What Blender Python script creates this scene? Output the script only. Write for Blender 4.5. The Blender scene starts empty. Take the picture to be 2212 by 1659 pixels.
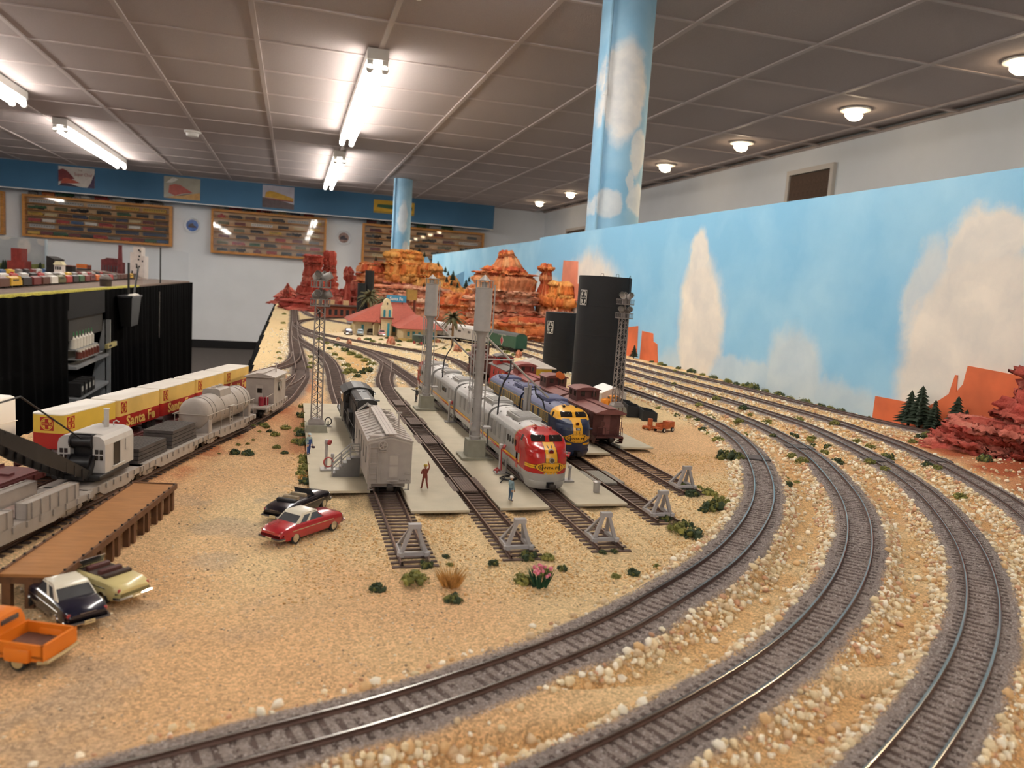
import bpy, bmesh, math, random
import numpy as np
from mathutils import Vector, Matrix, noise as mnoise
from mathutils.bvhtree import BVHTree

PI = math.pi
Z0 = 0.93                      # height of the model railway's rail top above the room floor
SC = bpy.context.scene
COL = SC.collection

# ---------------------------------------------------------------- camera (calibrated: f 1660 px of 2212)
FPX, PITCH, ROLL, YAW, HC = 1660.0, math.radians(7.1), math.radians(3.8), math.radians(-16.23), 0.17
def cam_axes():
    f = np.array([0, math.cos(PITCH), -math.sin(PITCH)]); r = np.array([1.0, 0, 0]); u = np.cross(r, f)
    c, s = math.cos(ROLL), math.sin(ROLL)
    r2, u2 = c * r + s * u, -s * r + c * u
    Mx = np.array([[math.cos(YAW), -math.sin(YAW), 0], [math.sin(YAW), math.cos(YAW), 0], [0, 0, 1.0]])
    return Mx @ r2, Mx @ u2, Mx @ f
CR, CU, CF = cam_axes()
cd = bpy.data.cameras.new('camera'); cam = bpy.data.objects.new('camera', cd); COL.objects.link(cam)
cd.sensor_fit = 'HORIZONTAL'; cd.sensor_width = 36.0; cd.lens = 36.0 * FPX / 2212.0
cd.clip_start, cd.clip_end = 0.02, 60.0
mw = Matrix.Identity(4)
for i in range(3):
    mw[i][0], mw[i][1], mw[i][2] = CR[i], CU[i], -CF[i]
mw[2][3] = HC + Z0
cam.matrix_world = mw
cd.dof.use_dof = True; cd.dof.focus_distance = 0.82; cd.dof.aperture_fstop = 17.0
SC.camera = cam

# ---------------------------------------------------------------- world, exposure
wd = bpy.data.worlds.new('world'); SC.world = wd; wd.use_nodes = True
wd.node_tree.nodes['Background'].inputs[0].default_value = (0.05, 0.05, 0.05, 1)
wd.node_tree.nodes['Background'].inputs[1].default_value = 0.3
SC.view_settings.view_transform = 'Standard'; SC.view_settings.look = 'None'
SC.view_settings.gamma = 1.0; SC.view_settings.use_curve_mapping = False
SC.view_settings.exposure = 0.32
TUBE_E = 21.0                  # emission of the fluorescent tubes
SPOT_W = 62.0                  # each warm flood lamp
TUBE_COL = (1.0, 0.955, 0.90)
SPOT_COL = (1.0, 0.76, 0.50)

# ---------------------------------------------------------------- helpers
def ray(px, py):
    return ((px - 1106) / FPX) * CR + ((829.5 - py) / FPX) * CU + CF
def g(px, py, z=0.0):          # picture point -> place on the level z
    d = ray(px, py); t = (z - HC) / d[2]; return np.array([0, 0, HC]) + d * t
def atY(px, py, Y):
    d = ray(px, py); return np.array([0, 0, HC]) + d * (Y / d[1])
def lin(c):
    if isinstance(c, str):
        c = c.lstrip('#'); c = [int(c[i:i + 2], 16) for i in (0, 2, 4)]
    if max(c) > 1.0: c = [x / 255.0 for x in c]
    return [((x / 12.92) if x <= 0.04045 else ((x + 0.055) / 1.055) ** 2.4) for x in c] + [1.0]

MATS = {}
def nd(nt, typ, **kw):
    n = nt.nodes.new(typ)
    for k, v in kw.items():
        if isinstance(k, str) and hasattr(n, k): setattr(n, k, v)
    return n
def M(name, col='808080', rough=0.6, metal=0.0, var=0.10, vs=250.0, bump=0.0, bs=900.0, emit=None, es=0.0, alpha=None, trans=0.0, spec=0.5, coat=0.0, stretch=None):
    if name in MATS: return MATS[name]
    m = bpy.data.materials.new(name); MATS[name] = m; m.use_nodes = True
    nt = m.node_tree; b = nt.nodes['Principled BSDF']
    c = lin(col)
    b.inputs['Roughness'].default_value = rough; b.inputs['Metallic'].default_value = metal
    b.inputs['Specular IOR Level'].default_value = spec
    if coat: b.inputs['Coat Weight'].default_value = coat; b.inputs['Coat Roughness'].default_value = 0.08
    if trans: b.inputs['Transmission Weight'].default_value = trans; b.inputs['IOR'].default_value = 1.1
    if emit is not None:
        b.inputs['Emission Color'].default_value = lin(emit) if not isinstance(emit, tuple) else (*emit, 1)
        b.inputs['Emission Strength'].default_value = es
    if var > 0 or bump > 0:
        tc = nt.nodes.new('ShaderNodeTexCoord')
        src = tc.outputs['Object']
        if stretch:
            mp = nt.nodes.new('ShaderNodeMapping'); mp.inputs['Scale'].default_value = stretch
            nt.links.new(src, mp.inputs['Vector']); src = mp.outputs['Vector']
    if var > 0:
        n = nt.nodes.new('ShaderNodeTexNoise'); n.inputs['Scale'].default_value = vs; n.inputs['Detail'].default_value = 3
        nt.links.new(src, n.inputs['Vector'])
        r = nt.nodes.new('ShaderNodeValToRGB')
        r.color_ramp.elements[0].position = 0.3; r.color_ramp.elements[1].position = 0.7
        r.color_ramp.elements[0].color = [x * (1 - var) for x in c[:3]] + [1]
        r.color_ramp.elements[1].color = [min(1, x * (1 + var)) for x in c[:3]] + [1]
        nt.links.new(n.outputs['Fac'], r.inputs['Fac']); nt.links.new(r.outputs['Color'], b.inputs['Base Color'])
    else:
        b.inputs['Base Color'].default_value = c
    if bump > 0:
        n2 = nt.nodes.new('ShaderNodeTexNoise'); n2.inputs['Scale'].default_value = bs; n2.inputs['Detail'].default_value = 2
        nt.links.new(src, n2.inputs['Vector'])
        bp = nt.nodes.new('ShaderNodeBump'); bp.inputs['Strength'].default_value = bump; bp.inputs['Distance'].default_value = 1.0 / bs
        nt.links.new(n2.outputs['Fac'], bp.inputs['Height']); nt.links.new(bp.outputs['Normal'], b.inputs['Normal'])
    return m

class MB:
    """collects geometry of one part"""
    def __init__(s): s.v = []; s.f = []; s.m = []; s.s = []
    def add(s, vs, fs, m=0, sm=False):
        o = len(s.v); s.v.extend([tuple(map(float, p)) for p in vs])
        for f in fs: s.f.append(tuple(i + o for i in f)); s.m.append(m); s.s.append(sm)
        return s
    def box(s, c, d, m=0, rz=0.0, taper=1.0):
        x, y, z = d[0] / 2, d[1] / 2, d[2] / 2; t = taper
        P = [(-x, -y, -z), (x, -y, -z), (x, y, -z), (-x, y, -z), (-x * t, -y * t, z), (x * t, -y * t, z), (x * t, y * t, z), (-x * t, y * t, z)]
        cs, sn = math.cos(rz), math.sin(rz)
        P = [(c[0] + p[0] * cs - p[1] * sn, c[1] + p[0] * sn + p[1] * cs, c[2] + p[2]) for p in P]
        return s.add(P, [(0, 3, 2, 1), (4, 5, 6, 7), (0, 1, 5, 4), (1, 2, 6, 5), (2, 3, 7, 6), (3, 0, 4, 7)], m)
    def bb(s, a, b, m=0):      # box by two corners
        return s.box([(a[i] + b[i]) / 2 for i in range(3)], [abs(b[i] - a[i]) for i in range(3)], m)
    def rbox(s, c, d, r, m=0, seg=2, rz=0.0, sm=True):   # rounded box
        bm = bmesh.new(); bmesh.ops.create_cube(bm, size=1.0)
        for v in bm.verts: v.co = Vector((v.co.x * d[0], v.co.y * d[1], v.co.z * d[2]))
        bmesh.ops.bevel(bm, geom=bm.edges[:], offset=r, segments=seg, profile=0.5, affect='EDGES')
        bm.verts.index_update(); R = Matrix.Rotation(rz, 3, 'Z')
        s.add([(R @ v.co) + Vector(c) for v in bm.verts], [[v.index for v in f.verts] for f in bm.faces], m, sm); bm.free(); return s
    def cyl(s, a, b, r, r1=None, n=10, m=0, cap=True, sm=True):
        a, b = Vector(a), Vector(b); r1 = r if r1 is None else r1; d = (b - a).normalized()
        u = d.orthogonal().normalized(); w = d.cross(u)
        P = [a + (u * math.cos(2 * PI * i / n) + w * math.sin(2 * PI * i / n)) * r for i in range(n)] + [b + (u * math.cos(2 * PI * i / n) + w * math.sin(2 * PI * i / n)) * r1 for i in range(n)]
        s.add(P, [(i, (i + 1) % n, n + (i + 1) % n, n + i) for i in range(n)], m, sm)
        if cap: s.add(P, [tuple(range(n - 1, -1, -1)), tuple(range(n, 2 * n))], m)
        return s
    def tube(s, pts, r, n=6, m=0, closed=False):
        pts = [Vector(p) for p in pts]; k = len(pts); rings = []; u = None
        for i in range(k):
            if closed: d = pts[(i + 1) % k] - pts[i - 1]
            else: d = pts[min(i + 1, k - 1)] - pts[max(i - 1, 0)]
            d = d.normalized() if d.length > 1e-12 else Vector((0, 0, 1))
            if u is None: u = d.orthogonal()
            u = u - d * u.dot(d); u = u.normalized() if u.length > 1e-9 else d.orthogonal().normalized()
            w = d.cross(u)
            rings.append([pts[i] + (u * math.cos(2 * PI * j / n) + w * math.sin(2 * PI * j / n)) * r for j in range(n)])
        return s.loft(rings, m, cap=not closed, wrap=closed)
    def loft(s, rings, m=0, cap=True, wrap=False, closed=True, sm=True):
        n = len(rings[0]); k = len(rings); P = [p for r in rings for p in r]; F = []
        for i in range(k if wrap else k - 1):
            a, b = i * n, ((i + 1) % k) * n
            for j in range(n if closed else n - 1): F.append((a + j, a + (j + 1) % n, b + (j + 1) % n, b + j))
        s.add(P, F, m, sm)
        if cap and not wrap: s.add(P, [tuple(range(n - 1, -1, -1)), tuple(range((k - 1) * n, k * n))], m)
        return s
    def lathe(s, prof, c=(0, 0, 0), n=24, m=0, sm=True):
        rings = [[(c[0] + r * math.cos(2 * PI * j / n), c[1] + r * math.sin(2 * PI * j / n), c[2] + z) for j in range(n)] for r, z in prof]
        return s.loft(rings, m, sm=sm)
    def prism(s, poly, ax, a, b, m=0, sm=False):
        def P(u, v, w): return {'x': (w, u, v), 'y': (u, w, v), 'z': (u, v, w)}[ax]
        n = len(poly); V = [P(u, v, a) for u, v in poly] + [P(u, v, b) for u, v in poly]
        s.add(V, [(i, (i + 1) % n, n + (i + 1) % n, n + i) for i in range(n)], m, sm)
        return s.add(V, [tuple(range(n - 1, -1, -1)), tuple(range(n, 2 * n))], m)
    def ball(s, c, r, m=0, n=8, sc=(1, 1, 1)):
        k = max(4, n // 2)
        rings = [[(c[0] + sc[0] * r * math.sin(PI * i / k) * math.cos(2 * PI * j / n), c[1] + sc[1] * r * math.sin(PI * i / k) * math.sin(2 * PI * j / n), c[2] - sc[2] * r * math.cos(PI * i / k)) for j in range(n)] for i in range(k + 1)]
        return s.loft(rings, m, cap=False)
    def xf(s, mat):
        s.v = [tuple(mat @ Vector(p)) for p in s.v]; return s
    def join(s, o, mat=None, mo=0):
        k = len(s.v); s.v += [tuple(mat @ Vector(p)) for p in o.v] if mat else o.v
        s.f += [tuple(i + k for i in f) for f in o.f]; s.m += [x + mo for x in o.m]; s.s += o.s; return s
    def mesh(s, name, mats, fix=True):
        me = bpy.data.meshes.new(name); me.from_pydata(s.v, [], s.f)
        for m in (mats if isinstance(mats, (list, tuple)) else [mats]): me.materials.append(m)
        me.polygons.foreach_set('material_index', s.m); me.polygons.foreach_set('use_smooth', s.s)
        if fix and len(s.f) < 60000:
            bm = bmesh.new(); bm.from_mesh(me); bmesh.ops.remove_doubles(bm, verts=bm.verts[:], dist=1e-7)
            bmesh.ops.recalc_face_normals(bm, faces=bm.faces[:]); bm.to_mesh(me); bm.free()
        me.update()
        if any(s.s): me.set_sharp_from_angle(angle=math.radians(38))
        return me
    def build(s, name, mats, parent=None, **kw):
        return mk(name, s.mesh(name, mats), parent, **kw)

def mk(name, data, parent=None, loc=None, rz=None):
    o = bpy.data.objects.new(name, data); COL.objects.link(o)
    if parent is not None: o.parent = parent
    if loc is not None: o.location = loc
    if rz is not None: o.rotation_euler = (0, 0, rz)
    return o
def tag(o, label=None, cat=None, group=None, kind=None):
    if label: o['label'] = label
    if cat: o['category'] = cat
    if group: o['group'] = group
    if kind: o['kind'] = kind
    return o
def thing(name, label, cat, loc=(0, 0, 0), rz=0.0, group=None):
    o = mk(name, None, None, loc, rz); o.empty_display_size = 0.01
    return tag(o, label, cat, group)
def struct(o, label=None):
    o['kind'] = 'structure'
    if label: o['label'] = label
    return o
def kids(o): return [c for c in bpy.data.objects if c.parent == o]
def copy_tree(o, parent=None, loc=None, rz=None, label=None, group=None):
    c = o.copy(); COL.objects.link(c); c.parent = parent
    if loc is not None: c.location = loc
    if rz is not None: c.rotation_euler = (0, 0, rz)
    if label: c['label'] = label
    if group: c['group'] = group
    for ch in kids(o): copy_tree(ch, c)
    return c
TXT = {}
def text_mb(body, w, h, m=0, bold=0.0, depth=0.0002):
    """lettering as flat geometry, w x h, in the x-z plane, facing -y, centred"""
    key = (body, bold)
    if key not in TXT:
        cu = bpy.data.curves.new('t', 'FONT'); cu.body = body; cu.resolution_u = 2; cu.offset = bold; cu.align_x = 'CENTER'
        o = bpy.data.objects.new('t', cu); COL.objects.link(o)
        bpy.context.view_layer.update()
        me = bpy.data.meshes.new_from_object(o.evaluated_get(bpy.context.evaluated_depsgraph_get()))
        TXT[key] = ([tuple(v.co) for v in me.vertices], [tuple(p.vertices) for p in me.polygons])
        bpy.data.objects.remove(o); bpy.data.meshes.remove(me); bpy.data.curves.remove(cu)
    V, F = TXT[key]; xs = [v[0] for v in V]; ys = [v[1] for v in V]
    x0, x1, y0, y1 = min(xs), max(xs), min(ys), max(ys)
    b = MB(); b.add([((v[0] - (x0 + x1) / 2) / (x1 - x0) * w, -depth, (v[1] - (y0 + y1) / 2) / (y1 - y0) * h) for v in V], F, m)
    return b
_O = 'first second third fourth fifth sixth seventh eighth ninth tenth eleventh twelfth thirteenth fourteenth fifteenth sixteenth seventeenth eighteenth nineteenth'.split()
def ordw(i):
    if i < 19: return _O[i]
    n = i + 1; T = {2: 'twent', 3: 'thirt', 4: 'fort'}[n // 10]; return T + 'ieth' if n % 10 == 0 else T + 'y-' + _O[n % 10 - 1]
random.seed(7); RNG = np.random.default_rng(7)
def sstep(a, b, x):
    t = np.clip((x - a) / (b - a), 0, 1); return t * t * (3 - 2 * t)
# ================================================================ ROOM
CEIL = 1.34; FLO = -Z0; WB = 11.4; WR = 3.67; WL = -7.0; WF = -3.0
m_wall = M('wall_paint', 'eef2f6', 0.75, var=0.03, vs=3, bump=0.05, bs=120)
m_tile = M('ceiling_tile_board', 'b5a8a4', 0.9, var=0.07, vs=220, bump=0.25, bs=160)
m_grid = M('ceiling_grid_metal', 'c4b6b0', 0.5, var=0.03, vs=5)
m_carpet = M('floor_carpet', '4a4441', 0.95, var=0.35, vs=90, bump=0.6, bs=150)
m_black = M('matt_black', '0b0b0c', 0.8, var=0.2, vs=30)
m_bluewall = M('blue_band_paint', '3d6f93', 0.6, var=0.05, vs=4)
m_white = M('white_enamel', 'f0eee8', 0.4, var=0.02, vs=10)
def glass_thin(name, tint=(1, 1, 1), k=0.25):
    m = bpy.data.materials.new(name); m.use_nodes = True; nt = m.node_tree; nt.nodes.clear()
    o = nt.nodes.new('ShaderNodeOutputMaterial'); mx = nt.nodes.new('ShaderNodeMixShader')
    t = nt.nodes.new('ShaderNodeBsdfTransparent'); t.inputs[0].default_value = (*tint, 1)
    gl = nt.nodes.new('ShaderNodeBsdfGlossy'); gl.inputs['Roughness'].default_value = 0.03
    lw = nt.nodes.new('ShaderNodeLayerWeight'); lw.inputs[0].default_value = .5
    pw = nt.nodes.new('ShaderNodeMath'); pw.operation = 'POWER'; pw.inputs[1].default_value = 5; nt.links.new(lw.outputs['Facing'], pw.inputs[0])
    fr = nt.nodes.new('ShaderNodeMath'); fr.operation = 'MULTIPLY_ADD'; fr.inputs[1].default_value = k; fr.inputs[2].default_value = k * .2; nt.links.new(pw.outputs[0], fr.inputs[0])
    nt.links.new(fr.outputs[0], mx.inputs[0]); nt.links.new(t.outputs[0], mx.inputs[1]); nt.links.new(gl.outputs[0], mx.inputs[2])
    nt.links.new(mx.outputs[0], o.inputs[0]); return m
m_glass = glass_thin('clear_glass')
tube_m = M('tube_light', 'ffffff', 0.4, var=0, emit=TUBE_COL, es=TUBE_E)
bulb_m = M('flood_bulb', 'fff4e0', 0.4, var=0, emit=SPOT_COL, es=16.0)

def slab(name, a, b, m, parent=None):
    return MB().bb(a, b).build(name, m, parent)
struct(slab('floor', (WL, WF, FLO - .1), (WR, WB, FLO), m_carpet), 'dark grey-brown carpeted floor')
struct(slab('wall_back', (WL - .1, WB, FLO), (WR + .1, WB + .1, CEIL + .1), m_wall), 'white painted back wall behind the display cases')
struct(slab('wall_right', (WR, WF, FLO), (WR + .1, WB, CEIL + .1), m_wall), 'white painted side wall beyond the sky backdrop')
struct(slab('wall_left', (WL - .1, WF, FLO), (WL, WB, CEIL + .1), m_wall), 'white painted side wall')
struct(slab('wall_front', (WL - .1, WF - .1, FLO), (WR + .1, WF, CEIL + .1), m_wall), 'white painted wall')
struct(slab('baseboard_back', (WL, WB - .015, FLO), (WR, WB, FLO + .11), m_black), 'black baseboard along the back wall')
bh = struct(slab('wall_bulkhead', (WL, 11.1, 1.0), (2.79, WB, CEIL), m_bluewall), 'blue painted bulkhead band above the display cases')
MB().bb((WL, 11.098, 0.992), (2.795, 11.125, 1.003)).build('edge_trim', m_white, bh)

# ceiling: slab, lay-in tiles, bar grid
ceil = struct(slab('ceiling', (WL, WF, CEIL + .03), (WR, WB, CEIL + .1), m_tile), 'suspended ceiling of square mineral tiles in a bar grid')
TX0, TY0, TS = -0.214, 3.12, 0.612
tile_me = MB().box((0, 0, CEIL + .012), (TS - .02, TS - .02, .016)).mesh('tile', m_tile)
def projpx(p):
    v = np.array(p) - np.array([0, 0, HC]); z = v @ CF
    return (1106 + FPX * (v @ CR) / z, 829.5 - FPX * (v @ CU) / z, z)
for i in range(-12, 8):
    for j in range(-9, 15):
        x, y = TX0 + (i + .5) * TS, TY0 + (j + .5) * TS
        if x + TS / 2 > WR + .35 or y > WB + .2 or x < WL: continue
        vis = False
        for dx in (-.3, 0, .3):
            for dy in (-.3, 0, .3):
                p = projpx((x + dx, y + dy, CEIL))
                if p[2] > .3 and -20 < p[0] < 2232 and -20 < p[1] < 1659: vis = True
        if vis:
            o = mk('tile', tile_me, ceil, loc=(x, y, 0))
            o.rotation_euler = (random.uniform(-.003, .003), random.uniform(-.003, .003), 0)
for i in range(-9, 8):
    x = TX0 + i * TS
    if WL < x < WR: slab('grid_bar', (x - .0125, WF, CEIL - .003), (x + .0125, WB, CEIL + .012), m_grid, ceil)
for j in range(-8, 15):
    y = TY0 + j * TS
    if WF < y < WB: slab('grid_bar', (WL, y - .011, CEIL - .001), (WR, y + .011, CEIL + .011), m_grid, ceil)
slab('grid_bar', (WR - .03, WF, CEIL - .004), (WR, WB, CEIL + .01), m_grid, ceil)

# fluorescent fixtures (8 ft strips, two tubes)
hb = MB().box((0, 0, CEIL - .03), (.11, 2.46, .055)).mesh('housing', m_white)
tb = MB().cyl((0, -1.19, 0), (0, 1.19, 0), .019, n=12).mesh('tube', tube_m)
hol = MB().box((0, 0, 0), (.03, .028, .06)).cyl((0, -.014, -.028), (0, .014, -.028), .02, n=10).mesh('lamp_holder', m_white)
def fixture(x, y0, label):
    t = thing('fluorescent_fixture', label, 'ceiling light', (x, y0 + 1.23, 0), 0, 'fluorescent strip lights on the ceiling')
    mk('housing', hb, t)
    for sx in (-.038, .038):
        mk('tube', tb, t, loc=(sx, 0, CEIL - .088))
        for sy in (-1.2, 1.2): mk('lamp_holder', hol, t, loc=(sx, sy, CEIL - .07))
fixture(.385, 4.16, 'twin tube fluorescent strip light above the sand towers, largest in view')
fixture(.385, 7.6, 'short looking fluorescent strip light in line behind the largest one')
fixture(-1.93, 7.5, 'fluorescent strip light above the first poster of the blue band')
fixture(-1.93, 4.05, 'fluorescent strip light cut by the left picture edge')
fixture(.385, .62, 'fluorescent strip light over the front of the layout')
fixture(-1.93, .62, 'fluorescent strip light over the aisle beside the layout')
fixture(.385, -2.82, 'fluorescent strip light behind the viewer')
fixture(-1.93, -2.82, 'fluorescent strip light behind the viewer over the aisle')
fixture(-4.3, 5.8, 'fluorescent strip light over the far aisle')
# warm flood lamps along the right wall
sp_ring = MB().lathe([(.085, 0), (.085, -.008), (.055, -.012), (.05, 0)], n=20).mesh('trim_ring', m_white)
sp_bulb = MB().lathe([(.0, -.062), (.025, -.06), (.046, -.046), (.05, -.03), (.038, -.006), (.03, .0)], n=18).mesh('bulb', bulb_m)
for k, (y, w) in enumerate(((2.88, 'cut by the right picture edge'), (3.97, 'large in view, second from the right edge'), (5.17, 'above the curtained window, third from the right edge'), (6.38, 'just right of the thick sky column'), (8.82, 'just left of the thick sky column'), (10.03, 'farthest one, above the far wall corner'), (1.67, 'out of view to the side'), (.46, 'out of view beside the viewer'))):
    t = thing('flood_lamp', 'round warm flood lamp in the ceiling, ' + w, 'ceiling lamp', (3.14, y, CEIL), 0, 'warm flood lamps along the ceiling')
    mk('trim_ring', sp_ring, t); b = mk('bulb', sp_bulb, t); b.rotation_euler = (0, math.radians(14), 0)
    ld = bpy.data.lights.new('flood_light', 'SPOT'); ld.energy = SPOT_W; ld.color = SPOT_COL; ld.spot_size = math.radians(125); ld.spot_blend = .8; ld.shadow_soft_size = .05
    lo = bpy.data.objects.new('flood_light', ld); COL.objects.link(lo); lo.parent = t; lo.location = (-.03, 0, -.08); lo.rotation_euler = (0, math.radians(38), 0)

# smoke detector
t = thing('smoke_detector', 'white smoke detector on the ceiling grid bar', 'smoke detector', (-.88, 7.43, CEIL))
MB().lathe([(.07, 0), (.07, -.015), (.055, -.02)], n=20).build('base', m_white, t)
MB().lathe([(.055, -.02), (.05, -.045), (.03, -.05)], n=20).build('sensor_head', m_white, t)

# columns painted like sky
def cloud_mat(name, axis_scale=(1, 1, 1), base='86b4d4', base2='a9cde4', cl='e6e2dc', blobs=(), nscale=5.0, dist=.12, soft=(.75, 1.05), haze=0.35):
    m = bpy.data.materials.new(name); m.use_nodes = True; nt = m.node_tree; L = nt.links; b = nt.nodes['Principled BSDF']; b.inputs['Roughness'].default_value = .7
    tc = nt.nodes.new('ShaderNodeTexCoord')
    n = nt.nodes.new('ShaderNodeTexNoise'); n.inputs['Scale'].default_value = nscale; n.inputs['Detail'].default_value = 7; n.inputs['Roughness'].default_value = .62
    L.new(tc.outputs['Object'], n.inputs['Vector'])
    sub = nt.nodes.new('ShaderNodeVectorMath'); sub.operation = 'SUBTRACT'; sub.inputs[1].default_value = (.5, .5, .5); L.new(n.outputs['Color'], sub.inputs[0])
    scl = nt.nodes.new('ShaderNodeVectorMath'); scl.operation = 'SCALE'; scl.inputs['Scale'].default_value = dist; L.new(sub.outputs[0], scl.inputs[0])
    ad = nt.nodes.new('ShaderNodeVectorMath'); ad.operation = 'ADD'; L.new(tc.outputs['Object'], ad.inputs[0]); L.new(scl.outputs[0], ad.inputs[1])
    acc = None
    for (c, s, w) in blobs:
        mp = nt.nodes.new('ShaderNodeVectorMath'); mp.operation = 'SUBTRACT'; mp.inputs[1].default_value = c; L.new(ad.outputs[0], mp.inputs[0])
        dv = nt.nodes.new('ShaderNodeVectorMath'); dv.operation = 'DIVIDE'; dv.inputs[1].default_value = s; L.new(mp.outputs[0], dv.inputs[0])
        ln = nt.nodes.new('ShaderNodeVectorMath'); ln.operation = 'LENGTH'; L.new(dv.outputs[0], ln.inputs[0])
        mr = nt.nodes.new('ShaderNodeMapRange'); mr.interpolation_type = 'SMOOTHSTEP'; mr.inputs[1].default_value = soft[1]; mr.inputs[2].default_value = soft[0]; mr.inputs[3].default_value = 0; mr.inputs[4].default_value = w
        L.new(ln.outputs['Value'], mr.inputs[0])
        if acc is None: acc = mr.outputs[0]
        else:
            mx = nt.nodes.new('ShaderNodeMath'); mx.operation = 'MAXIMUM'; L.new(acc, mx.inputs[0]); L.new(mr.outputs[0], mx.inputs[1]); acc = mx.outputs[0]
    n2 = nt.nodes.new('ShaderNodeTexNoise'); n2.inputs['Scale'].default_value = nscale * .55; n2.inputs['Detail'].default_value = 5; L.new(ad.outputs[0], n2.inputs['Vector'])
    cr = nt.nodes.new('ShaderNodeValToRGB'); cr.color_ramp.elements[0].position = .42; cr.color_ramp.elements[1].position = .72
    cr.color_ramp.elements[0].color = lin(base); cr.color_ramp.elements[1].color = lin(base2); L.new(n2.outputs['Fac'], cr.inputs[0])
    n3 = nt.nodes.new('ShaderNodeTexNoise'); n3.inputs['Scale'].default_value = nscale * 2.2; n3.inputs['Detail'].default_value = 6; L.new(ad.outputs[0], n3.inputs['Vector'])
    c3 = nt.nodes.new('ShaderNodeValToRGB'); c3.color_ramp.elements[0].position = .3; c3.color_ramp.elements[1].position = .7
    k = lin(cl); c3.color_ramp.elements[0].color = [k[0] * .80, k[1] * .82, k[2] * .86, 1]; c3.color_ramp.elements[1].color = k; L.new(n3.outputs['Fac'], c3.inputs[0])
    mix = nt.nodes.new('ShaderNodeMix'); mix.data_type = 'RGBA'; L.new(cr.outputs[0], mix.inputs[6]); L.new(c3.outputs[0], mix.inputs[7])
    if acc is None: mix.inputs[0].default_value = 0
    else: L.new(acc, mix.inputs[0])
    L.new(mix.outputs[2], b.inputs['Base Color']); return m
m_col1 = cloud_mat('column_sky_paint', blobs=[((-.03, -.1, .95), (.09, .3, .22), .9), ((.05, -.1, .72), (.04, .3, .1), .7), ((-.06, -.1, .52), (.06, .3, .06), .7), ((.06, -.1, .55), (.05, .3, .07), .6), ((.02, -.1, .62), (.02, .3, .05), .6)], nscale=9, dist=.1, base='7fb2d2', base2='9cc4dc')
t = MB().lathe([(.105, FLO), (.105, CEIL)], n=40).build('column', m_col1, loc=(1.235, 2.95, 0))
struct(t, 'thick round column painted with blue sky and clouds')
MB().tube([(-.1, -.075, FLO), (-.1, -.075, .97), (-.1, -.075, CEIL)], .0075, n=8).cyl((-.1, -.075, .93), (-.1, -.075, .97), .0105, n=8).build('conduit', m_col1, t)
m_col2 = cloud_mat('thin_column_paint', blobs=[((0, -.1, .9), (.06, .3, .2), .6), ((.05, -.1, .5), (.05, .3, .15), .6)], nscale=8, dist=.1, base='7aa9c8', base2='9abfd6')
t = MB().lathe([(.108, FLO), (.108, CEIL)], n=32).build('column', m_col2, loc=(1.2, 9.2, 0))
struct(t, 'far slender column painted pale blue in front of the display case')
MB().tube([(-.1, -.07, FLO), (-.1, -.07, CEIL)], .01, n=8).build('conduit', m_col2, t)

# window with brown vertical blinds high on the right wall, and a second dark opening
m_frame = M('window_frame_paint', 'cfc8c0', .5, var=.03, vs=10); m_blind = M('brown_blind', '5b4638', .8, var=.2, vs=40)
def window(nm, y0, y1, z0, z1, label):
    w = struct(MB().bb((WR - .006, y0, z0), (WR - .002, y1, z1)).build(nm, m_black), label)
    f = MB(); e = .035
    f.bb((WR - .03, y0 - e, z1), (WR - .001, y1 + e, z1 + e)); f.bb((WR - .03, y0 - e, z0 - e), (WR - .001, y1 + e, z0)); f.bb((WR - .03, y0 - e, z0), (WR - .001, y0, z1)); f.bb((WR - .03, y1, z0), (WR - .001, y1 + e, z1))
    f.build('window_frame', m_frame, w)
    n = int((y1 - y0) / .05); sl = MB().box((0, 0, 0), (.004, .042, z1 - z0 - .01)).mesh('slat', m_blind)
    for i in range(n):
        o = mk('slat', sl, w, loc=(WR - .014, y0 + (i + .5) * (y1 - y0) / n, (z0 + z1) / 2)); o.rotation_euler = (0, 0, .25)
window('window_1', 4.80, 5.27, .62, 1.165, 'window with brown vertical blinds above the sky backdrop')
window('window_2', 9.6, 10.3, .6, 1.0, 'small dark window at the far end of the side wall')

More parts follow.
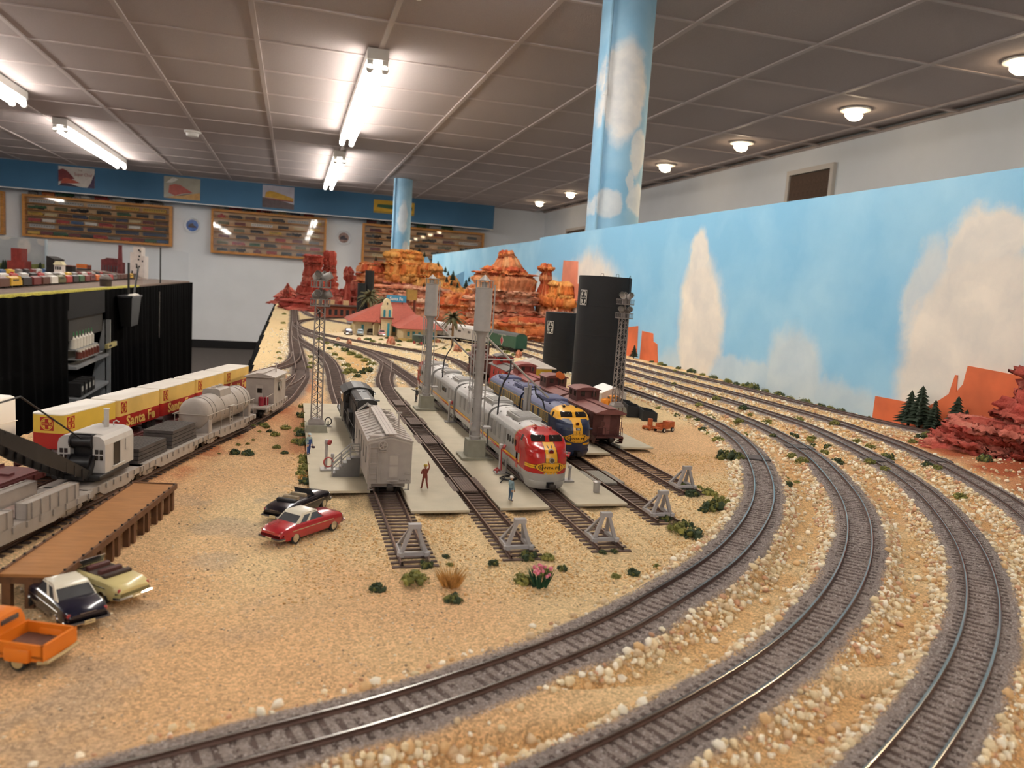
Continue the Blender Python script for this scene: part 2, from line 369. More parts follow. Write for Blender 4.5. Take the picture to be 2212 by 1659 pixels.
# ---------------------------------------------------------------- display cases with model trains
m_oak = M('oak_wood', 'c98a40', .5, var=.25, vs=8, stretch=(1, 1, 14)); m_oakback = M('case_backboard', 'd6b68c', .7, var=.1, vs=6)
m_dark = M('dark_plastic', '1c1a19', .6, var=.2, vs=100)
def rolling(kind):
    b = MB()
    if kind == 'boxcar':
        b.prism([(-.018, .008), (.018, .008), (.018, .042), (0, .048), (-.018, .042)], 'x', -.07, .07)
    elif kind == 'coach':
        b.prism([(-.018, .008), (.018, .008), (.018, .040), (.009, .049), (-.009, .049), (-.018, .040)], 'x', -.14, .14)
        for i in range(9): b.bb((-.125 + i * .029, -.0186, .027), (-.108 + i * .029, -.0176, .036), 1)
    elif kind == 'diesel':
        b.prism([(-.018, .010), (.018, .010), (.018, .042), (0, .05), (-.018, .042)], 'x', -.085, .06); b.prism([(.06, .01), (.085, .01), (.085, .03), (.072, .034), (.06, .05)], 'y', -.018, .018)
        b.bb((-.06, -.0186, .03), (.03, -.0176, .037), 1)
    elif kind == 'steam engine':
        b.cyl((-.03, 0, .032), (.075, 0, .032), .015, n=12); b.bb((-.055, -.017, .015), (-.025, .017, .052)); b.bb((-.13, -.016, .014), (-.062, .016, .042)); b.cyl((.06, 0, .045), (.06, 0, .056), .006, n=8); b.cyl((.02, 0, .045), (.02, 0, .052), .008, n=8)
        for x in (-.01, .015, .04): b.cyl((x, -.012, .011), (x, .012, .011), .011, n=12, m=1)
    elif kind == 'tank car':
        b.cyl((-.065, 0, .03), (.065, 0, .03), .016, n=14); b.cyl((0, 0, .044), (0, 0, .053), .008, n=10); b.bb((-.07, -.014, .01), (.07, .014, .015))
    elif kind == 'caboose':
        b.prism([(-.018, .008), (.018, .008), (.018, .036), (0, .042), (-.018, .036)], 'x', -.05, .05); b.bb((-.018, -.014, .038), (.018, .014, .056)); b.bb((-.06, -.016, .008), (.06, .016, .012))
    hl = {'coach': .115, 'diesel': .06, 'steam engine': .1, 'caboose': .035}.get(kind, .05)
    for sx in (-1, 1):
        for d in (-.012, .012): b.cyl((sx * hl + d, -.01, .0055), (sx * hl + d, .01, .0055), .0055, n=8, m=1)
    return b
ROLL = {k: rolling(k).mesh(k.replace(' ', '_'), [m_dark, m_dark]) for k in ('boxcar', 'coach', 'diesel', 'steam engine', 'tank car', 'caboose')}
RLEN = {'boxcar': .15, 'coach': .29, 'diesel': .18, 'steam engine': .22, 'tank car': .14, 'caboose': .13}
CC = {'silver': 'b9b7b3', 'white': 'd8d4cc', 'yellow': 'c9a02c', 'olive': '5c5a30', 'green': '2c5a34', 'black': '1e1c1b', 'maroon': '6a2420', 'brown': '5a3524', 'navy': '2c3a58', 'red': 'a32a22', 'orange': 'c2641f', 'grey': '6f6a66', 'cream': 'cbb98c', 'blue': '34557e'}
def cmat(c): return M('model_' + c, CC[c], .45, var=.12, vs=60)
ORD = ['first', 'second', 'third', 'fourth', 'fifth', 'sixth', 'seventh', 'eighth', 'ninth', 'tenth', 'eleventh', 'twelfth', 'thirteenth']
def place_model(kind, col, loc, label, group):
    o = mk('model_' + kind.replace(' ', '_'), ROLL[kind], None, loc=loc)
    o.material_slots[0].link = 'OBJECT'; o.material_slots[0].material = cmat(col)
    return tag(o, label, 'model train', group)
def row_list(spec):
    out = []
    for w in spec.split():
        c, k, n = (w.split('*') + ['1'])[0].split(':') + [(w.split('*') + ['1'])[1]]
        out += [(c, {'b': 'boxcar', 'c': 'coach', 'd': 'diesel', 's': 'steam engine', 't': 'tank car', 'k': 'caboose'}[k])] * int(n)
    return out
def display_case(x0, x1, z0, z1, label, short, rows, top):
    t = thing('display_case', label, 'display case', ((x0 + x1) / 2, WB, z0), 0, 'wooden display cases on the back wall')
    w, h, d, e = x1 - x0, z1 - z0, .1, .03
    MB().bb((-w / 2, -.008, 0), (w / 2, 0, h)).build('back_panel', m_oakback, t)
    MB().bb((-w / 2, -d, h - e), (w / 2, 0, h)).build('top_rail', m_oak, t); MB().bb((-w / 2, -d, 0), (w / 2, 0, e)).build('bottom_rail', m_oak, t)
    for s in (-1, 1): MB().bb((s * w / 2, -d, e), (s * (w / 2 - e), 0, h - e)).build('side_panel', m_oak, t)
    n = len(rows); ph = (h - 2 * e) / n; sh = MB().box((0, -d / 2 - .004, 0), (w - 2 * e, d - .016, .008)).mesh('shelf', m_oak)
    for i in range(1, n): mk('shelf', sh, t, loc=(0, 0, h - e - i * ph))
    MB().bb((-w / 2 + e, -d + .002, e), (w / 2 - e, -d + .005, h - e)).build('glass_pane', m_glass, t)
    for i, r in enumerate(rows):
        L = row_list(r); tot = sum(RLEN[k] for c, k in L); free = (w - 2 * e - .04) - tot; gap = max(free / max(1, len(L)), -.004); x = x0 + e + .02 + gap / 2
        for j, (c, k) in enumerate(L):
            if x + RLEN[k] > x1 - e: break
            place_model(k, c, (x + RLEN[k] / 2, WB - .05, z1 - e - (i + 1) * ph + (.004 if i < n - 1 else .0)), f'{c} model {k}, {ORD[min(j,12)]} from left on {ORD[i]} shelf, {short}', 'models inside the display cases')
            x += RLEN[k] + gap
    x = x0 + .05
    for j, (c, k) in enumerate(row_list(top)):
        if x + RLEN[k] > x1: break
        place_model(k, c, (x + RLEN[k] / 2, WB - .05, z1), f'{c} model {k}, {ORD[min(j,12)]} from left on top of the {short}', 'models standing on the display cases')
        x += RLEN[k] + .035
display_case(-3.34, -1.58, .42, .95, 'long oak display case below the first poster with silver and blue trains', 'case left of blue plate',
    ['silver:c*3 yellow:c*2', 'green:s olive:b black:s black:d green:d black:b navy:b', 'yellow:d cream:b brown:b navy:d olive:b brown:b navy:b cream:b maroon:b brown:b', 'red:b white:b red:b blue:b white:b red:d maroon:b white:b red:b black:b', 'silver:c navy:c*4', 'yellow:b maroon:b green:d maroon:b black:b red:d grey:b red:b maroon:b green:b blue:b'],
    'grey:k orange:b green:s white:k red:d white:b black:s grey:d green:s')
display_case(-1.09, .43, .38, .97, 'oak display case hanging between the two round plates', 'case between the plates',
    ['red:k black:d brown:b grey:b black:d silver:c yellow:b', 'olive:b maroon:b white:c black:b cream:b yellow:b', 'white:k olive:b black:d yellow:d black:s cream:b', 'maroon:b black:d maroon:d red:b maroon:b grey:b', 'olive:b red:d green:b black:d orange:b olive:b red:b', 'black:t black:s maroon:k red:b black:b navy:t black:t'],
    'white:k red:d black:k red:s cream:k navy:b red:b maroon:b')
display_case(.93, 2.71, .36, .95, 'oak display case partly hidden by the far column and red cliffs', 'case behind the far column',
    ['maroon:d red:c black:b maroon:b cream:b black:b', 'black:s black:s grey:d black:s maroon:d white:c', 'black:s black:s black:s olive:s black:s', 'maroon:b red:b black:s black:s grey:c', 'cream:c white:b black:s black:s', 'orange:b yellow:b brown:b blue:c'],
    'maroon:b black:k red:b white:b green:b white:b green:d')
display_case(-5.4, -3.55, .42, .96, 'oak display case cut off at the left picture edge', 'case at the left edge', ['brown:b orange:b maroon:b*6', 'grey:b*8', 'black:d*4 navy:b blue:b'], '')

# wall plates and posters
m_pwhite = M('china_white', 'dfe3e8', .2, var=.02, vs=5); m_pblue = M('china_blue', '2f5fae', .25, var=.45, vs=14); m_pbrown = M('china_brown', '8e6f66', .3, var=.5, vs=18)
for x, m, lb in ((-1.335, m_pblue, 'round blue and white china plate on the white wall'), (.675, m_pbrown, 'round white china plate with a brown train picture')):
    t = thing('wall_plate', lb, 'plate', (x, WB, .725), 0, 'round plates between the display cases')
    r = MB().lathe([(0, 0), (.07, .0), (.1, .018), (.103, .02), (.1, .012), (.06, -.002), (0, -.002)], n=32).xf(Matrix.Rotation(PI / 2, 4, 'X')).build('plate_dish', m_pwhite, t)
    MB().cyl((0, -.0025, .0), (0, -.0045, .0), .072 if m is m_pbrown else .09, n=32).build('painted_centre', m, t)
    MB().prism([(-.05, -.03), (.05, -.03), (.05, -.01), (.02, .0), (.01, .03), (-.02, .025), (-.05, .0)], 'y', -.006, -.0045).build('painted_train', M('plate_print', '3a2f38', .4, var=.5, vs=30), t)
def poster(x0, x1, z0, z1, label, bg, shapes, text=None):
    t = thing('poster', label, 'poster', ((x0 + x1) / 2, 11.1, (z0 + z1) / 2), 0, 'train posters on the blue band')
    w, h = x1 - x0, z1 - z0
    MB().bb((-w / 2, -.006, -h / 2), (w / 2, 0, h / 2)).build('sheet', M('poster_' + bg, bg, .35, var=.12, vs=9), t)
    for i, (c, pl) in enumerate(shapes):
        MB().prism([(u * w / 2, v * h / 2) for u, v in pl], 'y', -.0062 - .0004 * (i + 1), -.006).build('printed_shape', M('print_' + c, c, .4, var=.15, vs=25), t)
    if text:
        for body, c, u, v, tw, th in text: 
            b = text_mb(body, tw * w, th * h, depth=0.0085); b.xf(Matrix.Translation((u * w / 2, 0, v * h / 2))).build('lettering', M('print_' + c, c, .4, var=0), t)
poster(-2.87, -2.46, 1.075, 1.315, 'poster of a red locomotive with red lettering, nearest the left edge', 'cfc6bd',
    [('3c2b3e', [(-1, -1), (-.8, -.7), (-.3, -.75), (.2, -1)]), ('7a2a2c', [(-1, -.6), (-1, .6), (-.75, .75), (-.5, .55), (-.1, -.2), (-.5, -.35)]), ('b0503a', [(-.9, -.75), (-.75, -.25), (-.55, -.15), (-.1, -.35), (.2, -.6), (-.3, -.7)]), ('4a3550', [(.75, -.6), (1, .5), (1, -1), (.6, -1)])],
    [('Super Chief', '9c3a34', .38, .25, .5, .22), ('THE', '8c6a60', .2, .7, .12, .09)])
poster(-1.65, -1.21, 1.04, 1.315, 'poster of a red steam-age locomotive in a pale landscape', '9c9482',
    [('b98a48', [(-1, -1), (1, -1), (1, -.3), (.3, -.55), (-.4, -.75)]), ('a8402e', [(-.75, -.5), (-.7, .2), (-.4, .35), (-.1, .3), (.6, -.35), (0, -.5), (-.4, -.75)]), ('4a2b26', [(-.4, -.8), (.1, -.55), (.6, -.4), (.1, -.65)]), ('cfc9bf', [(-.9, .4), (-.5, .95), (-.2, .8), (-.55, .45)])])
poster(-.43, -.02, 1.03, 1.325, 'poster of a yellow streamlined train under a pale sky', 'b6b2bd',
    [('5c4c4c', [(-1, -1), (1, -1), (1, -.55), (.4, -.35), (-1, -.1)]), ('c89a30', [(-.85, -.1), (-.8, .35), (-.55, .5), (-.2, .45), (.95, .0), (.95, -.25), (.2, -.2), (-.4, -.12)]), ('8c4434', [(-.85, -.12), (.95, -.25), (.95, -.36), (-.5, -.26)])])
poster(1.05, 1.62, 1.09, 1.27, 'yellow sign with a green diesel beside the far column', 'd2a52c', [('2d5a3c', [(-.85, -.1), (-.8, .35), (.2, .4), (.9, .3), (.9, -.2), (-.2, -.25)]), ('a8882c', [(-1, -1), (1, -1), (1, -.7), (-1, -.7)])])
# ================================================================ TRACK LINES (rail top = level 0)
def crom(pts, step=.004):
    P = np.array(pts, float); P = np.vstack([2 * P[0] - P[1], P, 2 * P[-1] - P[-2]]); out = []
    for i in range(1, len(P) - 2):
        a, b, c, d = P[i - 1:i + 3]; n = max(4, int(np.hypot(*(c - b)) / .003))
        t = np.linspace(0, 1, n, endpoint=False)[:, None]
        # centripetal-like: scale tangents by chord lengths to avoid overshoot
        l0, l1, l2 = [max(1e-6, np.hypot(*v)) for v in (b - a, c - b, d - c)]
        m1 = ((b - a) / l0 * l1 + (c - b) / l1 * l0) / (l0 + l1) * l1; m2 = ((c - b) / l1 * l2 + (d - c) / l2 * l1) / (l1 + l2) * l1
        out.append((2 * t**3 - 3 * t**2 + 1) * b + (t**3 - 2 * t**2 + t) * m1 + (-2 * t**3 + 3 * t**2) * c + (t**3 - t**2) * m2)
    out = np.vstack(out + [P[-2:-1]]); s = np.r_[0, np.cumsum(np.hypot(*np.diff(out, axis=0).T))]
    q = np.arange(0, s[-1], step); return np.c_[np.interp(q, s, out[:, 0]), np.interp(q, s, out[:, 1])]
def arc(c, r, a0, a1, n=9): return [(c[0] + r * math.cos(math.radians(a)), c[1] + r * math.sin(math.radians(a))) for a in np.linspace(a0, a1, n)]
TRK = {}
TRK['T1'] = crom([(-.30, .262), (-.2, .245), (-.09, .252)] + [(-.0087, .275), (.0378, .2896), (.0959, .3143), (.1658, .3508), (.2166, .3865), (.2817, .4377), (.3483, .5043), (.4013, .5683), (.4405, .6254), (.4836, .6986), (.5341, .8014), (.5671, .8958), (.5921, 1.0255), (.5997, 1.1484)] + [(.598, 1.4), (.594, 1.75), (.586, 2.03), (.52, 2.26), (.43, 2.48), (.33, 2.7), (.2, 2.95), (.09, 3.3), (.05, 3.8)])
TRK['T2'] = crom([(-.1, .182), (.02, .208)] + [(.1275, .249), (.1772, .2729), (.253, .3178), (.306, .3579), (.3604, .4062), (.4225, .4725), (.4819, .5499), (.5435, .654), (.588, .745), (.625, .85), (.650, .95), (.664, 1.05), (.670, 1.2), (.671, 1.47), (.670, 1.8), (.665, 2.1), (.62, 2.4), (.5, 2.75), (.35, 3.05), (.2, 3.4)])
TRK['T3'] = crom([(.1, .16), (.18, .193)] + [(.2432, .228), (.2837, .2531), (.3421, .2939), (.4079, .3485), (.4832, .4266), (.5427, .5038), (.6036, .5982), (.659, .714), (.706, .85), (.733, .96), (.742, 1.08), (.744, 1.2), (.742, 1.37), (.741, 1.63), (.74, 2.1), (.72, 2.4), (.62, 2.8), (.45, 3.15), (.3, 3.4)])
TRK['T4'] = crom([(.36, .235), (.45, .305), (.55, .405), (.65, .529), (.705, .63), (.748, .724), (.79, .86), (.811, .975), (.818, 1.15), (.817, 1.308), (.81, 1.5), (.802, 1.758), (.797, 2.1), (.78, 2.4), (.7, 2.85)])
TRK['T5'] = crom([(.955, .72), (.935, .82), (.917, .905), (.902, 1.02), (.895, 1.113), (.891, 1.43), (.878, 1.75), (.87, 2.0), (.86, 2.4), (.8, 2.9)])
YX = dict(A=.0775, B=.1475, C=.2135, D=.284, E=.348)
TRK['A'] = crom([(.0775, .45), (.0775, .66), (.0750, .85), (.0712, 1.08), (.0725, 1.25), (.0760, 1.4), (.075, 1.58), (.062, 1.78), (.036, 1.97), (.015, 2.15), (.0095, 2.4)])
TRK['B'] = crom([(.1485, .455), (.1475, .8), (.1455, 1.05), (.147, 1.18), (.156, 1.32), (.178, 1.48), (.192, 1.6), (.190, 1.72), (.172, 1.85), (.122, 2.03), (.052, 2.3), (.016, 2.6), (.0095, 2.9)])
TRK['C'] = crom([(.2135, .465), (.2135, .9), (.2125, 1.15), (.208, 1.33), (.200, 1.5), (.191, 1.66), (.172, 1.85)])
TRK['D'] = crom([(.2845, .52), (.284, .9), (.284, 1.2), (.281, 1.42), (.268, 1.58), (.222, 1.75), (.152, 1.955), (.06, 2.24), (.019, 2.4)])
TRK['E'] = crom([(.350, .60), (.348, .9), (.350, 1.3), (.357, 1.5), (.362, 1.68), (.330, 1.86), (.255, 2.0), (.186, 2.125), (.087, 2.345), (.02, 2.65), (.01, 2.9)])
TRK['M'] = crom([(-.235, .3), (-.2, .42), (-.168, .5), (-.147, .575), (-.113, .69), (-.091, .765), (-.05, .895), (-.0345, .955), (-.008, 1.085), (.004, 1.19), (.0155, 1.32), (.0175, 1.43), (.0145, 1.65), (.009, 2.1), (.009, 2.9), (.010, 4.0), (.02, 4.6)])
TRK['F'] = crom([(-.29, .30), (-.24, .47), (-.1805, .662), (-.063, 1.04), (-.016, 1.193), (.004, 1.275), (.0165, 1.37), (.0175, 1.44)])
TRK['G'] = crom([(-.20, .93), (-.15, 1.1), (-.09, 1.28), (-.030, 1.44), (-.008, 1.51), (.008, 1.63), (.011, 1.75)])
TRK['U'] = crom([(.010, 2.75), (.03, 2.95), (.09, 3.15), (.2, 3.35), (.4, 3.5)])
TNAME = dict(T1='innermost curved main track with bright rails in the foreground', T2='second curved main track from the yard', T3='third curved main track, leaving at the lower right', T4='fourth curved main track running past the red rocks', T5='farthest main track along the foot of the sky backdrop',
    A='yard track under the grey boxcar and black switcher', B='empty yard track with timber crossings between the concrete pads', C='yard track under the red and silver locomotives', D='yard track under the blue and yellow locomotives', E='yard track under the brown cabooses', M='siding track under the grey work train and wrecking crane', F='siding track under the trailer flatcars', G='short spur track behind the trailer flatcars', U='far track curving away behind the depot')
MAIN = ['T1', 'T2', 'T3', 'T4', 'T5']

# ---------------------------------------------------------------- ground
def ndist(X, Y, poly, stride=2):
    P = poly[::stride].astype(np.float32); out = np.full(X.shape, 9.0, np.float32); xs = X.ravel().astype(np.float32); ys = Y.ravel().astype(np.float32); o = out.ravel()
    for i in range(0, len(P), 40):
        q = P[i:i + 40]
        lo, hi = q.min(0) - .09, q.max(0) + .09
        k = np.where((xs > lo[0]) & (xs < hi[0]) & (ys > lo[1]) & (ys < hi[1]))[0]
        if len(k) == 0: continue
        d = np.sqrt(((xs[k, None] - q[None, :, 0])**2 + (ys[k, None] - q[None, :, 1])**2).min(1)); o[k] = np.minimum(o[k], d)
    return o.reshape(X.shape)
def vnoise(X, Y, s, seed=0):
    """cheap value noise"""
    rng = np.random.default_rng(seed); T = rng.random((256, 256)); u, v = X * s + 1000.3, Y * s + 1000.7
    i, j = np.floor(u).astype(int), np.floor(v).astype(int); fu, fv = u - i, v - j; fu = fu * fu * (3 - 2 * fu); fv = fv * fv * (3 - 2 * fv)
    a = T[i % 256, j % 256]; b = T[(i + 1) % 256, j % 256]; c = T[i % 256, (j + 1) % 256]; d = T[(i + 1) % 256, (j + 1) % 256]
    return (a * (1 - fu) + b * fu) * (1 - fv) + (c * (1 - fu) + d * fu) * fv
def fb(X, Y, s, seed=0, o=4): return sum(vnoise(X, Y, s * 2**k, seed + k) / 2**k for k in range(o)) / sum(1 / 2**k for k in range(o))
T1P = TRK['T1']
def inside_T1(X, Y):           # True on the yard side of the innermost curve
    c = np.array([-.321, 1.135]); r = np.hypot(X - c[0], Y - c[1]); ins = r < .9187
    ins = np.where(Y > 1.135, X < .598, ins); return np.where(Y < .3, (Y > .262 + .12 * np.clip(X + .03, 0, .2)), ins)
def ground_h(X, Y, full=True):
    X, Y = np.asarray(X, float), np.asarray(Y, float)
    dm = np.min([ndist(X, Y, TRK[k]) for k in MAIN], axis=0); dy = np.min([ndist(X, Y, TRK[k]) for k in TRK if k not in MAIN], axis=0)
    ins = inside_T1(X, Y); base = np.where(ins, -.0062, -.0125)
    far = sstep(1.1, 1.8, Y); base = base * (1 - far) + (-.006) * far
    z = base + (-.0026 - base) * (1 - sstep(.0165, .031, dm))
    z = np.maximum(z, base + (-.0034 - base) * (1 - sstep(.015, .026, dy)))
    z = z + (fb(X, Y, 22, 3) - .5) * .0030 * sstep(.016, .035, np.minimum(dm, dy)) + (vnoise(X, Y, 260, 9) - .5) * .0006
    hill = np.exp(-(((X - .93) / .10)**2 + ((Y - .74) / .16)**2)) * .022 + np.exp(-(((X - .86) / .1)**2 + ((Y - .58) / .12)**2)) * .016
    z = z + hill * sstep(.02, .045, dm)
    return z, dm, dy, ins
gx = np.unique(np.r_[np.arange(-.62, .96, .0036), np.arange(.96, 1.0, .006)])
gy = np.unique(np.r_[np.arange(.12, .9, .0032), np.arange(.9, 1.5, .006), np.arange(1.5, 2.6, .011), np.arange(2.6, 6.2, .035)])
X, Y = np.meshgrid(gx, gy); Zg, DM, DY, INS = ground_h(X, Y)
def left_edge(Y): return np.interp(Y, [.1, .45, .72, .86, 1.03, 1.25, 1.40, 2.2, 4.8, 6.2], [-.62, -.42, -.272, -.25, -.232, -.12, -.066, -.074, -.09, -.09])
keep = (X >= left_edge(Y) - .002)
# pigment of the scenery at each point
def cl(h): return np.array(lin(h)[:3])
SAND, TAN, CREAM, BALL, RUST, RED, PALE, GREY = cl('d8b082'), cl('d8ad70'), cl('dccba8'), cl('92867f'), cl('a45c34'), cl('a3502f'), cl('e3cf9f'), cl('a09484')
n1, n2, n3 = fb(X, Y, 9, 20), fb(X, Y, 30, 30), fb(X, Y, 4, 40)
C = SAND[None, None] * (0.92 + .2 * n1[..., None]); w = sstep(.45, .65, n3)[..., None] * .55; C = C * (1 - w) + PALE * w
w = (sstep(.52, .64, n2) * (Y < .66) * INS * sstep(.12, .0, np.abs(X + .05 - .25 * (Y - .5))) * .45)[..., None]; C = C * (1 - w) + GREY * w
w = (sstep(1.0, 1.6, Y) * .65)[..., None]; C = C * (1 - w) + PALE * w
w = ((~INS) * .6 * sstep(.2, .6, n2))[..., None]; C = C * (1 - w) + cl('cf9f64') * w
dM = ndist(X, Y, TRK['M']); dF = ndist(X, Y, TRK['F'])
w = (sstep(.045, .012, np.minimum(dM, dF)) * sstep(.5, .7, Y) * (1 - sstep(1.5, 1.9, Y)) * (.45 + .5 * sstep(.45, .6, n2)))[..., None]; C = C * (1 - w) + RUST * w
w = (np.exp(-((X - .012) / .022)**2) * sstep(.62, .7, Y) * (1 - sstep(.95, 1.1, Y)) * sstep(.4, .6, n1) * .7)[..., None]; C = C * (1 - w) + RUST * w
w = (sstep(.66, .82, X + .45 * (.8 - Y) * (Y < .8)) * (1 - sstep(.86, 1.0, Y)) * sstep(.03, .05, DM) * (.55 + .4 * sstep(.4, .6, n2)))[..., None]; C = C * (1 - w) + RED * w
w = (np.exp(-(((X - .13) / .035)**2 + ((Y - 1.6) / .24)**2)) * .75)[..., None]; C = C * (1 - w) + cl('cf9c5c') * w
w = (sstep(.0222, .0168, DM + (n2 - .5) * .009))[..., None]; C = C * (1 - w) + (BALL * (0.85 + .3 * n2[..., None])) * w
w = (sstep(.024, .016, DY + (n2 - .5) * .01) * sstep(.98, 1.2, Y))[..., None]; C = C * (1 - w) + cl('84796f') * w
w = (sstep(.02, .014, DY + (n2 - .5) * .006) * (Y < .98) * (X > .03) * (.12 + .75 * sstep(.55, .585, Y) * (X < .32)))[..., None]; C = C * (1 - w) + cl('3c2c24') * w
idx = -np.ones(X.shape, int); idx[keep] = np.arange(keep.sum())
q = np.stack([idx[:-1, :-1], idx[:-1, 1:], idx[1:, 1:], idx[1:, :-1]], -1).reshape(-1, 4); q = q[(q >= 0).all(1)]
def np_mesh(name, V, Fc, mats, smooth=True, col=None, midx=None):
    me = bpy.data.meshes.new(name); k = Fc.shape[1]
    me.vertices.add(len(V)); me.vertices.foreach_set('co', np.ascontiguousarray(V, np.float32).ravel())
    me.loops.add(len(Fc) * k); me.loops.foreach_set('vertex_index', np.ascontiguousarray(Fc, np.int32).ravel())
    me.polygons.add(len(Fc)); me.polygons.foreach_set('loop_start', np.arange(0, len(Fc) * k, k, dtype=np.int32))
    if smooth: me.polygons.foreach_set('use_smooth', np.ones(len(Fc), bool))
    for m in mats if isinstance(mats, (list, tuple)) else [mats]: me.materials.append(m)
    if midx is not None: me.polygons.foreach_set('material_index', np.ascontiguousarray(midx, np.int32))
    if col is not None:
        a = me.color_attributes.new('pigment', 'FLOAT_COLOR', 'POINT'); a.data.foreach_set('color', np.ascontiguousarray(np.c_[col, np.ones(len(col))], np.float32).ravel())
    me.update(calc_edges=True); me.validate(); return me
def pigment_mat(name, rough=.9, grain=(1050, 2400), gv=.38, bump=.7, bd=.0009, spec=.25):
    m = bpy.data.materials.new(name); m.use_nodes = True; nt = m.node_tree; L = nt.links; b = nt.nodes['Principled BSDF']
    b.inputs['Roughness'].default_value = rough; b.inputs['Specular IOR Level'].default_value = spec
    at = nt.nodes.new('ShaderNodeAttribute'); at.attribute_name = 'pigment'
    tc = nt.nodes.new('ShaderNodeTexCoord')
    v = nt.nodes.new('ShaderNodeTexVoronoi'); v.inputs['Scale'].default_value = grain[0]; L.new(tc.outputs['Object'], v.inputs['Vector'])
    n = nt.nodes.new('ShaderNodeTexNoise'); n.inputs['Scale'].default_value = grain[1]; n.inputs['Detail'].default_value = 2; L.new(tc.outputs['Object'], n.inputs['Vector'])
    bw = nt.nodes.new('ShaderNodeSeparateColor'); L.new(v.outputs['Color'], bw.inputs[0])
    mr = nt.nodes.new('ShaderNodeMapRange'); mr.inputs[3].default_value = 1 - gv; mr.inputs[4].default_value = 1 + gv * .7; L.new(bw.outputs[0], mr.inputs[0])
    mx = nt.nodes.new('ShaderNodeMix'); mx.data_type = 'RGBA'; mx.blend_type = 'MULTIPLY'; mx.inputs[0].default_value = 1; L.new(at.outputs['Color'], mx.inputs[6]); L.new(mr.outputs[0], mx.inputs[7])
    L.new(mx.outputs[2], b.inputs['Base Color'])
    ad = nt.nodes.new('ShaderNodeMath'); ad.operation = 'SUBTRACT'; L.new(n.outputs['Fac'], ad.inputs[0]); L.new(v.outputs['Distance'], ad.inputs[1])
    bp = nt.nodes.new('ShaderNodeBump'); bp.inputs['Strength'].default_value = bump; bp.inputs['Distance'].default_value = bd; L.new(ad.outputs[0], bp.inputs['Height']); L.new(bp.outputs['Normal'], b.inputs['Normal'])
    return m
m_ground = pigment_mat('sand_scenery'); m_stone = bpy.data.materials.new('pebble_stone'); m_stone.use_nodes = True
_a = m_stone.node_tree.nodes.new('ShaderNodeAttribute'); _a.attribute_name = 'pigment'; m_stone.node_tree.links.new(_a.outputs['Color'], m_stone.node_tree.nodes['Principled BSDF'].inputs['Base Color'])
m_stone.node_tree.nodes['Principled BSDF'].inputs['Roughness'].default_value = .75
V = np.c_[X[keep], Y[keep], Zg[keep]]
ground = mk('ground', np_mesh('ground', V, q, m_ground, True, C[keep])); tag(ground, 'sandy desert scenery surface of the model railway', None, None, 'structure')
def hz(x, y):
    z = ground_h(np.array([x]), np.array([y]))[0]; return float(z[0])
# black valance hanging along the open edge of the layout, table top below
m_cloth = M('black_cloth', '060607', 1.0, var=.25, vs=25, spec=.05)
b = MB(); ys = np.r_[np.arange(.1, 1.5, .03), np.arange(1.5, 6.2, .06)]; ring = []
for k, y in enumerate(ys):
    x = left_edge(y); w = .006 * math.sin(k * 2.1) + .004 * math.sin(k * .9)
    ring.append([(x - .012, y, -.012 + .003 * math.sin(k * 1.7)), (x - .016, y, -.04), (x - .014 + w, y, -.3), (x - .012 + 1.6 * w, y, FLO + .005), (x - .008 + 1.6 * w, y, FLO + .005), (x - .004 + w, y, -.3), (x - .003, y, -.03), (x - .002, y, -.012)])
b.loft(ring, cap=True)
tag(b.build('valance', m_cloth), 'black cloth skirt hanging along the sandy edge of the layout', 'skirt')
tag(MB().bb((-.04, .1, -.08), (.95, 6.2, -.03)).build('layout_tabletop', m_black), 'dark timber tabletop under the sandy scenery', 'tabletop')

# ---------------------------------------------------------------- rails, ties
m_rust = M('rail_rust', '5a4238', .6, metal=.3, var=.25, vs=200); m_steel = M('rail_steel_top', 'b8b6b0', .22, metal=1.0, var=.1, vs=80); m_browntop = M('rail_worn_top', '8c705c', .35, metal=.85, var=.2, vs=120)
m_tie = M('tie_plastic', '4a3a33', .75, var=.35, vs=160, bump=.3, bs=1200); m_tie2 = M('tie_pale', '5d4b42', .8, var=.35, vs=160, bump=.3, bs=1200)
tie_me = {k: MB().box((0, 0, -.0036), (.0298, .0028, .0022), taper=.96).mesh('tie', m) for k, m in (('m', m_tie), ('y', m_tie2))}
def normals(P):
    d = np.gradient(P, axis=0); d /= np.hypot(d[:, 0], d[:, 1])[:, None]; return np.c_[d[:, 1], -d[:, 0]], d
prof = [(-.0011, -.0026), (.0011, -.0026), (.0011, -.0021), (.0004, -.0018), (.0004, -.0008), (.00065, -.0006), (.00065, 0), (-.00065, 0), (-.00065, -.0006), (-.0004, -.0008), (-.0004, -.0018), (-.0011, -.0021)]
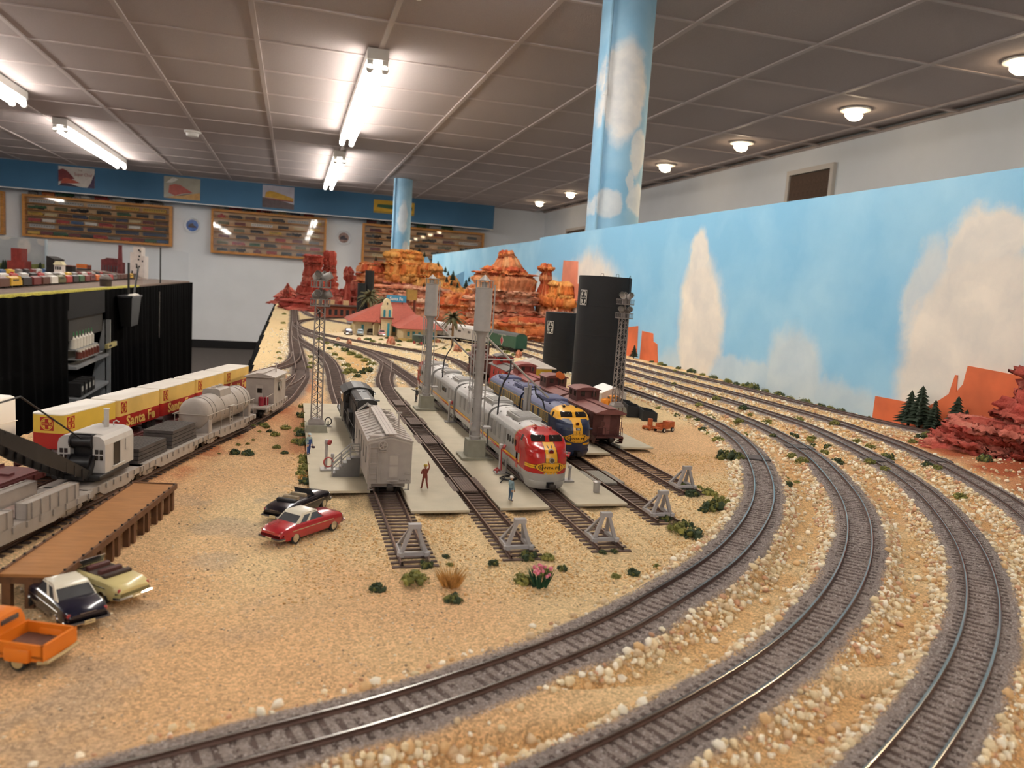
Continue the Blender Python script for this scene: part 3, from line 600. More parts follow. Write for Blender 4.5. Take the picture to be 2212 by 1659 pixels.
for key, P in TRK.items():
    t = tag(thing('railway_track', TNAME[key], 'track', (0, 0, 0)), None, None, 'model railway tracks')
    N, D = normals(P)
    for s in (-1, 1):
        c = P + N * s * .00865; k = len(prof)
        V = np.stack([np.c_[c + N * u, np.full(len(c), z)] for u, z in prof], 1).reshape(-1, 3)
        i = np.arange(len(c) - 1)[:, None] * k; j = np.arange(k)[None]; Fq = np.stack([i + j, i + (j + 1) % k, i + k + (j + 1) % k, i + k + j], -1)
        mi = np.tile((np.arange(k) == 6).astype(int), (len(c) - 1, 1)).ravel()
        mk('rail', np_mesh('rail', V, Fq.reshape(-1, 4), [m_rust, m_steel if key in MAIN else m_browntop], False, None, mi), t)
    sp = .0066 if key in MAIN else .0076; n = int(len(P) * .004 / sp); far = MB(); cnt = 0
    cand = []
    for i in range(n):
        f = i * sp / .004; a = int(f)
        if a >= len(P) - 1: break
        p = P[a] + (P[a + 1] - P[a]) * (f - a); pr = projpx((p[0], p[1], 0)); vis = pr[2] > .05 and -40 < pr[0] < 2252 and pr[1] < 1720
        cand.append((np.hypot(*p) if vis else 99, p, math.atan2(D[a][1], D[a][0]) - PI / 2))
    lim = sorted(c[0] for c in cand)[min(len(cand) - 1, 170)]
    for dd, p, an in cand:
        an += random.uniform(-.02, .02)
        if dd <= lim and dd < .86: o = mk('tie', tie_me['m' if key in MAIN else 'y'], t, loc=(p[0], p[1], 0), rz=an)
        else: far.box((p[0], p[1], -.0036), (.0298, .0028, .0022), rz=an)
    if far.v: far.build('far_ties', m_tie if key in MAIN else m_tie2, t)['kind'] = 'stuff'

# ---------------------------------------------------------------- loose stones
ico = bmesh.new(); bmesh.ops.create_icosphere(ico, subdivisions=1, radius=1.0); ico.verts.index_update()
IV = np.array([v.co[:] for v in ico.verts]); IF = np.array([[v.index for v in f.verts] for f in ico.faces]); ico.free()
STN = [cl(h) for h in ('eadbb9', 'dcc8a0', 'f2e8cf', 'd2ba96', 'e6d2aa', 'cdb08a', 'f4ecd8', 'd6b07e', 'c89a78')]
def rot_rand(n, rng):
    q4 = rng.normal(size=(n, 4)); q4 /= np.linalg.norm(q4, axis=1)[:, None]; w, x, y, z = q4.T
    return np.stack([np.stack([1 - 2 * (y*y + z*z), 2 * (x*y - w*z), 2 * (x*z + w*y)], -1), np.stack([2 * (x*y + w*z), 1 - 2 * (x*x + z*z), 2 * (y*z - w*x)], -1), np.stack([2 * (x*z - w*y), 2 * (y*z + w*x), 1 - 2 * (x*x + y*y)], -1)], 1)
def pebbles(name, px, py, pz, rad, cols, rng, parent, jit=.22):
    n = len(px); R = rot_rand(n, rng); S = rng.uniform(.65, 1.25, (n, 1, 3))
    v = IV[None] * (1 + rng.uniform(-jit, jit, (n, len(IV), 1))) * S; v = np.einsum('nij,nkj->nki', R, v) * rad[:, None, None]; v[..., 2] *= .8
    v += np.stack([px, py, pz], -1)[:, None]; Fs = IF[None] + (np.arange(n) * len(IV))[:, None, None]
    o = mk(name, np_mesh(name, v.reshape(-1, 3), Fs.reshape(-1, 3), m_stone, False, np.repeat(cols, len(IV), 0)), parent); o['kind'] = 'stuff'; return o
rng = np.random.default_rng(11)
def scatter(N, x0, x1, y0, y1): return rng.uniform(x0, x1, N), rng.uniform(y0, y1, N)
# candidate field over the shoulders of the main tracks
px, py = scatter(420000, -.32, .96, .13, 1.35)
zz, dm, dy, ins = ground_h(px, py)
nn = fb(px, py, 14, 51); pr = np.zeros(len(px))
pr += sstep(.0178, .0215, dm) * (1 - sstep(.0275, .0345, dm + (nn - .5) * .012)) * 1.15 + .12 * (dm > .034) * (~ins) * (nn > .5)
pr *= (dm > .0178); pr *= np.where(ins & (dm > .034), .0, 1); pr *= np.where(np.hypot(px, py) > .95, .6, 1)
pr = np.where(ins & (dm < .034), pr * np.where(py < .42, .12, .8), pr)
k = rng.random(len(px)) < pr * .62
px, py, zz = px[k], py[k], zz[k]; rad = rng.gamma(7, .00021, len(px)).clip(.0007, .0029) * np.where(np.hypot(px, py) > .9, 1.15, 1)
cols = np.array(STN)[rng.integers(0, len(STN), len(px))] * rng.uniform(.85, 1.1, (len(px), 1))
vis = np.array([projpx((a, b_, 0)) for a, b_ in zip(px, py)]); size = rad / np.maximum(vis[:, 2], .02); size[(vis[:, 2] < .1) | (vis[:, 0] < -10) | (vis[:, 0] > 2222) | (vis[:, 1] > 1669)] = 0
top = np.argsort(-size)[:280]; rest = np.ones(len(px), bool); rest[top] = False
pebbles('gravel', px[rest], py[rest], zz[rest] + rad[rest] * .35, rad[rest], cols[rest], rng, ground)
st_me = []
for i in range(8):
    v = IV * (1 + rng.uniform(-.2, .2, (len(IV), 1))) * rng.uniform(.7, 1.2, (1, 3))
    st_me.append(np_mesh('stone', v, IF, m_stone, False, np.repeat([STN[i]], len(IV), 0)))
for i in top:
    o = mk('stone', st_me[i % 8], ground, loc=(px[i], py[i], zz[i] + rad[i] * .35)); o.scale = (rad[i],) * 3; o.rotation_euler = tuple(rng.uniform(0, 6, 3))
# far shoulders (small in view) and the golden gravel round the yard track ends
px, py = scatter(60000, -.1, .95, 1.3, 2.6); zz, dm, dy, ins = ground_h(px, py); d = np.minimum(dm, dy)
k = rng.random(len(px)) < np.exp(-((d - .027) / .008)**2) * .45 + .03; k &= (d > .018) & (px > left_edge(py) + .01)
px, py, zz = px[k], py[k], zz[k]; rad = rng.uniform(.0012, .003, len(px)); cols = np.array([cl('ece4d2'), cl('e0d2b4'), cl('d6c49c')])[rng.integers(0, 3, len(px))]
pebbles('gravel', px, py, zz + rad * .3, rad, cols, rng, ground)
px, py = scatter(60000, .0, .50, .40, .78); zz, dm, dy, ins = ground_h(px, py)
inpad = (py > .56) & (px < .275) & (px > .018)
k = ins & (dm > .03) & (dy > .015) & ~inpad & (rng.random(len(px)) < np.clip(fb(px, py, 18, 77) * 1.3 - .25, .05, .8) * np.where(px < .05, .35, .8))
px, py, zz = px[k], py[k], zz[k]; rad = rng.uniform(.00045, .0010, len(px)); cols = np.array([cl('dcb57c'), cl('e2c089'), cl('d2a56c'), cl('dcbd90')])[rng.integers(0, 4, len(px))] * rng.uniform(.85, 1.1, (len(px), 1))
pebbles('gravel', px, py, zz + rad * .3, rad, cols, rng, ground)
# fine grey ballast grains between and beside the near rails
px, py = scatter(400000, -.3, .72, .15, .8); zz, dm, dy, ins = ground_h(px, py)
k = (dm < .0205) & (np.abs(dm - .00865) > .0016); px, py, zz = px[k], py[k], zz[k]; rad = rng.uniform(.0003, .0006, len(px))
cols = np.array([cl('9e928c'), cl('b3a8a2'), cl('82766f'), cl('91857e')])[rng.integers(0, 4, len(px))]
k2 = np.arange(len(px)) < 60000
pebbles('ballast', px[k2], py[k2], zz[k2], rad[k2], cols[k2], rng, ground)
# gravel and grit in the sand lot on the left
px, py = scatter(14000, -.28, .2, .3, .72); zz, dm, dy, ins = ground_h(px, py); k = ins & (dm > .03) & (dy > .02) & (rng.random(len(px)) < np.clip(fb(px, py, 12, 5) - .3, 0, 1) * 1.4)
px, py, zz = px[k], py[k], zz[k]; rad = rng.uniform(.0003, .0008, len(px)); cols = np.array([cl('d9c6a4'), cl('b9a184'), cl('8c7862'), cl('e2d4b6')])[rng.integers(0, 4, len(px))]
pebbles('gravel', px, py, zz + rad * .2, rad, cols, rng, ground)
# ================================================================ BACKDROP
bd_x = .957
m_sky = cloud_mat('backdrop_sky_paint', base='82bde0', base2='a4d2ea', cl='f3e8d8', nscale=7, dist=.11, soft=(.66, 1.03), blobs=[
    ((.96, 1.69, .10), (9, .13, .22), .95), ((.96, 1.72, .27), (9, .06, .09), .9), ((.96, .91, .10), (9, .14, .23), .95), ((.96, .905, .27), (9, .075, .075), .9), ((.96, .99, .2), (9, .06, .1), .6),
    ((.96, 1.31, .03), (9, .11, .11), .5), ((.96, 2.45, .13), (9, .34, .2), .9), ((.96, 1.45, .0), (9, .5, .06), .45), ((.96, 3.0, .18), (9, .3, .07), .6), ((.96, .72, .12), (9, .1, .22), .7)])
t = thing('sky_backdrop', 'long blue painted backdrop with white clouds along the layout', 'backdrop')
MB().bb((bd_x, .40, -.06), (bd_x + .008, 3.02, .38)).build('panel', m_sky, t)
MB().bb((bd_x + .009, 3.0, -.06), (bd_x + .016, 5.6, .372)).build('panel', m_sky, t)
m_mesa = M('mesa_paint', 'd2683c', .7, var=.18, vs=18); m_mesa2 = M('mesa_paint_hazy', 'd98466', .7, var=.12, vs=18)
for pl, m in (([(1.075, -.02), (1.074, .029), (1.007, .030), (.965, .028), (.945, .04), (.925, .055), (.918, .085), (.914, .085), (.912, .06), (.902, .073), (.898, .101), (.83, .098), (.70, .09), (.70, -.02)], m_mesa),
              ([(2.125, -.01), (2.12, .075), (2.03, .086), (2.022, .0)], m_mesa), ([(2.0, -.01), (2.0, .074), (1.93, .072), (1.925, .05), (1.90, .045), (1.885, -.01)], m_mesa), ([(2.72, .14), (2.712, .284), (2.56, .278), (2.55, .2), (2.52, .2), (2.5, .14)], m_mesa2)):
    MB().prism(pl, 'x', bd_x - .0016, bd_x).build('painted_mesa', m, t)
m_crest = M('distant_blue_ridge', '8fc0e0', .7, var=.1, vs=12)
tag(MB().prism([(.70, .0), (.70, .28), (.71, .31), (.73, .315), (.745, .29), (.75, .22), (.77, .2), (.775, .25), (.79, .26), (.80, .2), (.86, .2), (.95, .25), (.95, .0)], 'y', 4.4, 4.408).build('backdrop_end_panel', m_crest), 'cut-out pale blue end panel of the sky backdrop behind the cliffs', 'backdrop')

# ================================================================ ROCKS
m_rock = pigment_mat('red_sandstone', .85, (90, 260), .16, .6, .004, .2)
ROCKC = dict(o=['c8683a', 'd38448', 'bd5834', 'dca070', 'a84c32'], r=['a6463a', 'b4584a', '96382e', 'c07a68', 'a04c3e'], p=['d29a7a', 'c47052', 'e0b698', 'b86044', 'cf8a6a'], y=['d99a4e', 'd47c3a', 'e4b068', 'c86a36', 'dc9450'])
def rock(name, label, cx, cy, rx, ry, h, prof, pal, seed, z0=-.012, n=110, nz=54, rough=.16, group='red sandstone cliffs', rot=0., split_pal=None):
    rg = np.random.default_rng(seed); zs = [0.0]; rad = []; lay = []
    nl = max(6, int(nz / 3)); cuts = np.sort(np.r_[0, rg.random(nl - 1) * .96 + .02, 1]); V = []; Cc = []; th = np.linspace(0, 2 * PI, n, endpoint=False)
    pals = [cl(x) for x in ROCKC[pal]]; pals2 = [cl(x) for x in ROCKC[split_pal]] if split_pal else pals
    pz, pr = zip(*prof); lvl = []
    for i in range(nl):
        jit = rg.uniform(.84, 1.06); cells = rg.integers(9, 30); off = rg.uniform(.80, 1.10, cells); ph = rg.random() * 6
        a, b_ = cuts[i], cuts[i + 1]
        for f in (.02, .35, .75, .98): lvl.append((a + (b_ - a) * f, jit * (1 - .03 * (f in (.02, .98))), off, cells, ph, i))
    bn = [rg.uniform(-1, 1, 5) for _ in range(2)]
    for (u, jit, off, cells, ph, li) in lvl:
        r = np.interp(u, pz, pr) * jit
        ang = 1 + rough * (np.sin(2 * th + bn[0][0] * 6 + u * 2) * .5 + np.sin(3 * th + bn[0][1] * 6 - u * 3) * .5 + np.sin(5 * th + bn[0][2] * 6 + u * 5) * .35 + np.sin(11 * th + bn[0][3] * 9 + u * 9) * .3 + np.sin(23 * th - u * 14) * .2)
        ce = ((th + ph + .6 * np.sin(3 * th)) / (2 * PI) * cells).astype(int) % cells
        rr = r * ang * off[ce] * (1 + rg.uniform(-.06, .06, n)); zz = z0 + u * h + rg.uniform(-.0035, .0035, n) + (off[ce] - .95) * .02 * min(1, h / .1)
        x, y = rx * rr * np.cos(th), ry * rr * np.sin(th)
        V.append(np.c_[cx + x * math.cos(rot) - y * math.sin(rot), cy + x * math.sin(rot) + y * math.cos(rot), zz])
        pp = pals2 if u > .55 else pals
        base = pp[li % len(pp)]; cj = np.array([pp[(li * 3 + c * 7) % len(pp)] for c in range(cells)])[ce]
        Cc.append((base * .45 + cj * .55) * rg.uniform(.85, 1.12, (n, 1)))
    k = len(V); V = np.vstack(V); i = np.arange(k - 1)[:, None] * n; j = np.arange(n)[None]
    Fq = np.stack([i + j, i + (j + 1) % n, i + n + (j + 1) % n, i + n + j], -1).reshape(-1, 4)
    V = np.vstack([V, V[-n:].mean(0)]); Cc = np.vstack(Cc + [[pals2[0]]])
    me = np_mesh(name, V, Fq, m_rock, False, Cc)
    bm = bmesh.new(); bm.from_mesh(me); bm.verts.ensure_lookup_table()
    for a in range(n): bm.faces.new((bm.verts[(k - 1) * n + a], bm.verts[(k - 1) * n + (a + 1) % n], bm.verts[k * n]))
    bmesh.ops.recalc_face_normals(bm, faces=bm.faces[:]); bm.to_mesh(me); bm.free()
    return tag(mk(name, me), label, 'rock', group)
CLIFF = [(0, 1.1), (.3, 1.0), (.6, .95), (.62, 1.02), (.8, .9), (.95, .75), (1, .5)]
BUTTE = [(0, 1.15), (.35, 1.0), (.62, .92), (.68, 1.05), (.74, .82), (.8, .5), (.9, .32), (1, .16)]
PILLAR = [(0, 1.5), (.2, 1.15), (.5, .85), (.7, .62), (.74, .5), (.76, .62), (.97, .68), (1, .5)]
HILL = [(0, 1.2), (.3, .95), (.6, .65), (.85, .35), (1, .1)]
MUSH = [(0, 1.3), (.3, .8), (.6, .45), (.75, .5), (.8, 1.0), (.92, .9), (1, .4)]
rock('cliff', 'tall layered orange butte with pyramid top right of the second sand tower', .725, 2.66, .125, .09, .31, BUTTE, 'p', 1, n=150, nz=84, split_pal='o')
rock('cliff', 'low orange cliff terrace at the foot of the pyramid butte', .79, 2.55, .14, .06, .085, CLIFF, 'o', 2, nz=30)
rock('cliff', 'pale orange cliff wall just behind the small black silo', .915, 2.62, .055, .07, .215, CLIFF, 'p', 3, split_pal='y')
rock('rock_hoodoo', 'crooked orange hoodoo above the small black silo', .875, 2.66, .03, .03, .275, [(0, 1.4), (.55, 1.2), (.62, .9), (.75, .5), (.8, .8), (.9, .6), (.93, 1.1), (1, .7)], 'o', 4, nz=40)
rock('cliff', 'orange cliff summit with dark fir trees, below the far column', .47, 3.42, .105, .09, .315, CLIFF, 'r', 5, n=140, nz=70, split_pal='y')
rock('cliff', 'orange cliff shoulder left of the highest summit', .35, 3.46, .095, .08, .25, CLIFF, 'r', 6, nz=60, split_pal='o')
rock('cliff', 'orange cliff shoulder right of the highest summit', .575, 3.38, .085, .08, .265, [(0, 1.2), (.4, 1.1), (.7, .85), (.9, .6), (1, .4)], 'o', 7, nz=60, split_pal='y')
rock('cliff', 'broad pink cliff face behind the gap of the sand towers', .615, 2.92, .095, .05, .150, CLIFF, 'p', 31, nz=44, split_pal='o')
rock('cliff', 'orange cliff buttress left of the pyramid butte', .655, 2.80, .06, .05, .185, [(0, 1.3), (.4, 1.05), (.7, .8), (.9, .6), (1, .4)], 'o', 32, nz=44)
rock('cliff', 'stepped orange cliff with fir trees behind the first sand tower', .64, 3.2, .115, .07, .215, HILL, 'y', 8, nz=50)
rock('cliff', 'pinkish cliff wall behind the depot roof', .49, 3.16, .18, .06, .165, CLIFF, 'p', 9, n=150, nz=50)
rock('cliff', 'red cliff wall between depot and second sand tower', .66, 2.98, .10, .05, .10, CLIFF, 'r', 10, nz=40)
rock('cliff', 'dark red cliff slope left of the depot palms', .27, 3.6, .12, .1, .19, HILL, 'r', 11, nz=50)
rock('rock_hoodoo', 'small red mushroom rock against the white wall', .232, 3.5, .026, .024, .225, MUSH, 'r', 12, nz=34)
rock('rock_pillar', 'dark red rock pillar with orange cap, left of the pair', .098, 4.25, .07, .07, .285, PILLAR, 'r', 13, split_pal='r', nz=56)
rock('rock_pillar', 'leaning dark red rock pillar, right of the pair', .185, 4.32, .058, .06, .315, PILLAR, 'r', 14, nz=56)
rock('rock_hill', 'low red rocky hill below the pair of pillars', .2, 4.0, .24, .2, .115, HILL, 'r', 15, n=140, nz=46)
rock('rock_hill', 'low red rocks at the far left end of the layout', -.02, 4.75, .1, .2, .10, HILL, 'r', 16, nz=36)
rock('rock_hill', 'small red rock tip at the far layout edge', -.03, 4.5, .035, .06, .125, HILL, 'r', 17, nz=30)
rock('rock_outcrop', 'large rugged red rock outcrop at the right picture edge', .932, .685, .062, .105, .195, [(0, 1.15), (.3, 1.0), (.6, .85), (.9, .55), (1, .3)], 'r', 18, n=160, nz=60, rough=.2, z0=-.012)
rock('rock_outcrop', 'low red rock shelf below the dark fir trees', .885, .76, .055, .10, .050, CLIFF, 'r', 19, n=120, nz=30, z0=-.01)
rock('rock_outcrop', 'red rock ledge beside the fourth curved track', .865, .60, .075, .09, .062, CLIFF, 'r', 20, n=120, nz=30, z0=-.012)
# loose boulders in front of the depot
for i, (px, py, r, lb) in enumerate(((845, 742, .013, 'salmon boulder in the desert garden, tallest beside the depot drive'), (878, 733, .011, 'wide salmon boulder among shrubs in front of the depot'), (754, 742, .008, 'orange boulder between the two far tracks'), (776, 733, .006, 'small pinkish boulder left of the depot drive'), (988, 755, .011, 'orange boulder behind the second sand tower'), (1120, 768, .010, 'orange standing boulder beside the yellow shed'), (945, 738, .007, 'small orange boulder right of the green van'), (730, 733, .006, 'small red boulder at the parking lot edge'))):
    p = g(px, py + 4, -.006)
    rock('boulder', lb, p[0], p[1], r, r * .9, r * 2.0, [(0, 1.1), (.4, 1), (.8, .7), (1, .2)], 'p', 60 + i, nz=12, n=24, group='loose boulders', z0=-.009)

# ================================================================ TREES, PALMS, SHRUBS
m_leaf = {k: M('foliage_' + k, c, .9, var=.45, vs=300) for k, c in dict(olive='6a6a33', dark='35422a', yellow='8f8a45', fir='23301f', grey='59604a', dry='b98a4a', palm='585436').items()}
m_bark = M('bark', '4d3a2a', .9, var=.3, vs=200)
def fir_mesh(seed):
    rg = random.Random(seed); b = MB(); L = 11
    for i in range(L):
        z = .12 + .86 * i / L; r = .26 * (1 - i / L)**.8 + .02; n = 13; dz = .16 * (1 - .4 * i / L)
        P = [(0, 0, min(1, z + dz))]
        for j in range(n):
            a = 2 * PI * (j + rg.random() * .5) / n; rr = r * (1 if j % 2 else .55) * rg.uniform(.8, 1.15); P.append((rr * math.cos(a), rr * math.sin(a), z - .03 * rg.random() * (j % 2)))
        b.add(P, [(0, j, j % n + 1) for j in range(1, n + 1)] + [tuple(range(n, 0, -1))])
    return b.mesh('crown', m_leaf['fir'])
FIR = [fir_mesh(i) for i in range(3)]; fir_tr = MB().cyl((0, 0, -.05), (0, 0, .3), .03, n=6).mesh('trunk', m_bark)
def fir(x, y, z, h, label, i, group):
    t = thing('fir_tree', label, 'tree', (x, y, z), i * 1.3, group)
    for me, nm in ((FIR[i % 3], 'crown'), (fir_tr, 'trunk')): o = mk(nm, me, t); o.scale = (h * 1.4, h * 1.4, h)
for i, (px, py, h, lb) in enumerate(((1962, 914, .058, 'leftmost of the dark fir trees beside the red rock'), (1985, 908, .068, 'slender fir tree, tallest at the back of the rock clump'), (2014, 926, .050, 'broad dark fir tree in the middle of the rock clump'), (2062, 926, .062, 'pointed fir tree at the edge of the red rock'), (2086, 912, .045, 'stubby fir tree right of the pointed fir'), (2120, 880, .024, 'small fir growing on top of the red rock'), (1369, 770, .038, 'lone fir tree in front of the painted mesa'))):
    p = g(px, py, -.004 if i != 5 else .045); p = p * (min(1, .938 / p[0])); p = p if i != 5 else np.array([.915, .80, .03]); p[2] = (-.005, .03)[i == 5]; fir(p[0], p[1], p[2], h, lb, i, 'fir trees near the rocks')
for i, (px, py, Y, h) in enumerate(sorted(((905, 545, 3.4, .03), (893, 548, 3.42, .03), (917, 552, 3.4, .026), (867, 550, 3.45, .02), (946, 575, 3.36, .03), (962, 585, 3.2, .026), (968, 592, 3.2, .022), (978, 604, 3.15, .045), (965, 607, 3.1, .028), (975, 613, 3.1, .022), (988, 619, 3.05, .026), (1006, 622, 3.0, .042), (916, 616, 3.1, .02), (1013, 606, 3.1, .024), (812, 560, 3.4, .022)))):
    q_ = atY(px, py, Y); fir(q_[0], q_[1], q_[2] - .008, h, f'tiny dark fir tree on the orange cliffs, {ordw(i)} of fifteen from the left', i, 'tiny fir trees on the cliffs')
def frond_mesh(seed):
    rg = random.Random(seed); b = MB()
    for k in range(26):
        a = 2.399 * k; el = 1.25 - 1.9 * k / 26 + rg.uniform(-.1, .1); L = rg.uniform(.75, 1.0); pts = []
        for s in range(7):
            u = s / 6; e = el - 1.5 * u * u; pts.append((math.cos(a) * L * u * math.cos(el * .9) * (1 if el > 0 else .9), math.sin(a) * L * u * math.cos(el * .9), L * u * math.sin(el) - .45 * u * u))
        nx, ny = -math.sin(a), math.cos(a)
        V = []; F = []
        for s, p in enumerate(pts):
            w = .11 * math.sin(PI * min(1, .12 + s / 6.5)); V += [(p[0] + nx * w, p[1] + ny * w, p[2] - .05), p, (p[0] - nx * w, p[1] - ny * w, p[2] - .05)]
            if s: o = 3 * s; F += [(o - 3, o - 2, o + 1, o), (o - 2, o - 1, o + 2, o + 1)]
        b.add(V, F)
    return b.mesh('fronds', m_leaf['palm'])
FRO = [frond_mesh(1), frond_mesh(2)]
def palm(x, y, h, r, label, lean=0., dark=False):
    t = thing('palm_tree', label, 'palm tree', (x, y, -.006), 0, 'palm trees round the depot')
    MB().tube([(0, 0, 0), (lean * h * .4, 0, h * .5), (lean * h, 0, h)], .0035, n=8).build('trunk', M('palm_trunk', '8a6a46', .9, var=.3, vs=300), t)
    o = mk('fronds', FRO[int(h * 1000) % 2], t, loc=(lean * h, 0, h)); o.scale = (r, r, r); return t
p = g(977, 742, 0); palm(p[0], p[1], .082, .05, 'palm tree standing in front of the silver passenger car', -.02)
palm(.245, 2.62, .115, .052, 'tall palm tree with long trunk left of the depot tower', .0); palm(.30, 2.72, .10, .055, 'bushy palm tree right behind the depot tower', .1); palm(.275, 2.85, .12, .05, 'darkest palm tree beside the black tank cars', 0)
# shrubs
def shrub_mesh(seed, mats):
    rg = np.random.default_rng(seed); b = MB(); n = 26
    for k in range(n):
        a = rg.random() * 2 * PI; rr = .68 * math.sqrt(rg.random()); c = np.array([rr * math.cos(a), rr * math.sin(a), .2 + rg.random() * .6 * (1 - rr)]); s = rg.uniform(.13, .25)
        v = IV * (1 + rg.uniform(-.45, .45, (len(IV), 1))) * s + c; b.add(v, IF, int(rg.random() < .35))
    for k in range(260):
        d = rg.normal(size=3); d[2] = abs(d[2]); d /= np.linalg.norm(d); c = d * np.array([.85, .85, .75]) * rg.uniform(.6, 1.12); e = rg.normal(size=(3, 3)) * .055; b.add(c + e, [(0, 1, 2)], int(rg.random() < .4))
    return b.mesh('shrub', mats)
SHR = {'olive': [shrub_mesh(i, [m_leaf['olive'], m_leaf['yellow']]) for i in range(3)], 'dark': [shrub_mesh(10 + i, [m_leaf['dark'], m_leaf['olive']]) for i in range(3)], 'grey': [shrub_mesh(20 + i, [m_leaf['grey'], m_leaf['olive']]) for i in range(2)], 'dry': [shrub_mesh(30, [m_leaf['dry'], m_leaf['olive']])]}
sc_n = 0
def shrub(px, py, wpx, kind, label, group):
    """a shrub whose foot is at picture point, wpx wide in the picture"""
    global sc_n
    p = g(px, py, -.008); p = p if p[0] < .945 else p * (.945 / p[0]); dist = projpx(p)[2]; r = wpx / 2 / FPX * dist; sc_n += 1
    o = mk('shrub', SHR[kind][sc_n % len(SHR[kind])], None, loc=(p[0], p[1], hz(p[0], p[1]) - .15 * r), rz=sc_n * 1.7); o.scale = (r, r, r * 1.05)
    return tag(o, label, 'shrub', group)
C1 = lambda l: [(1400 + x * .367, 660 + y * .367, w) for x, y, w in l]
def shrubs(lst, kind, label, group, one=False):
    CW = dict(olive='olive green', dark='dark green', grey='grey-green', dry='dry brown'); lst = sorted(lst)
    ks = [kind if not isinstance(kind, (list, tuple)) else kind[(i * 7 + i // 3) % len(kind)] for i in range(len(lst))]; cnt = {}
    for (x, y, w), k in zip(lst, ks):
        cnt[k] = cnt.get(k, -1) + 1; shrub(x, y, w * 1.4, k, f'{CW[k]} shrub, {ordw(cnt[k])} of its colour from the left, {label}', group)
shrubs(C1([(400, 570, 18), (300, 610, 16), (358, 655, 24), (325, 745, 20), (285, 700, 14), (475, 700, 15), (532, 705, 20), (570, 755, 24), (410, 810, 24), (470, 915, 46), (520, 925, 30), (850, 760, 26), (705, 682, 22), (605, 645, 12), (560, 625, 22), (968, 790, 24), (972, 810, 16), (1035, 850, 22), (1060, 835, 18), (848, 905, 22), (905, 945, 26), (1118, 908, 28), (820, 1055, 22), (815, 1000, 14), (880, 1018, 13), (1232, 790, 22), (1310, 822, 24), (1300, 955, 22), (1388, 996, 20), (1412, 888, 28), (1098, 720, 20), (885, 668, 24), (345, 765, 14), (240, 680, 14), (170, 660, 14), (60, 615, 14), (150, 480, 12), (735, 795, 14), (650, 465, 12)]), ['olive', 'olive', 'dark'], 'between the curved tracks', 'shrubs between the main tracks')
shrubs(C1([(1845, 1115, 28), (1600, 785, 22), (1640, 782, 22), (1850, 848, 40), (1905, 880, 30), (1980, 940, 30), (2050, 905, 28), (1640, 960, 24), (1700, 790, 22), (1560, 810, 18), (2165, 790, 18), (1780, 785, 14), (1700, 985, 18)]), ['olive', 'dark', 'olive'], 'beside the red rocks', 'shrubs by the red rocks')
shrubs(C1([(20, 330, 10), (75, 355, 14), (100, 352, 10), (180, 355, 12), (255, 395, 20), (320, 405, 12), (382, 424, 18), (468, 440, 18), (520, 455, 14), (560, 465, 16), (612, 480, 32), (690, 495, 18), (770, 512, 24), (800, 517, 12), (838, 530, 18), (920, 543, 26), (960, 555, 14), (1015, 568, 22), (1072, 578, 22), (1140, 597, 20), (1200, 605, 16), (1300, 640, 18), (1360, 645, 14), (205, 415, 10), (280, 440, 10), (155, 400, 10)]), ['grey', 'olive', 'dark'], 'along the sky backdrop', 'shrubs along the backdrop')
shrubs([(815, 1280, 36), (895, 1268, 50), (920, 1240, 30), (962, 1212, 18), (970, 1230, 16), (980, 1305, 36), (1067, 1230, 26)], ['dark', 'olive'], 'below the first bumper stops', 'shrubs below the yard ends')
shrubs([(1140, 1222, 36), (1175, 1250, 34), (1130, 1265, 44), (1215, 1238, 24), (1180, 1222, 30)], ['olive', 'dark'], 'around the pink flowers', 'shrubs around the pink flowers')
shrubs([(1330, 1252, 20), (1365, 1245, 30), (1300, 1210, 18), (1325, 1208, 16), (1420, 1232, 18), (1435, 1135, 28), (1460, 1158, 40), (1495, 1165, 46), (1480, 1150, 30), (1475, 1066, 26), (1495, 1082, 32), (1530, 1078, 34), (1540, 1105, 46), (1555, 1092, 36), (1520, 1110, 24), (1510, 1060, 16)], ['dark', 'dark', 'olive'], 'beyond the bumper stops', 'shrubs beyond the bumper stops')
shrubs([(655, 882, 20), (652, 905, 24), (660, 925, 22), (648, 945, 26), (655, 965, 30), (640, 960, 22), (657, 995, 24), (660, 1020, 28), (650, 1030, 22), (662, 1050, 30), (690, 1058, 26), (707, 1060, 24), (735, 1058, 20), (645, 935, 20), (655, 1005, 22)], ['olive', 'olive', 'dark'], 'hedging the concrete pad', 'hedge beside the concrete pad')
shrubs([(655, 1040, 24)], 'dry', 'in the pad hedge', 'hedge beside the concrete pad')
shrubs([(506, 985, 24), (536, 987, 26), (515, 965, 10), (546, 930, 6 * 2), (572, 928, 20), (583, 938, 14), (560, 938, 8), (594, 945, 20), (617, 930, 20), (614, 985, 16), (597, 972, 16), (547, 955, 7), (535, 963, 9), (473, 985, 6), (560, 925, 12)], ['olive', 'dark'], 'beside the grey work train', 'shrubs on the tan bank')
shrubs([(690, 738, 12), (705, 745, 14), (728, 751, 16), (745, 760, 18), (760, 768, 20), (775, 775, 18), (790, 783, 20), (802, 792, 20), (795, 806, 24), (780, 810, 18), (772, 818, 16), (757, 808, 26), (748, 794, 18), (735, 780, 16), (722, 770, 14), (745, 812, 14), (712, 756, 12)], ['olive', 'yellow', 'olive'] if 0 else ['olive', 'olive', 'dark'], 'between the yard leads', 'shrubs between the yard leads')
shrubs([(612, 660, 8), (614, 680, 8), (612, 700, 10), (608, 715, 8), (604, 742, 8), (602, 765, 10), (604, 778, 10), (670, 775, 14), (672, 790, 14), (668, 800, 12)], 'olive', 'along the layout edge', 'tufts along the layout edge')
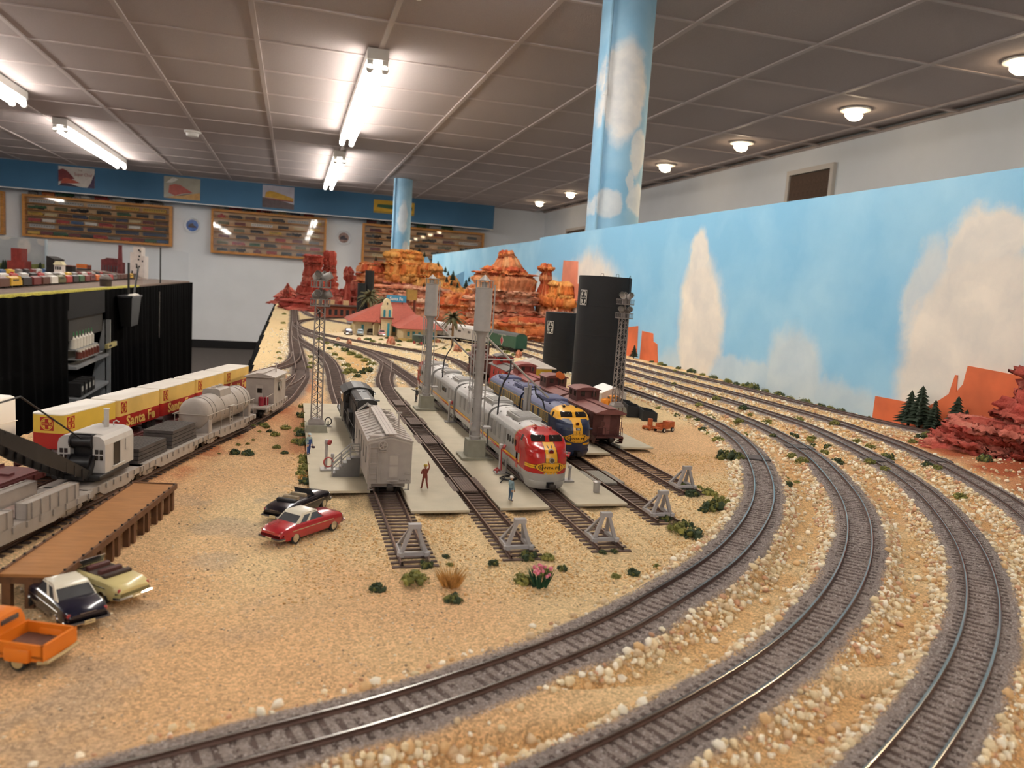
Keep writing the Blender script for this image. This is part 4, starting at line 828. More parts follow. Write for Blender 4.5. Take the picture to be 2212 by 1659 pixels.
shrubs([(795, 738, 16), (806, 742, 14), (823, 738, 12), (838, 735, 14), (850, 740, 16), (862, 742, 14), (886, 742, 18), (898, 740, 16), (820, 746, 10), (832, 750, 10), (862, 750, 12), (905, 750, 14), (915, 742, 14), (870, 738, 12), (1080, 760, 14), (1095, 765, 14), (1110, 770, 14), (1070, 755, 10), (940, 752, 12), (960, 757, 10), (895, 760, 10), (1010, 760, 12), (1025, 765, 10)], ['dark', 'olive', 'grey'], 'before the depot', 'shrubs in front of the depot')
# pink flowers and dry grass
p = g(1165, 1272, -.007); t = thing('flowering_plant', 'pink flowering plant with dark green leaves below the second bumper stop', 'plant', (p[0], p[1], hz(p[0], p[1])))
b = MB(); rg = random.Random(4)
for k in range(70):
    a = rg.random() * 6.28; l = rg.uniform(.006, .013); x, y = .004 * math.cos(a) * rg.random(), .004 * math.sin(a) * rg.random(); q_ = (x + l * .5 * math.cos(a), y + l * .5 * math.sin(a), l); w = .0006
    b.add([(x - w, y, 0), (x + w, y, 0), q_], [(0, 1, 2)])
b.build('leaves', M('flower_leaf', '1f4a30', .8, var=.3, vs=400), t); pk = M('pink_petal', 'd8788c', .7, var=.2, vs=500)
fl = MB().ball((0, 0, 0), .0011, n=6).mesh('blossom', pk)
for k in range(22):
    a = rg.random() * 6.28; r = .0065 * math.sqrt(rg.random()); mk('blossom', fl, t, loc=(r * math.cos(a), r * math.sin(a), .0095 + rg.random() * .004 - r * .2))
p = g(972, 1268, -.007); b = MB()
for k in range(160):
    a = rg.random() * 6.28; l = rg.uniform(.006, .014); r = .005 * rg.random(); x, y = r * math.cos(a), r * math.sin(a); w = .0004; b.add([(x - w, y, 0), (x + w, y, 0), (x + l * .6 * math.cos(a), y + l * .6 * math.sin(a), l * .9)], [(0, 1, 2)])
tag(b.build('dry_grass_tuft', m_leaf['dry'], loc=(p[0], p[1], hz(p[0], p[1]))), 'orange-brown dry grass tuft beside the first bumper stop', 'grass tuft')
# ================================================================ DEPOT AREA
m_stucco = M('cream_stucco', 'e0cfa4', .85, var=.08, vs=200); m_tile_r = M('red_roof', 'a24c3a', .75, var=.12, vs=150); m_teal = M('teal_paint', '2f8ea0', .6, var=.1, vs=200); m_rtrim = M('brown_trim', '7a3c2c', .7, var=.2, vs=200)
m_lot = M('parking_lot_tan', 'd3bd98', .9, var=.1, vs=60)
lot = MB().prism([(.10, 2.12), (.36, 1.98), (.44, 2.2), (.42, 2.42), (.2, 2.55), (.10, 2.4)], 'z', -.008, -.0035).build('parking_lot', m_lot); tag(lot, 'pale tan paved lot with parked cars in front of the depot', 'parking lot')
dep = thing('depot', 'small Spanish style railway depot with red roofs and blue sign', 'building', (0, 0, -.0035))
DX, DY = .30, 2.33           # tower foot
def hip(b, x0, x1, y0, y1, z, h, inset, m=0, in2=None):
    xc, yc = (x0 + x1) / 2, (y0 + y1) / 2
    if x1 - x0 > y1 - y0: R = [(x0 + inset, yc, z + h), (x1 - (in2 or inset), yc, z + h)]
    else: R = [(xc, y0 + inset, z + h), (xc, y1 - inset, z + h)]
    V = [(x0, y0, z), (x1, y0, z), (x1, y1, z), (x0, y1, z)] + R + [(x0, y0, z - .0018), (x1, y0, z - .0018), (x1, y1, z - .0018), (x0, y1, z - .0018)]
    if x1 - x0 > y1 - y0: F = [(0, 1, 5, 4), (2, 3, 4, 5), (1, 2, 5), (3, 0, 4)]
    else: F = [(0, 1, 4), (1, 2, 5, 4), (2, 3, 5), (3, 0, 4, 5)]
    b.add(V, F + [(0, 6, 7, 1), (1, 7, 8, 2), (2, 8, 9, 3), (3, 9, 6, 0), (6, 9, 8, 7)], m)
MB().bb((.19, 2.435, 0), (.36, 2.56, .040)).build('main_walls', m_stucco, dep); MB().bb((.315, 2.255, 0), (.415, 2.44, .034)).build('wing_walls', m_stucco, dep)
b = MB(); hip(b, .165, .40, 2.405, 2.60, .042, .064, .125, 0, .048); b.build('main_roof', m_tile_r, dep)
b = MB(); hip(b, .295, .44, 2.225, 2.46, .037, .036, .062); b.build('wing_roof', m_tile_r, dep)
tw = MB().prism([(-.0165, 0), (.0165, 0), (.0165, .088), (.013, .093), (.011, .104), (.007, .113), (0, .117), (-.007, .113), (-.011, .104), (-.013, .093), (-.0165, .088)], 'y', -.003, .03).xf(Matrix.Translation((.282, 2.405, 0))).build('bell_tower', m_stucco, dep)
MB().bb((.260, 2.392, .0535), (.302, 2.402, .0580)).build('balcony', m_rtrim, dep)
for x in (.274, .290):
    MB().prism([(x - .0032, .059), (x + .0032, .059), (x + .0032, .079), (x, .083), (x - .0032, .079)], 'y', 2.3995, 2.402).build('window', m_teal, dep)
MB().prism([(.282, .096), (.2845, .100), (.282, .105), (.2795, .100)], 'y', 2.4005, 2.402).build('emblem', m_dark, dep)
for x, z0, z1, y, nm in ((.288, 0, .040, 2.4015, 'door'), (.310, .012, .032, 2.434, 'window'), (.212, .01, .03, 2.434, 'window'), (.330, .014, .026, 2.254, 'window'), (.345, .0, .028, 2.254, 'door'), (.362, .014, .026, 2.254, 'window'), (.402, .0, .028, 2.254, 'door')):
    MB().bb((x - .0035, y - .0015, z0), (x + .0035, y + .001, z1)).build(nm, m_teal, dep)
b = MB(); b.prism([(-.014, 0), (0, .014), (.014, 0), (.012, -.001), (0, .011), (-.012, -.001)], 'y', -.014, .002).xf(Matrix.Translation((.252, 2.42, .034))); b.build('porch_roof', m_rtrim, dep)
for x in (.243, .261): MB().cyl((x, 2.408, 0), (x, 2.408, .034), .0018, n=8).build('porch_column', m_stucco, dep)
MB().bb((.300, 2.24, 0), (.425, 2.256, .007)).build('platform_wall', M('stone_wall', 'c8a868', .85, var=.2, vs=150), dep)
sg = MB().bb((.288, 2.49, .104), (.352, 2.493, .126)).build('sign_board', M('sign_blue', '3f92b6', .5, var=.05, vs=50), dep)
text_mb('Santa Fe', .042, .0110, bold=.02, depth=.0004).xf(Matrix.Translation((.320, 2.4895, .115))).build('lettering', M('sign_white', 'f0f0ea', .5, var=0), sg)
MB().cyl((.300, 2.4915, .09), (.300, 2.4915, .106), .001, n=6).cyl((.34, 2.4915, .09), (.34, 2.4915, .106), .001, n=6).build('sign_post', m_dark, dep)

t = thing('water_tank', 'square brown wooden water tank on legs behind the depot', 'water tank', (.402, 2.72, -.005))
MB().box((0, 0, .128), (.036, .036, .036)).build('tank_box', M('tank_boards', 'a8813e', .8, var=.2, vs=60), t)
for sx in (-1, 1):
    for sy in (-1, 1): MB().box((sx * .013, sy * .013, .055), (.005, .005, .112)).build('leg', m_rtrim, t)
for i, (x, y, h, r, lb) in enumerate(((.282, 3.02, .205, .017, 'tallest of the far black oil tanks behind the palms'), (.252, 3.0, .155, .016, 'lower black oil tank beside the tallest far one'))):
    tag(MB().lathe([(r, 0), (r, h), (r * .96, h + .002)], n=24).build('oil_tank', m_black, loc=(x, y, -.006)), lb, 'tank', 'far black oil tanks')
t = thing('hotel', 'low red-brown adobe building below the red pillars', 'building', (.16, 3.35, -.005))
MB().bb((-.07, 0, 0), (.11, .05, .05)).build('walls', M('adobe', '94503c', .9, var=.2, vs=90), t); MB().bb((-.08, -.012, .05), (.12, .055, .056)).build('flat_roof', M('dark_roof', '5e4a40', .9, var=.2, vs=80), t)
for i in range(7): MB().bb((-.06 + i * .024, -.002, .012), (-.048 + i * .024, .001, .036)).build('doorway', m_dark, t)
for i, x in enumerate((-.05, .0, .06)): MB().bb((x - .012, .01, .056), (x + .012, .04, .075)).build('upper_room', M('adobe_cream', 'c9a77c', .9, var=.1, vs=90), t)
t = thing('utility_hut', 'small grey metal hut standing in the sand left of the depot', 'hut', (*g(756, 695, 0)[:2], -.006)); MB().bb((-.012, -.01, 0), (.012, .01, .026)).build('walls', M('hut_grey', '9c9aa0', .6, var=.1, vs=90), t); MB().bb((-.0135, -.0115, .026), (.0135, .0115, .0285)).build('roof', M('hut_roof', 'b4b2b6', .6, var=.1, vs=90), t)
t = thing('sign_board', 'small orange sign board beyond the parking lot', 'sign', (*g(762, 682, 0)[:2], -.006)); MB().bb((-.014, -.001, .01), (.014, .001, .026)).build('panel', M('orange_panel', 'd98a2c', .6, var=.08, vs=80), t); MB().cyl((-.01, 0, 0), (-.01, 0, .012), .0008, n=6).cyl((.01, 0, 0), (.01, 0, .012), .0008, n=6).build('posts', m_dark, t)

# ================================================================ SECOND LAYOUT BEYOND THE AISLE (left)
LX, TZ, TE = -.96, .028, 8.2
m_yard2 = M('grey_brown_roadbed', '7b6a60', .95, var=.2, vs=60, bump=.4, bs=500); m_grass = M('yellow_grass_edge', 'b0a84a', .95, var=.35, vs=120)
t2 = thing('second_layout_table', 'neighbouring model railway table with brown roadbed and black skirt', 'table', (0, 0, 0))
MB().bb((-3.2, 1.2, TZ - .06), (LX - .02, TE, TZ)).build('tabletop', m_yard2, t2)
b = MB(); ys = np.arange(1.2, 5.55, .08); b.loft([[(LX - .035, y, TZ + .001), (LX - .005, y, TZ + .001), (LX - .0, y, TZ - .008 + .003 * math.sin(y * 40)), (LX - .035, y, TZ - .008)] for y in ys]); b.build('grass_verge', m_grass, t2)
def skirt(y0, y1, nm, ztop=TZ - .010):
    b = MB(); R_ = []
    for k, y in enumerate(np.linspace(y0, y1, int((y1 - y0) / .025))):
        w = .010 * math.sin(k * 1.3) + .006 * math.sin(k * .47); R_.append([(LX + .002, y, ztop), (LX + .006 + w, y, -.4), (LX + .012 + 1.5 * w, y, FLO + .005), (LX + .006 + 1.5 * w, y, FLO + .005), (LX + w, y, -.4), (LX - .004, y, ztop)])
    b.loft(R_); return b.build(nm, m_cloth, t2)
skirt(1.2, 3.86, 'skirt_cloth'); skirt(4.55, TE - .02, 'skirt_cloth'); MB().bb((LX - .01, 3.8, -.10), (LX, 4.6, TZ - .01)).build('fascia_board', m_black, t2)
b = MB(); b.bb((LX - 2, TE - .02, FLO), (LX + .01, TE, TZ - .01)); b.build('end_cloth', m_cloth, t2)
MB().bb((LX - .02, 3.9, -.2), (LX - .012, 4.55, -.1)).build('drawer_front', M('dark_grey_board', '3a3836', .7, var=.1, vs=10), t2)
# shelf in the gap with bottles
m_shelf = M('grey_shelf_paint', '8f9294', .6, var=.06, vs=10)
sh = thing('tool_shelf', 'grey angled shelf rack standing in the gap of the black skirt', 'shelf', (-.985, 4.25, 0))
MB().prism([(-.09, -.75), (.05, -.75), (.05, -.14), (.02, -.14)], 'y', .30, .315).build('side_panel', m_shelf, sh)
for z in (-.32, -.47, -.60): MB().prism([(-.2, z - .012), (.045, z - .012), (.045, z), (-.2, z + .03)], 'y', -.35, .30).build('shelf_board', m_shelf, sh)
MB().bb((-.12, -.35, -.2), (.0, .16, -.15)).build('parts_box', m_shelf, sh)
m_bot = M('white_bottle', 'd5d2c8', .4, var=.05, vs=20); m_cap = M('green_cap', '2f7a4c', .5, var=.05, vs=20); m_jar = M('brown_jar', '6b3c34', .3, var=.2, vs=20)
bot = MB().lathe([(.016, 0), (.016, .045), (.007, .055), (.007, .06)], n=10).mesh('body', m_bot); capm = MB().lathe([(.008, .06), (.006, .078)], n=8).mesh('cap', m_cap); jar = MB().lathe([(.015, 0), (.015, .03), (.011, .034)], n=10).mesh('body', m_jar); jl = MB().lathe([(.0125, .034), (.0125, .042)], n=10).mesh('lid', m_bot)
for i in range(7):
    t = thing('glue_bottle', f'white bottle with green cap, {ordw(i)} from the left on the rack', 'bottle', (-.975, 3.98 + i * .055, -.245), 0, 'bottles on the shelf rack'); mk('body', bot, t); mk('cap', capm, t)
    t = thing('paint_jar', f'brown paint jar, {ordw(i)} from the left on the rack', 'jar', (-.95, 3.98 + i * .055, -.290), 0, 'paint jars on the shelf rack'); mk('body', jar, t); mk('lid', jl, t)
MB().bb((-.07, -.3, -.251), (.03, .12, -.246)).build('shelf_step', m_shelf, sh); MB().bb((-.07, -.3, -.2945), (.05, .13, -.291)).build('shelf_step', m_shelf, sh)
for i in range(4):
    t = thing('black_caddy', f'black box with pale label, {ordw(i)} from the left on the lower shelf', 'box', (-.965, 3.98 + i * .07, -.463), 0, 'black boxes on the lower shelf'); MB().bb((-.03, -.028, 0), (.03, .028, .06)).build('body', m_dark, t); MB().bb((.0302, -.012, .02), (.031, .012, .045)).build('label_patch', m_bot, t)
t = thing('spirit_level', 'short yellow spirit level sticking out of the shelf gap', 'level', (-.93, 4.5, -.275)); MB().bb((-.01, -.05, -.012), (.005, .16, .012)).build('bar', M('level_yellow', 'b8ad72', .5, var=.1, vs=20), t); MB().bb((.005, -.02, -.005), (.0062, .04, .005)).build('vial_window', m_dark, t); MB().bb((-.01, .16, -.012), (.005, .165, .012)).build('end_cap', m_bot, t)
# hanging bin with rods
t = thing('hanging_bin', 'black tapered bin hanging on the skirt of the far table', 'bin', (LX + .055, 4.9, -.02))
b = MB(); rr = [[(-.038, -.14, 0), (.038, -.14, 0), (.038, .14, 0), (-.038, .14, 0)], [(-.026, -.1, -.17), (.026, -.1, -.17), (.026, .1, -.17), (-.026, .1, -.17)]]
b.loft(rr, sm=False); b.build('bin_body', M('bin_black', '151517', .35, var=.1, vs=20), t)
MB().bb((-.042, -.15, -.006), (-.034, .15, .004)).bb((.034, -.15, -.006), (.042, .15, .004)).bb((-.042, -.15, -.006), (.042, -.142, .004)).bb((-.042, .142, -.006), (.042, .15, .004)).build('rim', M('bin_rim', '2a2a2c', .3, var=.1, vs=20), t)
for (a, b_) in (((0, -.03, -.05), (.0, -.03, .19)), ((0, .1, -.03), (-.03, .42, .16))): MB().cyl(a, b_, .006, n=8).build('rod', m_dark, t)
for y in (-.05, .06): MB().ball((0.02, y, .004), .022, n=8, sc=(1, 1, .5)).build('clip', m_bot, t)
b = MB()
for i in range(26): b.ball((LX + .03, 6.1 + .004 * (i % 2), -.03 - i * .013), .006, n=6, sc=(.6, .6, 1.2))
tag(b.build('chain', M('chain_steel', '8d8a88', .4, metal=.8, var=.1, vs=20)), 'thin metal chain hanging down the black skirt', 'chain')
# acrylic screens at the table end
for i, (y0, y1, lb) in enumerate(((5.80, 6.52, 'clear acrylic screen panel nearer the brick factory'), (6.54, TE - .02, 'clear acrylic screen panel at the end of the far table'))):
    tag(MB().bb((LX - .032, y0, TZ), (LX - .028, y1, .303)).build('acrylic_screen', glass_thin('acrylic%d' % i, (.985, .99, .995), .08)), lb, 'screen', 'clear screens on the far table'); 
tag(MB().bb((LX - .035, 6.525, TZ), (LX - .026, 6.535, .305)).build('screen_post', m_dark), 'thin dark joint post between the acrylic screens', 'post')
# freight cars in rows
def row(px0, py0, px1, py1, n, cols, kinds, label, z=TZ, grp='freight cars on the far table'):
    a, b_ = g(px0, py0, z), g(px1, py1, z); d = (b_ - a); L = np.hypot(d[0], d[1]); an = math.atan2(d[1], d[0]); k = min(n, int(L / .152))
    for i in range(k):
        p = a + d * (i + .5) / k; p[2] = z + .0006; c, kd = cols[i % len(cols)], kinds[i % len(kinds)]
        o = place_model(kd, c, (p[0], p[1], p[2]), f'{c} model {kd}, {ordw(i)} from the left in the {label}', grp); o.rotation_euler = (0, 0, an); o['category'] = 'model train'
row(-14, 624, 306, 601, 26, ['brown', 'yellow', 'black', 'maroon', 'brown', 'white', 'olive', 'red', 'black', 'green', 'maroon', 'maroon', 'orange', 'grey', 'grey', 'red', 'grey', 'brown', 'brown', 'brown'], ['boxcar', 'diesel', 'boxcar', 'boxcar', 'boxcar'], 'front row of the far table')
row(-10, 611, 250, 597, 20, ['white', 'red', 'silver', 'black', 'red', 'silver', 'grey', 'white', 'yellow', 'grey', 'maroon'], ['boxcar', 'tank car', 'boxcar'], 'second row of the far table')
row(-10, 599, 150, 590, 12, ['blue', 'yellow', 'grey', 'black', 'maroon', 'silver'], ['boxcar'], 'back row of the far table')
p = g(255, 614, 0); t = thing('crossing_tower', 'dark round track bridge tower at the table edge', 'tower', (-1.02, 4.85, TZ)); MB().lathe([(.030, 0), (.032, .035), (.032, .042)], n=18).build('drum', M('drum_brown', '3c2f28', .7, var=.3, vs=60), t); MB().lathe([(.036, .042), (.027, .055), (.01, .06)], n=18).build('roof', M('drum_roof', '6d655f', .7, var=.2, vs=60), t)
# buildings of the far table: (px left, right, base y, top y, distance)
def bld(pxl, pxr, yb, yt, Y, depth):
    a, b_ = atY(pxl, yb, Y), atY(pxr, yb, Y); c = atY((pxl + pxr) / 2, yt, Y); return (a[0] + b_[0]) / 2, Y, b_[0] - a[0], c[2] - TZ, depth
m_elev = M('elevator_red', '7c2a22', .8, var=.2, vs=30); m_brick2 = M('factory_brick', '6e3234', .85, var=.3, vs=25); m_mill = M('mill_white', 'dcd2ca', .8, var=.1, vs=25); m_dkb = M('dark_barn', '241f1d', .9, var=.2, vs=20)
x, y, w, h, d = bld(24, 47, 588, 536, 7.0, .1); t = thing('grain_elevator', 'tall dark red grain elevator in front of the grey cloud board', 'building', (x, y, TZ)); MB().bb((-w / 2, 0, 0), (w / 2, .14, h)).build('tower', m_elev, t); MB().bb((-w * .8, -.02, 0), (w * .8, .16, h * .5)).build('lower_bins', m_elev, t)
for s in (-.3, 0, .3): MB().bb((s * w - .006, -.004, h * .5), (s * w + .006, .002, h)).build('rib', m_elev, t)
x, y, w, h, d = bld(100, 117, 590, 553, 7.1, .1); t = thing('barn', 'black tall barn at the edge of the grey cloud board', 'building', (x, y, TZ)); MB().prism([(-w / 2, 0), (w / 2, 0), (w / 2, h * .85), (-w / 2, h)], 'y', 0, .3).build('walls', m_dkb, t)
x, y, w, h, d = bld(117, 135, 592, 572, 6.6, .1); t = thing('signal_tower', 'white two-storey signal house with cream roof', 'building', (x, y, TZ)); MB().bb((-w / 2, 0, 0), (w / 2, .08, h)).build('walls', m_mill, t); MB().prism([(-w * .6, h), (w * .6, h), (w * .3, h * 1.3), (-w * .3, h * 1.3)], 'y', -.01, .09).build('roof', M('cream_roof', 'd8cfa8', .7, var=.08, vs=40), t)
for i in range(3): MB().bb((-w * .4 + i * w * .27, -.003, h * .6), (-w * .4 + i * w * .27 + w * .18, .001, h * .85)).build('window', m_dark, t)
x, y, w, h, d = bld(137, 156, 588, 575, 7.4, .1); t = thing('shed', 'low dark brown shed right of the white signal house', 'building', (x, y, TZ)); MB().bb((-w / 2, 0, 0), (w / 2, .12, h)).build('walls', m_dkb, t); MB().bb((-w * .55, -.01, h), (w * .55, .13, h * 1.1)).build('roof', m_rtrim, t)
x, y, w, h, d = bld(218, 258, 592, 558, 7.8, .1); t = thing('brick_factory', 'dark red brick factory block beside the tall chimney', 'building', (x, y, TZ)); MB().prism([(-w / 2, 0), (w / 2, 0), (w / 2, h * .82), (w * .25, h * .84), (w * .2, h), (-w * .2, h * 1.02), (-w * .3, h * .95), (-w / 2, h * .92)], 'y', 0, .25).build('walls', m_brick2, t)
for i in range(6): MB().bb((-w * .42 + i * w * .15, -.004, h * .25), (-w * .42 + i * w * .15 + w * .07, .001, h * .62)).build('window', M('dusty_window', '57474a', .6, var=.3, vs=60), t)
x, y, w, h, d = bld(258, 266, 592, 530, 7.8, .1); tag(MB().lathe([(.026, 0), (.016, h * .95), (.018, h)], n=14).build('chimney', m_brick2, loc=(x, y - .05, TZ)), 'tall thin dark red chimney of the brick factory', 'chimney')
x, y, w, h, d = bld(281, 312, 594, 533, 7.85, .1); t = thing('flour_mill', 'tall white flour mill with stepped roof and tiny windows', 'building', (x, y, TZ)); MB().bb((-w / 2, 0, 0), (w / 2, .2, h * .72)).build('walls', m_mill, t); MB().bb((-w * .3, .01, h * .72), (w * .28, .19, h)).build('head_house', m_mill, t); MB().bb((-w * .5, .0, h * .72), (-w * .3, .1, h * .82)).build('side_turret', m_mill, t)
rgw = random.Random(2)
for i in range(12): 
    u, v = rgw.uniform(-.4, .4), rgw.uniform(.15, .9); u = u if v < .7 else u * .5
    MB().bb((u * w - .006, -.003 if v < .72 else .007, v * h - .008), (u * w + .006, .001 if v < .72 else .012, v * h + .008)).build('window', m_dark, t)
t = thing('dump_truck', 'orange model truck on the hill of the far table', 'truck', (*atY(180, 583, 7.6)[:2], atY(180, 583, 7.6)[2])); MB().bb((-.05, -.02, .014), (.03, .02, .05)).build('dump_body', M('truck_orange', 'd0702a', .5, var=.08, vs=40), t); MB().bb((.034, -.018, .012), (.06, .018, .045)).build('cab', m_rtrim, t); MB().bb((-.05, -.018, .0), (.06, .018, .012)).build('chassis', m_dark, t)
tag(MB().prism([(-2.3, TZ), (-1.3, TZ), (-1.45, atY(180, 583, 7.6)[2] - .02), (-1.65, atY(180, 583, 7.6)[2]), (-1.95, atY(180, 583, 7.6)[2]), (-2.15, TZ + .03)], 'y', 7.5, 7.9).build('hill_mound', m_yard2), 'brown earth mound behind the freight rows of the far table', 'mound')
m_gsky = cloud_mat('grey_board_sky', base='8f9496', base2='a2a5a6', cl='b9b3ab', blobs=[((-2.2, 7.5, .24), (.06, 9, .08), .9), ((-2.06, 7.5, .31), (.04, 9, .05), .9), ((-2.35, 7.5, .33), (.06, 9, .04), .8), ((-2.5, 7.5, .28), (.05, 9, .06), .7)], nscale=9, dist=.06)
a, b_ = atY(-40, 507, 7.5), atY(99, 517, 7.5); t = thing('cloud_board', 'grey board painted with pale clouds behind the grain elevator', 'backdrop'); MB().bb((a[0], 7.5, TZ), (b_[0], 7.512, b_[2])).build('panel', m_gsky, t)
MB().bb((b_[0] - .004, 7.48, TZ), (b_[0] + .006, 7.53, b_[2])).build('end_post', M('pale_post', '9fb0ba', .6, var=.05, vs=10), t)
MB().prism([(a[0], TZ), (b_[0] - .01, TZ), (b_[0] - .01, .11), ((a[0] + b_[0]) / 2, .09), (a[0], .10)], 'y', 7.497, 7.5).build('painted_meadow', M('painted_meadow', '7c8048', .9, var=.3, vs=20), t)
for px in (7, 12, 62, 87): 
    q_ = atY(px, 575, 7.4); fir(q_[0], q_[1], TZ, .075 + (px % 5) * .012, f'thin dark tree before the grey cloud board, {dict([(7, "first"), (12, "second"), (62, "third"), (87, "fourth")])[px]} from the left', px, 'thin trees on the far table')
# ================================================================ ROLLING STOCK
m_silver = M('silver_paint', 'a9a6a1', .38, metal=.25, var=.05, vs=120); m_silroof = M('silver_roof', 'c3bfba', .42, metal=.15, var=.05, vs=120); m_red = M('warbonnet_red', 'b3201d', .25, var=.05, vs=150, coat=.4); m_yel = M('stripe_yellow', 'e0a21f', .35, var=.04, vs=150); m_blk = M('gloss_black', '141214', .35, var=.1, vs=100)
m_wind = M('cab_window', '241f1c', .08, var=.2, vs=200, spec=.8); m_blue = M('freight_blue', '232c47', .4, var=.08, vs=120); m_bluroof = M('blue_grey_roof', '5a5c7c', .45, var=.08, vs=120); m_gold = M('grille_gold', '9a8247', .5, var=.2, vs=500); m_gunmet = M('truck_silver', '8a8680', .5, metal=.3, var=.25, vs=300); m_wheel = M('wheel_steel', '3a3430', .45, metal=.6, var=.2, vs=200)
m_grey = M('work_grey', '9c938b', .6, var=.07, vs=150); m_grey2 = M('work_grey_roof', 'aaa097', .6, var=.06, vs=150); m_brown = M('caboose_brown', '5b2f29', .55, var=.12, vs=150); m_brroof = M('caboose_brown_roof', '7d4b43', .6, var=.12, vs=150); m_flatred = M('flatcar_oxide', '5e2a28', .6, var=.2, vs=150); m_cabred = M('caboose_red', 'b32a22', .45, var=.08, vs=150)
def side_frame(b, x, wb, m):
    h = wb / 2
    b.prism([(-h - .005, .0052), (-h - .004, .0068), (-h + .004, .0068), (-.005, .0078), (.005, .0078), (h - .004, .0068), (h + .004, .0068), (h + .005, .0052), (h + .003, .0035), (h - .003, .0035), (.006, .0022), (-.006, .0022), (-h + .003, .0035), (-h - .003, .0035)], 'x', x - .0008, x + .0008, m)
    for s in (-1, 1): b.cyl((x - .0018, s * h, .0052), (x + .0018, s * h, .0052), .0016, n=8, m=m)
    b.box((x, 0, .0045), (.0026, .006, .003), m); b.cyl((x, -.0015, .003), (x, -.0015, .006), .0009, n=6, m=m)
def truck_mesh(wb, r, mat):
    b = MB()
    for s in (-1, 1):
        y = s * wb / 2
        for sx in (-1, 1): b.cyl((sx * .0072, y, r), (sx * .0098, y, r), r, n=18, m=1); b.cyl((sx * .0068, y, r), (sx * .0074, y, r), r + .0008, n=18, m=1)
        b.cyl((-.0115, y, r), (.0115, y, r), .0011, n=6, m=1)
    for sx in (-1, 1): side_frame(b, sx * .0122, wb, 0)
    b.box((0, 0, .0055), (.023, .005, .003), 0)
    return b.mesh('truck', [mat, m_wheel])
TRF = {k: truck_mesh(.0205, .0047, m) for k, m in (('grey', m_grey), ('dark', m_dark), ('brown', m_brown), ('red', m_flatred), ('silver', m_gunmet))}
TRD = {k: truck_mesh(.031, .0058, m) for k, m in (('silver', m_gunmet), ('dark', m_dark))}
coup = MB().box((0, 0, .0085), (.0022, .008, .0022)).rbox((0, -.005, .0085), (.005, .004, .0045), .0008).mesh('coupler', m_wheel)
def coupler(t, y, s): o = mk('coupler', coup, t, loc=(0, y, 0), rz=0 if s < 0 else PI); return o
# ---- covered wagon diesels
PZ = [.0095, .012, .014, .036, .040, .0435, .046, .048, .0497, .0507, .051]; PW = [.0172, .0180, .0185, .0185, .0183, .0172, .0152, .0127, .0088, .0045, .0012]
NZ = [.0095, .018, .025, .030, .0335, .0365, .0385, .0400, .0412, .0430, .0465, .0485, .0502, .051]; NY = [.0014, .0004, .0, .0006, .0022, .0052, .0088, .0125, .0146, .0160, .0190, .0235, .031, .040]
def y0f(z): return np.interp(z, NZ, NY)
CLS = dict(body=0, yel=1, blk=2, alt=3, glass=4, roof=5, grille=6)
def emblem(x, z, base, zc=.0222, rx=.0126, rz=.0045):
    ax = abs(x); e = (x / rx)**2 + ((z - zc) / rz)**2
    if e < 1.0:
        if e > .74: return 'yel'
        if e > .66: return 'blk'
        if ax < .0072: return 'yel'
        if ax < .0078: return 'blk'
        return base if abs(z - zc) > .0016 else 'yel'
    if e < 1.1: return 'blk'
    return None
def pane(ax, z, fr): return .0416 < z < .0468 and fr < .0058 and .0012 < ax < .0142 - max(0, z - .0455) * 1.2 and not (z > .0460 and ax < .0022)
def scheme_war(x, y, z):
    ax = abs(x); fr = y - y0f(z)
    if pane(ax, z, fr): return 'glass'
    if .0390 < z < .0442 and .0295 < y < .0345 and ax > .016: return 'glass'
    if z < .0163: return 'alt'
    if y < .020:
        e = emblem(x, z, 'body')
        if e and y < .014: return e
        if ax > .0120 and .0204 < z < .0240 and y < .0175: return 'blk' if (abs(z - .0222) < .00022 or z < .0207 or z > .0237) else 'yel'
        if z > .0222 and z < .0412 and ax < .0056: return 'blk' if ax > .0050 or (z > .0375 and abs(ax - .0017) < .00025) else 'yel'
        if z < .0175 and ax < .0062: return 'yel' if (ax * 1000) % 2.2 < 1.6 else 'alt'
    d = (.039 + math.sqrt(max(0.0, .0130**2 - (z - .0360)**2)) if z > .0270 else .0335) - y
    if z > .0458: d = .044 - y
    if d > .0012: return 'body'
    if d > .0004: return 'blk'
    if d > -.0006: return 'yel'
    if d > -.0011: return 'blk'
    if .0160 < z < .0164 or .0203 < z < .0207: return 'blk'
    if .0164 <= z < .0182: return 'body'
    if .0182 <= z < .0203: return 'yel'
    return 'roof' if z > .0435 else 'alt'
def scheme_blue(x, y, z):
    ax = abs(x); fr = y - y0f(z)
    if pane(ax, z, fr): return 'glass'
    if .0390 < z < .0442 and .0295 < y < .0345 and ax > .016: return 'glass'
    if y < .020:
        e = emblem(x, z, 'body')
        if e and y < .014: return e
        if ax > .0120 and .0208 < z < .0236 and y < .0185: return 'yel'
        if z > .0222 and z < .041 and ax < .0050: return 'yel' if not (z < .0295 and abs(ax - .0017) < .0002) else 'blk'
        if .0152 < z < .0172 and ax > .0062 and y < .016: return 'yel'
    if z > .0392 + (.0012 if .006 < ax < .0135 and fr < .012 else 0) and y < .041: return 'yel'
    if y >= .041:
        if .0298 < z < .0304 or .0402 < z < .0408: return 'yel'
        if .0304 <= z <= .0402: return 'grille' if (y * 1000) % 1.5 < 1.0 and (y * 1000) % 17 > 1.2 else 'body'
    return 'roof' if z > .0425 else 'body'
